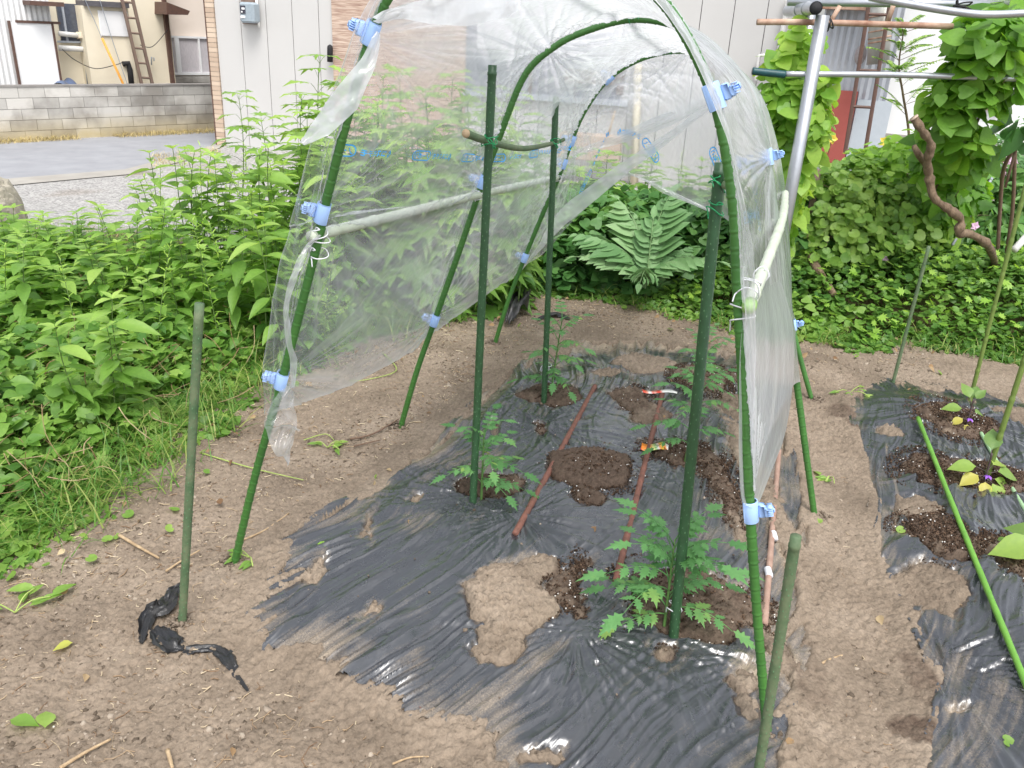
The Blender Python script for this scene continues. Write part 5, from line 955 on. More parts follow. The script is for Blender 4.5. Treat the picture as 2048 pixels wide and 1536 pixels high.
def tomato(base, h, L, n, lab, seed, dirs=None, lean=(0, 0), tieh=.45, fruit=False):
    g = np.random.default_rng(seed); o = empty('tomato_plant', base, lab, 'tomato plant', 'young tomato plants in the film bed'); t = np.linspace(0, 1, 12); st = np.stack([lean[0]*t**1.3, lean[1]*t**1.3, h*t], 1)
    a = MB(); tube(a, st, np.linspace(.0052, .0022, 12), 8); a.build('stem', plain('tomato_stem', (.12, .25, .06), (.08, .17, .04), rough=.6), parent=o)
    for i in range(n):
        q = .22+.78*(i+.5)/n; k = np.array([np.interp(q, t, st[:, j]) for j in range(3)]); az = (i*2.4+g.normal()*.25+seed) if dirs is None else dirs[i % len(dirs)]; l = L*(1-.45*(q-.5)**2-.35*max(q-.75, 0)*2)*g.uniform(.85, 1.1)
        b = compound(l, g, 3 if l < .12 else 4, dr=.55 if q < .7 else .2); V = np.concatenate(b.V); b.V = [V]; 
        el = lerp(.15, .75, q); c_, s_ = math.cos(el), math.sin(el); V = V@np.array([[1, 0, 0], [0, c_, s_], [0, -s_, c_]]); b.V = [rotz(V, az)]; b.R = [np.concatenate(b.R)]; c = b.build('leaf', L_TOM, parent=o); c.location = k
    if fruit:
        f = MB(); k = st[8]+np.array([.02, -.015, 0]); tube(f, [st[8], k], .0012, 5)
        for j in range(5): an = j*1.26; leaves(f, NARROW, [k], [[math.cos(an), math.sin(an), -.2]], [[0, 0, 1]], [.012], [.9])
        f.build('flower', L_YEL, parent=o)
    return o
tb = GH(1340, 1278)
tomato(tb+[-.02, .01, 0], .32, .175, 19, 'nearest and largest young tomato plant, spreading around its stake', 3, dirs=[1.9, -1.9, .9, -.9, 1.4, -1.3, 2.3, 0.2, -.5, 1.7, -1.6, .6, -2.4], lean=(.0, .03))
tomato(GH(962, 1010), .30, .145, 14, 'young tomato plant by the left front stake, dark compost patch around it', 5, lean=(.0, .02), fruit=True)
tomato(GH(1100, 805), .42, .145, 16, 'tallest young tomato plant at the far left stake, bushy to the ground', 8, lean=(.03, .03))
tomato(GH(1368, 935), .44, .15, 12, 'lanky young tomato plant beside the orange tag with leaves held out left', 12, dirs=[1.8, -1.1, 1.4, -.4, .6, 2.4, -2.], lean=(.02, -.02))
tomato(GH(1395, 810), .34, .135, 12, 'young tomato plant behind the two right stakes', 17, fruit=True)
tie(tb+[0, 0, .12], .02, WIRE, 'white twist tie holding the nearest tomato stem to its stake', 1.2, axis=(.3, .3, 1), seed=21); tie(GH(1090, 805)+[0, 0, .2], .02, WIRE, 'white twist tie on the far left tomato stake', 1.2, axis=(.3, .3, 1), seed=22)
# ---------------------------------------------------------------- EGGPLANTS
def eggplant(base, lab, seed, spec, h=.16):
    o = empty('eggplant_seedling', base, lab, 'eggplant', 'eggplant seedlings in the right bed'); a = MB(); ST = plain('purple_stem', (.09, .04, .07), (.06, .06, .03), rough=.5); tube(a, smoothpts([[0, 0, 0], [.004, .003, h*.5], [0, .0, h]], 5), np.linspace(.005, .003, 11), 8)
    for (az, el, l, zz, w_) in spec: d = np.array([math.cos(az)*math.cos(el), math.sin(az)*math.cos(el), math.sin(el)]); tube(a, [[0, 0, zz], d*l*.45+np.array([0, 0, zz+.008])], .0017, 5)
    a.build('stem', ST, parent=o)
    for (az, el, l, zz, w_) in spec:
        d = np.array([math.cos(az)*math.cos(el), math.sin(az)*math.cos(el), math.sin(el)]); b = MB(); p = d*l*.45+np.array([0, 0, zz+.008]); leaves(b, OVATE, [np.zeros(3)], [d+np.array([0, 0, -.25])], [[-.1, -.35, 1]], [l], [w_], 1.1); c = b.build('leaf', L_YEL if w_ > .9 else EGGL, parent=o); c.location = p
    f = MB(); leaves(f, OVATE, np.tile([.0, -.02, h*.45], (5, 1)), [[math.cos(q), math.sin(q), -.3] for q in np.arange(5)*1.256], np.tile([0, 0, 1.], (5, 1)), [.02]*5, [.5]*5); f.build('flower', plain('purple_flower', (.32, .12, .6), (.25, .08, .5), rough=.5), parent=o)
EGGL = leafmat('eggplant_leaf', [(0, (.12, .22, .06)), (.5, (.26, .40, .08)), (1, (.45, .52, .08))], trans=.3)
eggplant(GH(1928, 862), 'far eggplant seedling with one bright yellow leaf', 1, [(3.0, .3, .085, .09, .2), (-2.9, -.1, .06, .06, .95), (-1.9, -.2, .055, .04, 1.), (.3, .1, .07, .08, .3), (1., .9, .08, .12, .1), (1.9, 1., .08, .12, .1), (.2, 1.1, .06, .13, .1)])
eggplant(GH(1962, 978), 'middle eggplant seedling with a purple flower under the olive cane', 2, [(3.0, .2, .10, .08, .4), (-2.8, 0., .085, .06, .95), (-1.9, -.35, .07, .05, .97), (-1.2, -.5, .10, .06, .7), (.0, .1, .10, .07, .3), (.6, .3, .09, .08, .6), (1.2, 1., .1, .12, .1), (-.3, -.1, .08, .05, .6)])
eggplant(GH(2100, 1150), 'near eggplant seedling cut by the right edge with one broad green leaf in view', 3, [(3.1, .15, .15, .09, .6), (2.4, .3, .12, .1, .1), (.5, .3, .12, .1, .5)])
# ---------------------------------------------------------------- BIG SILVERY PLANT (cardoon-like)
def bigleaf(L, g, droop=.8, wid=.27):
    """deeply toothed long leaf: midrib with paired lobes; along +Y"""
    b = MB(); n = 17; t = np.linspace(0, 1, n); y = L*(t-.12*t**2); z = L*(.55*t-droop*t**2); c = np.stack([0*t, y, z], 1); tube(b, c, np.linspace(.006, .0015, n), 6, rnd=.95)
    P = []; D = []; Z = []; R = []
    for s in (-1, 1):
        for i in range(3, n-1):
            tt = t[i]; w_ = L*wid*(math.sin(min(tt*1.08, 1)*np.pi)**.6)*(1.05-.3*tt)*g.uniform(.88, 1.1); tg = nrm(c[i+1]-c[i]); P.append(c[i]+g.normal(size=3)*.004); D.append(tg*(.75+.3*tt+g.normal()*.18)+np.array([s*.9, g.normal()*.08, -.12-.4*g.random()])); Z.append(w_*1.25); R.append(.3+.45*g.random())
    P.append(c[-2]); D.append(nrm(c[-1]-c[-2])); Z.append(L*.16); R.append(.6); leaves(b, LANCE, P, D, np.tile([0, .1, 1.], (len(P), 1)), Z, R, 1.15)
    return b
def cardoon(base, lab, spec, seed):
    g = np.random.default_rng(seed); o = empty('silvery_thistle_plant', base, lab, 'leafy plant')
    for (az, el, L, dr) in spec:
        az += g.normal()*.28; L *= g.uniform(.58, .95); el += g.normal()*.08
        b = bigleaf(L, g, dr); V = np.concatenate(b.V); c_, s_ = math.cos(el), math.sin(el); V = V@np.array([[1, 0, 0], [0, c_, s_], [0, -s_, c_]]); b.V = [rotz(V, az)]; b.R = [np.concatenate(b.R)]; b.build('leaf', L_CARD, parent=o)
pc = AT(1290, 490, 5.55); pc[2] = H1(pc[0], pc[1])
pc = pc+[0, -.22, 0]
cardoon(pc, 'big silvery green plant with long toothed drooping leaves beyond the far end of the tunnel', [(3.1, .95, .72, 1.35), (2.1, 1.05, .74, 1.2), (-2.1, 1.05, .72, 1.2), (-1.5, 1.05, .80, .9), (.2, 1.3, .85, .35), (1.5, 1.05, .80, .9), (-.5, 1.25, .9, .4), (.9, 1.15, .86, .6)], 4)

# dead stems tangled in the left bank
b = MB(); g_ = np.random.default_rng(77)
for k in range(420):
    px, py = (g_.uniform(-40, 560), g_.uniform(560, 1060)) if k > 60 else (g_.uniform(180, 260), g_.uniform(600, 700)); p = G(px, py)
    if sdf(WPOLY, np.array([p[0]]), np.array([p[1]]))[0] > -.05: continue
    z = H1(p[0], p[1])+.05+.1*g_.random(); p = np.array([p[0], p[1], z]); d = nrm([g_.normal(), g_.normal(), .25+.5*g_.random()]); L_ = g_.uniform(.06, .22); tube(b, smoothpts([p, p+d*L_*.5+g_.normal(size=3)*.012, p+d*L_], 3), .0011+.0012*g_.random(), 4, rnd=.2+.6*g_.random())
o = b.build('dead_stems', L_DRY); tag(o, 'dry brown stems tangled among the left weeds', 'dead stems', kind='stuff')
# ================================================================ BACKGROUND BUILDINGS
def quadbox(mb, P, e, n, s0, s1, z0, z1, d0, d1, bev=0., rnd=0.):
    """box in wall coordinates: s along e, z up, d outwards along n"""
    c = P+e*(s0+s1)/2+n*(d0+d1)/2; c = np.array([c[0], c[1], (z0+z1)/2]); box(mb, c, abs(s1-s0), abs(d1-d0), abs(z1-z0), np.array([e, n, [0, 0, 1.]]), bev=bev, rnd=rnd)
class Wall:
    def __init__(s, P, Q):
        s.P = np.array([P[0], P[1], 0.]); d = np.array([Q[0]-P[0], Q[1]-P[1], 0.]); s.L = np.linalg.norm(d); s.e = d/s.L; s.n = np.array([s.e[1], -s.e[0], 0]); s.n *= -np.sign(s.n@(s.P-CO*[1, 1, 0])) 
    def sz(s, px, py, d=0.):
        p = ONP(s.P+s.n*d, s.P+s.e+s.n*d, px, py); return (p-s.P)@s.e, p[2]
    def bx(s, mb, a, b, d0, d1, bev=0., rnd=0.):
        ym = (max(a[1], 0)+max(b[1], 0))/2; xm = (a[0]+b[0])/2; s0 = s.sz(a[0], ym, d1)[0]; s1 = s.sz(b[0], ym, d1)[0]; z0 = s.sz(xm, a[1], d1)[1]; z1 = s.sz(xm, b[1], d1)[1]; quadbox(mb, s.P, s.e, s.n, min(s0, s1), max(s0, s1), min(z0, z1), max(z0, z1), d0, d1, bev, rnd)
    def bz(s, mb, s0, s1, z0, z1, d0, d1, bev=0.): quadbox(mb, s.P, s.e, s.n, s0, s1, z0, z1, d0, d1, bev)
    def at(s, px, py, d=0.): return ONP(s.P+s.n*d, s.P+s.e+s.n*d, px, py)
def part(name, m, parent, fn, smooth=False):
    b = MB(); fn(b)
    if parent is not None: l = np.array(parent.matrix_world.translation if parent.parent is None else parent.location); b.V = [v-np.array(parent.location) if parent.parent is None else v for v in b.V]
    return b.build(name, m, parent=parent, smooth=smooth)
CREAM = plain('cream_render', (.84, .76, .6), (.78, .70, .54), rough=.85, scale=2, bump=.15); PINKW = plain('pinkish_render', (.82, .72, .63), (.76, .66, .57), rough=.85, scale=2)
WHITEP = plain('white_panel', (.84, .84, .84), (.78, .79, .8), rough=.5, scale=2); BEIGE = plain('barn_siding', (.54, .53, .515), (.515, .505, .49), rough=.6, scale=1.5, bump=.05); DARK = plain('dark_gap', (.02, .02, .022), rough=.8)
BROWN = plain('brown_paint', (.13, .07, .05), (.09, .05, .04), rough=.6); GREYM = plain('grey_metal', (.45, .48, .53), (.38, .41, .46), rough=.45, metal=.3); GALV = plain('galvanised_pipe', (.50, .52, .55), (.38, .40, .43), rough=.38, metal=.75, scale=9, bump=.1)
SILV = plain('corrugated_silver', (.50, .52, .56), (.42, .44, .48), rough=.42, metal=.5, scale=3); REDD = plain('faded_red_door', (.42, .10, .08), (.34, .075, .06), rough=.6, scale=3); RUSTP = plain('rusty_pipe', (.55, .40, .30), (.22, .09, .05), rough=.7, scale=9, bump=.4)
PVC = plain('white_pvc', (.75, .74, .72), (.66, .65, .62), rough=.4); WOOD = plain('weathered_wood', (.25, .18, .14), (.15, .1, .08), rough=.85, stretch=(1, 1, .2), scale=20); GLASS = plain('dark_glass', (.10, .11, .14), (.07, .08, .1), rough=.15, bump=0); ORANGE = plain('orange_pole', (.85, .38, .05), rough=.4)
# ---- block wall
def blockmat():
    m, n, l, o = mat('concrete_blocks'); tc = nd(n, 'ShaderNodeTexCoord'); at = nd(n, 'ShaderNodeAttribute', attribute_name='rnd'); rp_ = ramp(n, [(0, (.27, .26, .24)), (.5, (.42, .405, .375)), (1, (.56, .54, .5))]); l.new(at.outputs['Fac'], rp_.inputs[0])
    no = nd(n, 'ShaderNodeTexNoise', Scale=2.2, Detail=6.); l.new(tc.outputs['Object'], no.inputs[0]); sx = nd(n, 'ShaderNodeSeparateXYZ'); l.new(tc.outputs['Object'], sx.inputs[0])
    r2 = ramp(n, [(.35, (.62, .60, .58)), (.6, (1.1, 1.1, 1.1))]); l.new(no.outputs[0], r2.inputs[0]); mu = nd(n, 'ShaderNodeMix', data_type='RGBA'); mu.blend_type = 'MULTIPLY'; mu.inputs[0].default_value = 1; l.new(rp_.outputs[0], mu.inputs[6]); l.new(r2.outputs[0], mu.inputs[7])
    mr = nd(n, 'ShaderNodeMapRange'); mr.inputs[1].default_value = .42; mr.inputs[2].default_value = .05; ma = nd(n, 'ShaderNodeMath', operation='MULTIPLY'); l.new(sx.outputs['Z'], mr.inputs[0]); l.new(mr.outputs[0], ma.inputs[0]); l.new(no.outputs[0], ma.inputs[1])
    m2_ = nd(n, 'ShaderNodeMix', data_type='RGBA'); m2_.inputs[7].default_value = (.45, .34, .12, 1); l.new(ma.outputs[0], m2_.inputs[0]); l.new(mu.outputs[2], m2_.inputs[6]); b = nd(n, 'ShaderNodeBsdfPrincipled', Roughness=.9)
    n3 = nd(n, 'ShaderNodeTexNoise', Scale=60., Detail=4.); l.new(tc.outputs['Object'], n3.inputs[0]); bp = nd(n, 'ShaderNodeBump', Strength=.5, Distance=.01); l.new(n3.outputs[0], bp.inputs['Height']); l.new(bp.outputs[0], b.inputs['Normal']); l.new(m2_.outputs[2], b.inputs['Base Color']); l.new(b.outputs[0], o.inputs[0]); return m
BLOCK = blockmat()
def blocks(mb, W, s0, s1, z0, rows, ch, bw, d0, d1, seed=0):
    g = np.random.default_rng(seed); W.bz(mb, s0, s1, z0, z0+rows*ch-.006, d0, d1-.008)
    for r in range(rows):
        s = s0-(bw/2 if r % 2 else 0)
        while s < s1:
            a, b = max(s, s0)+.004, min(s+bw, s1)-.004
            if b-a > .02: quadbox(mb, W.P, W.e, W.n, a, b, z0+r*ch+.004, z0+(r+1)*ch-.004, d0, d1, rnd=g.random()*.7+.3*(r/rows < .9))
            s += bw
WA, WB = GZ(0, 284), GZ(438, 262); BW = Wall(WA, WB); _, ztop = BW.sz(215, 172, 0.); s0, _ = BW.sz(-330, 200); s1, _ = BW.sz(470, 200)
base = BW.P+BW.e*s0; o = empty('block_wall', (base[0], base[1], ZR), 'grey concrete block boundary wall with ochre stains across the road', 'wall'); bpy.context.view_layer.update()
part('blocks', BLOCK, o, lambda b: blocks(b, BW, s0, s1, ZR-.02, 5, (ztop-ZR+.02)/5, .40, -.12, 0, 3))
part('coping', plain('coping', (.3, .28, .26), (.2, .19, .18), rough=.9, scale=4), o, lambda b: BW.bz(b, s0, s1, ztop-.003, ztop+.025, -.135, .012))
# dry grass at the wall foot
def tuftline(W, s0, s1, n, L, lab, m, seed, dd=.12, z=ZR):
    g = np.random.default_rng(seed); s = s0+(s1-s0)*g.random(n); d = .02+dd*g.random(n)**2; pos = W.P+W.e*s[:, None]+W.n*d[:, None]; pos[:, 2] = z; k = fbm(s*1.2, s*0, 2, seed) > .3; pos = pos[k]; n = len(pos); a = g.random(n)*6.28; el = .3+.9*g.random(n)
    D = np.stack([np.cos(a)*np.cos(el), np.sin(a)*np.cos(el), np.sin(el)], 1); U_ = np.stack([-np.cos(a)*np.sin(el), -np.sin(a)*np.sin(el), np.cos(el)], 1); f = MB(); Ls = L*(.4+.8*g.random(n)); scatter(f, BLADE[0], BLADE[1], pos, D, U_, np.stack([.008+0*Ls, Ls, Ls], 1), g.random(n)); o = f.build('roadside_grass', m); tag(o, lab, 'grass', kind='stuff')
DRYG = leafmat('dry_grass', [(0, (.30, .26, .08)), (.5, (.48, .38, .17)), (1, (.60, .50, .26))], trans=.1, rough=.8)
tuftline(BW, s0, s1, 4200, .11, 'straw coloured dry grass along the foot of the block wall', DRYG, 3, .28)
tuftline(BW, BW.sz(188, 270)[0], BW.sz(225, 270)[0], 500, .22, 'green grass tuft at the foot of the block wall', L_GRASS, 4, .15)
P = np.array([GZ(300+140*RNG.random(), 290+70*RNG.random()) for _ in range(2600)]); P = P[fbm(P[:, 0]*1.8, P[:, 1]*1.8, 3, 5) > .52+.25*RNG.random(len(P))]; f = MB(); n = len(P); a = RNG.random(n)*6.28; el = .2+.7*RNG.random(n); scatter(f, BLADE[0], BLADE[1], P, np.stack([np.cos(a)*np.cos(el), np.sin(a)*np.cos(el), np.sin(el)], 1), np.stack([-np.cos(a)*np.sin(el), -np.sin(a)*np.sin(el), np.cos(el)], 1), np.stack([np.full(n, .007), .04+.12*RNG.random(n), .1+0*a], 1), RNG.random(n)); o = f.build('roadside_grass', DRYG); tag(o, 'brown dried weeds at the corner of the gravel plot near the barn', 'grass', kind='stuff')
# ---- house behind the wall
HW = Wall(BW.P+BW.n*-1.6, BW.P+BW.n*-1.6+BW.e); 
def zof(W, px, py, d=0): return W.sz(px, py, d)[1]
hb = HW.at(120, 170); o = empty('cream_house', (hb[0], hb[1], ZR), 'cream rendered house with a corner downpipe behind the block wall', 'house'); bpy.context.view_layer.update()
sA, sB, sC = HW.sz(112, 100)[0], HW.sz(345, 100)[0], HW.sz(470, 100)[0]; ZT = HW.sz(200, -160)[1]
part('wall', CREAM, o, lambda b: HW.bz(b, sA, sB, ZR, ZT, -3.5, 0))
part('wall', PINKW, o, lambda b: HW.bz(b, sB+.003, sC, ZR, ZT, -3.5, -.6))
bay_ = part('bay', CREAM, o, lambda b: HW.bx(b, (176, 215), (268, 14), .003, .32))
part('bay_roof', plain('slate_eave', (.13, .12, .13), (.08, .08, .09), rough=.7), o, lambda b: HW.bx(b, (170, 14), (258, 3), .0, .42))
part('shutter', WHITEP, o, lambda b: HW.bx(b, (199, 73), (258, 22), .323, .35, .01))
part('downpipe', BROWN, o, lambda b: HW.bx(b, (336, 190), (343, -40), .0, .07))
def win(b): HW.bx(b, (118, 82), (176, 8), .003, .05)
part('window', GLASS, o, win); part('window_frame', GREYM, o, lambda b: (HW.bx(b, (128, 82), (132, 8), .05, .08), HW.bx(b, (171, 82), (177, 6), .05, .08), HW.bx(b, (116, 86), (178, 82), .05, .09)))
W2 = Wall(HW.P-HW.n*.6, HW.P-HW.n*.6+HW.e); LACE = plain('lace_curtain', (.62, .58, .6), (.42, .40, .42), rough=.8, scale=6, stretch=(30, 30, 2))
fr = part('window', LACE, o, lambda b: W2.bx(b, (344, 146), (434, 77), .003, .03)); part('window_frame', WHITEP, o, lambda b: [W2.bx(b, q, r, .03, .07) for q, r in (((342, 150), (437, 145)), ((342, 77), (437, 73)), ((352, 145), (361, 76)), ((399, 145), (402, 76)), ((341, 148), (345, 74)))])
part('foundation', BLOCK, o, lambda b: blocks(b, W2, W2.sz(344, 170)[0], W2.sz(445, 170)[0], W2.sz(390, 188)[1], 3, (W2.sz(390, 152)[1]-W2.sz(390, 188)[1])/3, .4, 0.005, .12, 5))
def eave(b):
    p = [HW.at(333, 4, .5), HW.at(380, 22, .5), HW.at(376, 30, .5), HW.at(333, 29, .5)]; q = [x-HW.n*1.4 for x in p]; b.add(np.array(p+q), np.array([[0, 1, 2, 3], [7, 6, 5, 4], [0, 4, 5, 1], [1, 5, 6, 2], [2, 6, 7, 3], [3, 7, 4, 0]]))
part('eave', BROWN, o, eave)
def pipeW(W, pts, r, d=.1, smooth=True): return tube_of([W.at(x, y, d) for x, y in pts], r)
def tube_of(P, r, n=10): b = MB(); tube(b, P, r, n); return b
for pts, r, m_, nm, lab in (([(118, 67), (158, 71)], .045, PVC, 'flue_pipe', 'white horizontal flue pipe beside the dark window'), ([(118, 96), (178, 99)], .05, PVC, 'duct_pipe', 'white horizontal duct below the flue pipe on the cream house'), ([(171, 76), (173, 120), (178, 172)], .035, GREYM, 'drain_pipe', 'grey vertical pipe between the duct and the wall top'), ([(246, 128), (256, 126), (260, 140), (264, 178)], .05, DARK, 'black_pipe', 'bent black pipe against the cream house behind the wall'), ([(303, 130), (303, 114), (308, 116), (308, 122)], .012, GREYM, 'hook_pipe', 'thin hooked grey pipe right of the ladder')):
    b = MB(); P = [HW.at(x, y, .36 if 'black' in nm else .12) for x, y in pts]; tube(b, P, r, 10); q = b.build(nm, m_, loc=P[0]); tag(q, lab, 'pipe')
b = MB(); P = HW.at(162, 71, .12); box(b, P, .14, .14, .12, bev=.02); q = b.build('flue_cowl', plain('cowl', (.7, .6, .45)), loc=P); tag(q, 'small square cowl at the end of the flue pipe', 'flue')
# ladder
lp = lambda x, y: HW.at(x, y, .55)
o = empty('wooden_ladder', lp(290, 176), 'old dark wooden ladder leaning on the cream house', 'ladder'); bpy.context.view_layer.update()
for a_, b_ in (((244, 0), (286, 180)), ((266, 2), (308, 182))):
    d = lp(*b_)-lp(*a_); part('side_rail', WOOD, o, lambda b, a_=a_, b_=b_: tube(b, [lp(*a_)-(lp(*b_)-lp(*a_))*.2, lp(*b_)+(lp(*b_)-lp(*a_))*.3], .035, 4), smooth=False)
for k in range(7):
    t = k/6.+.02; part('rung', WOOD, o, lambda b, t=t: tube(b, [lerp(lp(244, 0), lp(286, 180), t-.0), lerp(lp(266, 2), lp(308, 182), t)], .022, 6), smooth=False)
b = MB(); P = [HW.at(204, 76, .6), HW.at(250, 176, .7)]; P.append(P[1]+(P[1]-P[0])*.25); tube(b, P, .022, 8); q = b.build('orange_pole', ORANGE, loc=P[0]); tag(q, 'thin orange pole leaning on the cream house left of the ladder', 'pole')
for k, pts in enumerate((((168, -5), (195, 55), (204, 78)), ((198, -5), (228, 90), (256, 172)), ((124, 98), (150, 120), (190, 137), (230, 130), (247, 124)), ((280, 90), (305, 93), (335, 60)))):
    b = MB(); P = smoothpts([HW.at(*q, .45) for q in pts], 8); tube(b, P, .007, 5); q = b.build('cable', DARK if k > 1 else GREYM, loc=P[0]); tag(q, ['thin cable slanting down to the orange pole', 'thin cable slanting across the white shutter', 'black cable sagging below the ducts', 'thin cable looping right of the ladder'][k], 'cable')
# bicycle-like bundle / blue tarp behind wall
b = MB(); 
c = HW.at(138, 168, .7); Q_ = np.stack(np.meshgrid(np.linspace(-.28, .28, 16), np.linspace(-.2, .2, 8)), -1).reshape(-1, 2); zz = .14*np.exp(-((Q_[:, 0]+.1)/.14)**2)+.08*vn(Q_[:, 0]*9, Q_[:, 1]*9, 3); I = (np.arange(7)[:, None]*16+np.arange(15)[None]); b.add(np.stack([c[0]+Q_[:, 0], c[1]+Q_[:, 1], c[2]-.12+zz], 1), np.stack([I, I+1, I+17, I+16], -1).reshape(-1, 4)); q = b.build('tarp_bundle', plain('grey_tarp', (.12, .13, .15), (.08, .14, .3), rough=.5, scale=4), loc=c); tag(q, 'crumpled grey and blue tarp showing over the block wall', 'tarp')
# ---- white shed left
o = empty('corrugated_shed', tuple(HW.at(60, 168, .6)*[1, 1, 0]+[0, 0, ZR]), 'white corrugated shed with a white sliding door behind the block wall', 'shed'); bpy.context.view_layer.update()
def corr(b, W, s0, s1, z0, z1, d, pitch=.06, amp=.01):
    n = int((s1-s0)/pitch*4); s = np.linspace(s0, s1, n+1); dd = d+amp*np.sin(np.arange(n+1)*np.pi/2); V = []
    for z in (z0, z1):
        for a_, c_ in zip(s, dd): p = W.P+W.e*a_+W.n*c_; V.append([p[0], p[1], z])
    I = np.arange(n); b.add(np.array(V), np.stack([I, I+1, I+n+2, I+n+1], 1))
part('wall', plain('white_sheet', (.74, .74, .73), (.66, .67, .67), rough=.5), o, lambda b: (HW.bz(b, HW.sz(-420, 100)[0], HW.sz(112, 100, .6)[0], ZR, HW.sz(60, -60, .6)[1], .0, .58), corr(b, HW, HW.sz(-420, 100)[0], HW.sz(112, 100, .6)[0], ZR, HW.sz(60, -60, .6)[1], .60, .085)))
part('door', WHITEP, o, lambda b: HW.bx(b, (37, 230), (117, 47), .62, .66)); part('door_frame', BROWN, o, lambda b: [HW.bx(b, q, r, .615, .68) for q, r in (((33, 230), (37, 42)), ((117, 230), (121, 46)), ((33, 47), (121, 42)))])
part('roof_edge', BROWN, o, lambda b: HW.bx(b, (60, 12), (128, 3), .55, .95))
# ---- barn
BP = GZ(452, 292); far = np.linalg.norm(BP[:2]); 
pr = AT(1600, 300, BP[1]/1.155); NB = Wall(BP, pr); zt = NB.sz(1000, -260)[1]; BL = NB.sz(1606, 200)[0]
o = empty('barn', (BP[0], BP[1], ZR), 'large barn with pale grey beige siding and a brick trimmed corner', 'barn'); bpy.context.view_layer.update()
part('backing', DARK, o, lambda b: NB.bz(b, .0, BL, ZR, zt, -5., -.02))
def panels(b):
    s = 0.; 
    while s < BL-.05: NB.bz(b, s+.004, min(s+.455, BL)-.004, ZR+.0, zt, -.02+.002, .0, .004); s += .455
part('siding', BEIGE, o, panels)
def brick(b):
    z = ZR; g = np.random.default_rng(1)
    while z < zt:
        quadbox(b, NB.P, NB.e, NB.n, -.15, -.003, z+.004, z+.070, -.3, .03, rnd=g.random()); z += .075
part('brick_corner', leafmat('brick', [(0, (.36, .24, .15)), (.5, (.44, .31, .2)), (1, (.5, .37, .25))], rough=.85, trans=0), o, brick); part('corner_trim', BROWN, o, lambda b: NB.bz(b, -.17, -.152, ZR, zt, -.3, .035)); part('mortar', plain('mortar', (.4, .34, .27)), o, lambda b: NB.bz(b, -.148, -.006, ZR, zt, -.29, .024))
# window opening with dim interior
WN_ = part('window', plain('dim_window', (.20, .21, .25), (.16, .17, .21), rough=.3), o, lambda b: NB.bx(b, (932, 192), (1250, -30), .004, .03)); part('shutter', plain('pale_shutter', (.6, .6, .63), (.55, .55, .58), rough=.6), o, lambda b: NB.bx(b, (955, 105), (1250, -30), .032, .05)); part('sill', GREYM, o, lambda b: NB.bx(b, (925, 202), (1256, 190), .0, .10))
part('window_rail', BROWN, o, lambda b: (NB.bx(b, (1130, 168), (1245, 140), .052, .09), NB.bx(b, (1236, 190), (1250, 100), .052, .08), NB.bx(b, (1058, 190), (1064, 105), .052, .07)))
# reed screen
def reed():
    m, n, l, oo = mat('reed_screen'); tc = nd(n, 'ShaderNodeTexCoord'); mp = nd(n, 'ShaderNodeMapping'); mp.inputs['Scale'].default_value = (5, 5, 150); no = nd(n, 'ShaderNodeTexNoise', Scale=1., Detail=4.); rp_ = ramp(n, [(.3, (.22, .13, .10)), (.48, (.44, .31, .24)), (.7, (.68, .56, .46))]); b = nd(n, 'ShaderNodeBsdfPrincipled', Roughness=.8); bp = nd(n, 'ShaderNodeBump', Strength=.6, Distance=.01)
    l.new(tc.outputs['Object'], mp.inputs[0]); l.new(mp.outputs[0], no.inputs[0]); l.new(no.outputs[0], rp_.inputs[0]); l.new(rp_.outputs[0], b.inputs['Base Color']); l.new(no.outputs[0], bp.inputs['Height']); l.new(bp.outputs[0], b.inputs['Normal']); l.new(b.outputs[0], oo.inputs[0]); return m
b = MB(); NB.bx(b, (668, 345), (930, -60), .01, .035); P = NB.at(668, 345); q = b.build('reed_screen', reed(), loc=P, smooth=False); tag(q, 'brown reed screen hanging on the barn wall behind the film', 'screen')
b = MB(); NB.bx(b, (1105, 425), (1215, 385), .3, .34); P = NB.at(1160, 400); q = b.build('reed_screen', bpy.data.materials['reed_screen'], loc=P, smooth=False); tag(q, 'rolled brown reed mat leaning low against the barn behind the weeds', 'screen')
# meter
P = NB.at(498, 26, .1); o = empty('electric_meter', P, 'grey electric meter with a round dial window on the barn wall', 'electric meter'); bpy.context.view_layer.update()
part('backboard', WOOD, o, lambda b: NB.bx(b, (483, 48), (514, -8), .003, .04)); part('casing', plain('meter_grey', (.33, .39, .43), (.28, .33, .37), rough=.4), o, lambda b: NB.bx(b, (478, 46), (507, 4), .04, .26, .03)); part('dial', plain('meter_dial', (.05, .05, .07)), o, lambda b: NB.bx(b, (480, 27), (490, 11), .262, .272)); part('label_plate', WHITEP, o, lambda b: (NB.bx(b, (481, 36), (490, 31), .262, .272), NB.bx(b, (483, 19), (489, 15), .274, .278), NB.bx(b, (482, 25), (485, 22), .274, .278)))
part('conduit', PVC, o, lambda b: tube(b, [NB.at(512, -10, .08), NB.at(516, 40, .08), NB.at(519, 56, .08)], .02, 8), True)
b = MB(); P = NB.at(660, 108, .12); tube(b, [NB.at(660, 124, .12), NB.at(660, 96, .12), NB.at(660, 92, .12), NB.at(660, 89, .12)], [.045, .045, .04, .01], 10); q = b.build('wall_lamp', DARK, loc=P); tag(q, 'small black cylindrical lamp on the barn beside the reed screen', 'lamp')
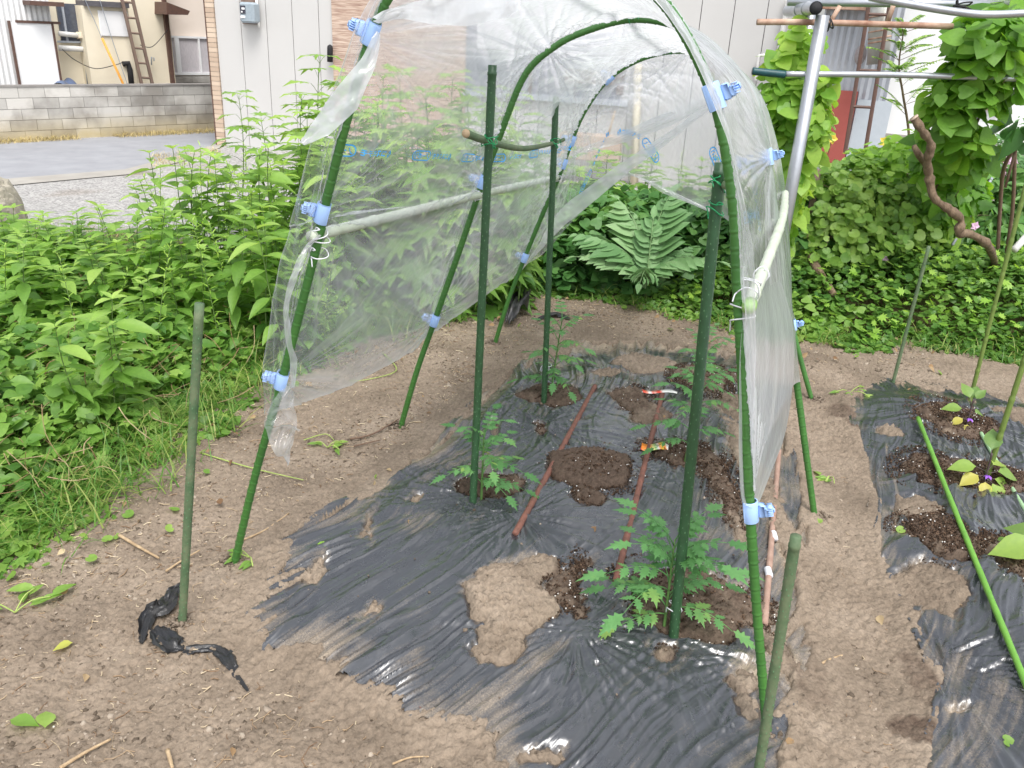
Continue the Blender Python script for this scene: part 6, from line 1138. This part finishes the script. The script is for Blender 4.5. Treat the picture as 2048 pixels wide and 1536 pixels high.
# boards, plank
b = MB(); P = NB.at(1268, 345, .25); tube(b, [NB.at(1268, 380, .3), NB.at(1276, 128, .05)], .062, 4); q = b.build('cream_board', plain('cream_board', (.72, .66, .5), (.66, .58, .42), rough=.7), loc=P); tag(q, 'tall cream board leaning on the barn wall', 'board')
b = MB(); P = NB.at(1218, 270, .2); tube(b, [NB.at(1216, 272, .5), NB.at(1230, 222, .3)], .015, 6); q = b.build('bamboo_stick', TWIG, loc=P); tag(q, 'thin tan stick leaning on the barn left of the cream board', 'stick')
b = MB(); NB.bx(b, (1118, 322), (1240, 270), .3, .6, .01); P = NB.at(1180, 300, .3); q = b.build('wooden_crate', plain('peach_wood', (.5, .4, .32), (.42, .32, .25), rough=.8, scale=5), loc=P, smooth=False); tag(q, 'peach coloured wooden chest standing against the barn', 'chest')
for pts, r, m_, lab in (([(1578, -10), (1560, 95), (1553, 160)], .035, PVC, 'white downpipe at the right end of the barn'), ([(1548, 111), (1522, 111), (1517, 118), (1511, 165)], .022, PVC, 'thin white elbow pipe on the barn near the dark taped bar')):
    b = MB(); P = smoothpts([NB.at(*p, .1) for p in pts], 5); tube(b, P, r, 10); q = b.build('wall_pipe', m_, loc=P[0]); tag(q, lab, 'pipe')
# ---- right hand shed, red door, posts, white building
RS = Wall(AT(1600, 200, 10.6), AT(1790, 200, 10.2)); zr = RS.sz(1700, -200)[1]
o = empty('silver_shed', (RS.P[0], RS.P[1], ZR), 'silver corrugated shed with a faded red door', 'shed'); bpy.context.view_layer.update()
part('wall', SILV, o, lambda b: (RS.bz(b, 0.1, RS.sz(1782, 150)[0], ZR, zr, -2, -.02), corr(b, RS, .1, RS.sz(1782, 150)[0], ZR, zr, .0, .075, .011))); part('door', REDD, o, lambda b: RS.bx(b, (1585, 330), (1702, 178), .012, .05)); part('lintel', RUSTP, o, lambda b: RS.bx(b, (1640, 19), (1748, 10), .012, .2))
part('panel', plain('grey_panel', (.46, .50, .54), (.42, .46, .5), rough=.5), o, lambda b: RS.bx(b, (1702, 330), (1772, 200), .0125, .03))
o = empty('ladder_rack', tuple(RS.at(1700, 300, .5)), 'narrow dark red steel ladder standing by the silver shed', 'ladder'); bpy.context.view_layer.update()
for a_, c_ in (((1744, -30), (1690, 305)), ((1786, -30), (1730, 305))): part('side_rail', BROWN, o, lambda b, a_=a_, c_=c_: tube(b, [RS.at(*a_, .5), RS.at(*c_, .5)], .022, 6))
for y_ in (28, 140, 213, 300): x_ = lerp(1744, 1690, (y_+30)/335); part('rung', BROWN, o, lambda b, x_=x_, y_=y_: tube(b, [RS.at(x_, y_, .5), RS.at(x_+41, y_+2, .5)], .018, 6))
P = RS.at(1755, 90, .3); o = empty('hot_water_tank', P, 'galvanised cylindrical tank with rusty bands on the silver shed', 'tank'); bpy.context.view_layer.update()
TG = plain('tank_metal', (.42, .43, .40), (.33, .32, .28), rough=.5, metal=.4, scale=5)
part('drum', TG, o, lambda b: tube(b, [RS.at(1756, 128, .3), RS.at(1764, -10, .3)], .118, 20), True)
for y_ in (8, 30, 60, 74, 82): part('band', RUSTP, o, lambda b, y_=y_: tube(b, [RS.at(1760+(60-y_)*.05, y_+3, .3), RS.at(1760+(60-y_)*.05, y_, .3)], .122, 20), True)
b = MB(); P = RS.at(1721, 110, .12); ball(b, P, .11, 14, 8, sq=(.6, .6, 1)); q = b.build('meter_dome', plain('dull_dome', (.35, .33, .33), (.25, .2, .2)), loc=P); tag(q, 'small domed grey meter left of the tank', 'meter')
WH = Wall(AT(1740, 200, 12.5), AT(2300, 200, 11.0)); b = MB(); WH.bz(b, 0, WH.sz(2500, 200)[0], ZR, WH.sz(1900, -200)[1], -3, 0); o = empty('white_building', (WH.P[0], WH.P[1], ZR), 'plain white rendered building at the far right', 'building'); bpy.context.view_layer.update()
part('wall', plain('white_render', (.82, .82, .81), (.78, .78, .77), rough=.8, scale=2), o, lambda b: WH.bz(b, 0, WH.sz(2500, 200)[0], ZR, WH.sz(1900, -200)[1], -3, 0)); part('window', plain('window_box', (.25, .13, .09), (.35, .2, .14), scale=8), o, lambda b: WH.bx(b, (1975, 222), (2015, 160), .003, .08)); part('foundation', CONCM, o, lambda b: WH.bz(b, 0, WH.sz(2500, 200)[0], ZR, WH.sz(1950, 283)[1], .003, .05))
# stone at the left edge
b = MB(); P = G(-10, 470, 0); P = AT(-5, 400, 5.6); V, F = icos(4); V = V*np.array([.36, .5, .62])*(1+.7*(fbm(V[:, 0]*5+5, V[:, 1]*5+V[:, 2]*4, 5, 77)-.5)[:, None]); b.add(V+P+[-.06, 0, -.14], F); q = b.build('garden_rock', plain('rock', (.42, .38, .31), (.26, .24, .19), rough=.9, scale=9, bump=.8), loc=P, smooth=False); tag(q, 'mossy tan boulder at the left edge by the gravel', 'rock')
# ================================================================ PIPE FRAME
def pipe(pts, r, m_, lab, n='frame_pipe', cat='pipe', nn=14, cap=True):
    P = smoothpts(pts, 8) if len(pts) > 2 else np.array(pts); b = MB(); tube(b, P, r, nn, cap); q = b.build(n, m_, loc=P[0]); return tag(q, lab, cat)
YP = 4.75
def vpost(px, py, Y, ztop_, r, lab, m_=None): p = AT(px, py, Y); return pipe([[p[0], p[1], H1(p[0], p[1])-.1], [p[0], p[1], ztop_]], r, m_ or GALV, lab, 'frame_post', 'post')
zt_ = AT(1640, 30, YP)[2]
vpost(1606, 250, YP, zt_, .035, 'thick galvanised upright of the vine frame'); vpost(1606, 120, YP+.35, zt_+.05, .03, 'second galvanised upright just behind the thick one')
hp = AT(1632, 16, YP-.05); back = AT(1576, 22, YP+1.0); d = back-hp; o = pipe([hp, back], .033, GALV, 'short wide pipe on top of the thick upright, its camera-facing mouth painted dark as shade', nn=20, cap=False)
b = MB(); dd = d/np.linalg.norm(d); tube(b, [hp-dd*.002, hp+dd*.05], .0295, 20); b.V = [v-hp for v in b.V]; b.build('shade_plug', DARK, parent=o)  # dark plug colours in the shade inside the hollow pipe
for k in range(2): q = MB(); p_ = hp+d*(.25+.25*k); tube(q, [p_, p_+dd*.012], .037, 18); q.V = [v-hp for v in q.V]; q.build('clamp_ring', GALV, parent=o)
pipe([AT(1514, 44, YP+.1), AT(1640, 45, YP+.1), AT(1905, 53, YP+.1)], .016, RUSTP, 'rusty horizontal pipe crossing high behind the thick upright')
pipe([AT(1575, 4, YP+.5), AT(2100, 10, YP+.4)], .022, GALV, 'topmost grey pipe of the vine frame'); pipe([AT(1740, -6, YP-.2), AT(1850, 14, YP-.2), AT(1930, 26, YP-.2), AT(1990, 29, YP-.2), AT(2100, 24, YP-.2)], .019, GALV, 'sagging curved pipe below the topmost one')
o = pipe([AT(1570, 148, YP+.03), AT(1800, 150, YP+.03), AT(2100, 160, YP+.03)], .016, GALV, 'long level grey pipe crossing the vines'); pipe([AT(1505, 142, YP+.03), AT(1540, 146, YP+.03), AT(1570, 149, YP+.03)], .020, plain('dark_green_tape', (.01, .07, .08), (.008, .05, .05), rough=.4), 'dark green taped end of the long level pipe', 'taped_end', 'pipe end')
pipe([AT(1680, 12, YP+.12), AT(1658, 48, YP+.12)], .012, RUSTP, 'short rusty strut between the rusty pipe and the topmost pipe', 'frame_strut'); pipe([AT(1792, -5, YP+.2), AT(1775, 46, YP+.2)], .013, RUSTP, 'rusty strut right of the tank', 'frame_strut')
tie(AT(1655, 46, YP+.05), .035, DARK, 'black wire binding at the crossing of the rusty pipe', 3, r=.004, axis=(1, .2, .3), seed=31); tie(AT(1925, 14, YP), .04, DARK, 'black wire binding hanging from the sagging pipe', 3, r=.004, axis=(.2, .2, 1), seed=32)
pipe([AT(1905, 490, 5.4), AT(2000, 330, 5.9)], .009, GREYM, 'thin grey rod leaning through the bank at the right', 'thin_rod', 'rod'); pipe([AT(2028, 500, 5.2), AT(2065, 460, 5.3)], .022, PVC, 'short pale pipe poking in from the right edge')
vpost(1612, 470, 5.6, .9, .02, 'short dark post in the bank behind the thick upright', WOOD)
# ================================================================ VINES AND SHRUBS ON THE RIGHT
def mass(name, pts, m_, T, sz, n, lab, cat, seed, rnd=(.1, 1.), stems=None, wid=1., shell=.6, fronty=-.5, group=None):
    """pts: list of (centre, radii). leaves through the volume, most of them near the surface"""
    g = np.random.default_rng(seed); c0 = np.array(pts[0][0]); o = empty(name, (c0[0], c0[1], H1(c0[0], c0[1])), lab, cat, group); P = []; U_ = []; vol = np.array([np.prod(r) for _, r in pts]); vol = vol**.7; vol /= vol.sum()
    for (c, r), v in zip(pts, vol):
        k = int(n*v); d = g.normal(size=(k, 3)); d = nrm(d); rr = shell+(1-shell)*g.random(k)**.6; rr = rr*(.62+.68*vn(d[:, 0]*3+9, d[:, 1]*3+d[:, 2]*4+9, seed)); P.append(np.array(c)+d*rr[:, None]*np.array(r)); U_.append(d)
    P = np.concatenate(P); U_ = np.concatenate(U_); k = P[:, 2] > Hs(P[:, 0], P[:, 1])+.01; P = P[k]; U_ = U_[k]; n = len(P); up = nrm(U_*[.8, .8, .5]+[0, -.25, .75]+g.normal(size=(n, 3))*.42); D = nrm(np.cross(up, g.normal(size=(n, 3))))*.95+np.array([0, 0, -.45]); D = nrm(D-up*(D*up).sum(1)[:, None])
    cl_ = vn(P[:, 0]*7, P[:, 2]*7+P[:, 1]*5, seed+3); f = MB(); leaves(f, T, P-np.array(o.location), D, up, sz*(.42+.72*g.random(n)**.8), np.clip(rnd[0]+(rnd[1]-rnd[0])*(.5*g.random(n)+.6*cl_-.05), 0, 1), wid); f.build('foliage', m_, parent=o)
    a = MB()
    for s in (stems or [[p[0] for p in pts]]):
        Q = smoothpts(s, 6) if len(s) > 2 else np.array(s if len(s) > 1 else [s[0], np.array(s[0])-[0, 0, .3]]); Q = Q-np.array(o.location); tube(a, Q, .008, 6)
    for k in range(min(40, n//20)): p = P[g.integers(n)]-np.array(o.location); c = pts[g.integers(len(pts))][0]-np.array(o.location); q = p+(c-p)*.5/ max(np.linalg.norm(c-p), .3)*.3; tube(a, [p, (p+q)/2+g.normal(size=3)*.01, q], .0025, 4, cap=False)
    a.build('stem', TW2, parent=o); return o
def cl(px, py, Y, rx, ry, rz): return (AT(px, py, Y), (rx, ry, rz))
mass('climbing_vine', [cl(1600, 90, YP+.3, .10, .12, .12), cl(1590, 150, YP+.25, .16, .15, .14), cl(1595, 220, YP+.2, .19, .15, .18), cl(1600, 270, YP+.25, .17, .15, .15), cl(1560, 250, YP+.3, .09, .12, .14), cl(1585, 340, YP+.35, .12, .15, .22), cl(1570, 420, YP+.5, .13, .15, .2), cl(1635, 170, YP+.2, .09, .1, .1)], L_VINE, HEART, .105, 900, 'bright green heart leaved vine climbing the thick upright of the pipe frame', 'vine', 41, (.2, 1))
mass('climbing_vine', [cl(2030, 60, YP+.1, .22, .2, .13), cl(1970, 80, YP+.1, .22, .2, .16), cl(1960, 130, YP+.15, .2, .2, .14), cl(1920, 190, YP+.2, .2, .2, .15), cl(1900, 250, YP+.3, .18, .2, .15), cl(1930, 290, YP+.35, .16, .2, .15), cl(1990, 150, YP+.2, .2, .2, .18), cl(1890, 330, YP+.6, .2, .2, .16), cl(1870, 400, YP+.8, .2, .2, .16), cl(1920, 380, YP+.9, .2, .2, .2)], L_VINE, HEART, .115, 1200, 'dense heart leaved vine hanging diagonally over the right of the pipe frame', 'vine', 42, (.1, .95))
mass('climbing_vine', [cl(2040, 12, YP+.5, .2, .2, .08), cl(1985, 30, YP+.5, .15, .15, .07)], L_VINE, HEART, .11, 140, 'light green vine leaves at the top right corner behind the topmost pipe', 'vine', 43, (.5, 1))
for k, (a_, lab, m_, T, sz, n, rn) in enumerate((([cl(1650, 400, 5.7, .3, .35, .24), cl(1720, 370, 5.9, .32, .3, .2), cl(1690, 470, 5.5, .35, .35, .22), cl(1790, 440, 5.6, .3, .3, .26)], 'mounded shrub with small rounded green leaves right of the thick upright', L_CLOV, ROUND, .065, 2600, (.2, 1)),
    ([cl(1820, 350, 5.9, .28, .3, .26), cl(1850, 430, 5.7, .25, .3, .22), cl(1760, 330, 6.2, .2, .3, .14)], 'yellow green leafy shrub around the cut branch', L_YG, HEART, .075, 1500, (.1, .9)),
    ([cl(1960, 400, 6.2, .4, .3, .28), cl(2060, 430, 5.9, .3, .3, .35), cl(1990, 470, 5.8, .3, .3, .2)], 'dark lance leaved bush at the right edge behind the cut branch', L_DARK, LANCE, .13, 1300, (.2, 1)),
    ([cl(1540, 430, 6.0, .3, .3, .3), cl(1500, 500, 5.7, .35, .3, .22), cl(1600, 500, 5.6, .25, .3, .2)], 'dark leafy bush behind the right leg of the rear hoop', L_DARK, HEART, .08, 1300, (.2, 1)),
    ([cl(1990, 330, 6.6, .5, .3, .2), cl(2060, 300, 6.9, .4, .3, .22), cl(1900, 350, 6.7, .3, .3, .16)], 'grey green flowering bush with small pink blooms behind the vines', L_CARD, LANCE, .07, 1900, (0, .7)))):
    mass('garden_shrub', a_, m_, T, sz, n, lab, 'shrub', 50+k, rn)
# big dark leaf and tall cluster at right edge
mass('garden_shrub', [cl(2040, 270, 5.0, .10, .1, .12)], L_DARK, OVATE, .22, 9, 'large smooth dark leaves hanging at the right edge above the bank', 'shrub', 60, (.2, .6))
# flowers
def flower(p, r, c, lab, nm, n=5):
    b = MB(); q = np.arange(n)*2*np.pi/n; o = empty(nm, p, lab, 'flower', 'small %s flowers in the far right bed' % c[1]); leaves(b, OVATE, np.zeros((n, 3)), np.stack([np.cos(q), np.zeros(n)-.3, np.sin(q)], 1), np.tile([0, -1., .3], (n, 1)), [r]*n, [.5]*n, 1.4); b.build('petals', c[0], parent=o); a = MB(); tube(a, [[0, 0, 0], [0, .02, -.12]], .002, 5); a.build('stem', STEM, parent=o)
PK = plain('pink_petal', (.75, .5, .66), (.65, .4, .58), rough=.6); YL = plain('yellow_petal', (.75, .58, .08), (.7, .5, .06), rough=.5)
fg = np.random.default_rng(9)
for k in range(26): flower(AT(1885+165*fg.random(), 300+90*fg.random(), 6.1), .022+.012*fg.random(), (PK, 'pink'), 'small pink flower among the grey green bush at the right', 'pink_flower')
for px, py, l_ in ((1768, 518, 'lone pink flower low on the bank above the path'), (1915, 552, 'pair member pink flower low on the bank near the right cane'), (1950, 452, 'pink flower beside the end of the cut branch')): flower(AT(px, py, 5.3), .03, (PK, 'pink'), l_, 'pink_flower')
for px, py, l_ in ((1664, 277, 'yellow lily in front of the red door'), (1769, 283, 'yellow lily in front of the white building')): flower(AT(px, py, 6.2), .042, (YL, 'yellow lily'), l_, 'yellow_lily')
# cut tree limb
lb = [(1828, 236, 4.73), (1845, 262, 4.73), (1862, 290, 4.78), (1855, 320, 4.83), (1858, 350, 4.88), (1868, 395, 4.88), (1900, 420, 4.88), (1922, 440, 4.93), (1918, 465, 4.93), (1940, 468, 4.98), (1975, 490, 5.05), (1990, 530, 5.3), (1992, 580, 5.6)]
P = smoothpts([AT(*q) for q in lb], 6); P0 = P[0].copy(); o = empty('pruned_tree', (P[-1][0], P[-1][1], P[-1][2]), 'bare crooked pruned limb with a sawn pale top in the right bank', 'tree'); b = MB(); s = np.linspace(0, 1, len(P)); tube(b, P-np.array(o.location), (.021+.007*s)*(1+.5*(vn(s*60, s*0+3, 9)-.5)+.12*np.sin(s*40)), 14); b.build('trunk', BARK, parent=o)
b = MB(); d = P[0]-P[1]; d /= np.linalg.norm(d); tube(b, [P[0]-np.array(o.location), P[0]-np.array(o.location)+d*.004], .0255, 12); b.build('sawn_end', plain('sawn_wood', (.6, .48, .38), (.45, .33, .25), rough=.8), parent=o)
b = MB(); Q_ = smoothpts([AT(1858, 335, 5.27), AT(1838, 310, 4.88), AT(1828, 292, 4.88)], 5)-np.array(o.location); tube(b, Q_, np.linspace(.024, .014, len(Q_)), 10); b.build('branch', BARK, parent=o)
b = MB(); P = smoothpts([AT(1618, 500, 5.4), AT(1630, 530, 5.2), AT(1652, 565, 5.1), AT(1668, 590, 5.0)], 6); tube(b, P, np.linspace(.03, .02, len(P)), 10); q = b.build('old_branch', BARK, loc=P[0]); tag(q, 'old brown branch lying down the bank by the frame foot', 'branch')
for k, pts in enumerate((((2052, 270, 5.2), (2010, 330, 5.3), (2000, 420, 5.4), (1995, 520, 5.4)), ((2030, 300, 5.2), (2025, 420, 5.3), (2010, 520, 5.4)))):
    P = smoothpts([AT(*q) for q in pts], 6); b = MB(); tube(b, P, .012, 8); q = b.build('vine_stem', TW2, loc=P[0]); tag(q, ['brown woody stem curving up at the right edge, left of two', 'straight brown woody stem at the right edge, right of two'][k], 'stem')
# thin tree with feathery leaves
o = empty('feathery_tree', AT(1805, 330, 6.4), 'slender young tree with airy paired leaflets against the white building', 'tree'); a = MB(); f = MB(); L0 = np.array(o.location); fg = np.random.default_rng(19)
tr_ = smoothpts([AT(1808, 400, 6.4), AT(1818, 280, 6.4), AT(1806, 190, 6.35), AT(1798, 130, 6.3), AT(1808, 60, 6.3)], 8)-L0; tube(a, tr_, np.linspace(.012, .004, len(tr_)), 7); P = []; D = []
for k in range(34):
    q = tr_[fg.integers(10, len(tr_))]; an = fg.random()*6.28; e = q+np.array([math.cos(an)*.28+.08, math.sin(an)*.2, .05+.1*fg.random()])*fg.uniform(.6, 1.3); tube(a, [q, (q+e)/2+[0, 0, .02], e], .002, 4, cap=False)
    for j in range(16):
        t = .25+.75*j/16; 
        for s_ in (-1, 1): P.append(q+(e-q)*t+[0, 0, .02*math.sin(t*3)]); D.append(nrm(np.cross(e-q, [0, 0, 1]))*s_+nrm(e-q)*.4+[0, 0, -.1])
leaves(f, OVATE, P, D, np.tile([0, -.4, 1.], (len(P), 1)), .03*fg.uniform(.7, 1.2, len(P)), fg.random(len(P)), .9); a.build('trunk', BARK, parent=o); f.build('crown', L_WEED, parent=o)

P = []; g_ = np.random.default_rng(5)
for q in [A1, B1, C1, A2, B2, C2]+[x_[0] for x_ in SP]+[GH(360, 1252), GH(1516, 1560), GH(1783, 776), GH(1937, 812), GH(1970, 965)]:
    n = 90; a = g_.random(n)*6.28; r = .014+.035*g_.random(n)**1.5; z = H1(q[0], q[1]); P.append(np.stack([q[0]+r*np.cos(a), q[1]+r*np.sin(a), z+.022-.35*(r-.014)], 1))
P = np.concatenate(P); b = MB(); scatter(b, TV0, [IF0], P, rdir(len(P)), rdir(len(P)), (.005+.009*RNG.random(len(P))**2)[:, None]*(.6+.8*RNG.random((len(P), 3))), .1+.5*RNG.random(len(P))); o = b.build('soil_clods', CLODM); tag(o, 'crumbs of soil pushed up around the feet of the stakes', 'soil', kind='stuff')
# sub-parts: frames and fittings belong to the part they sit on
for o_ in list(S.objects):
    if o_.parent is None: continue
    base_ = o_.name.split('.')[0]; want = {'window_frame': 'window', 'window_rail': 'window', 'sill': 'window', 'dial': 'casing', 'label_plate': 'casing', 'door_frame': 'door', 'band': 'drum', 'bay_roof': 'bay', 'shutter': 'bay', 'corner_trim': 'brick_corner'}.get(base_)
    if want:
        c_ = [k for k in o_.parent.children if k.name.split('.')[0] == want and tuple(k.location) == (0, 0, 0)]
        if c_: o_.parent = c_[-1] if base_ == 'window_frame' and len(c_) > 1 and o_.name > 'window_frame' and '.' in o_.name else c_[0]
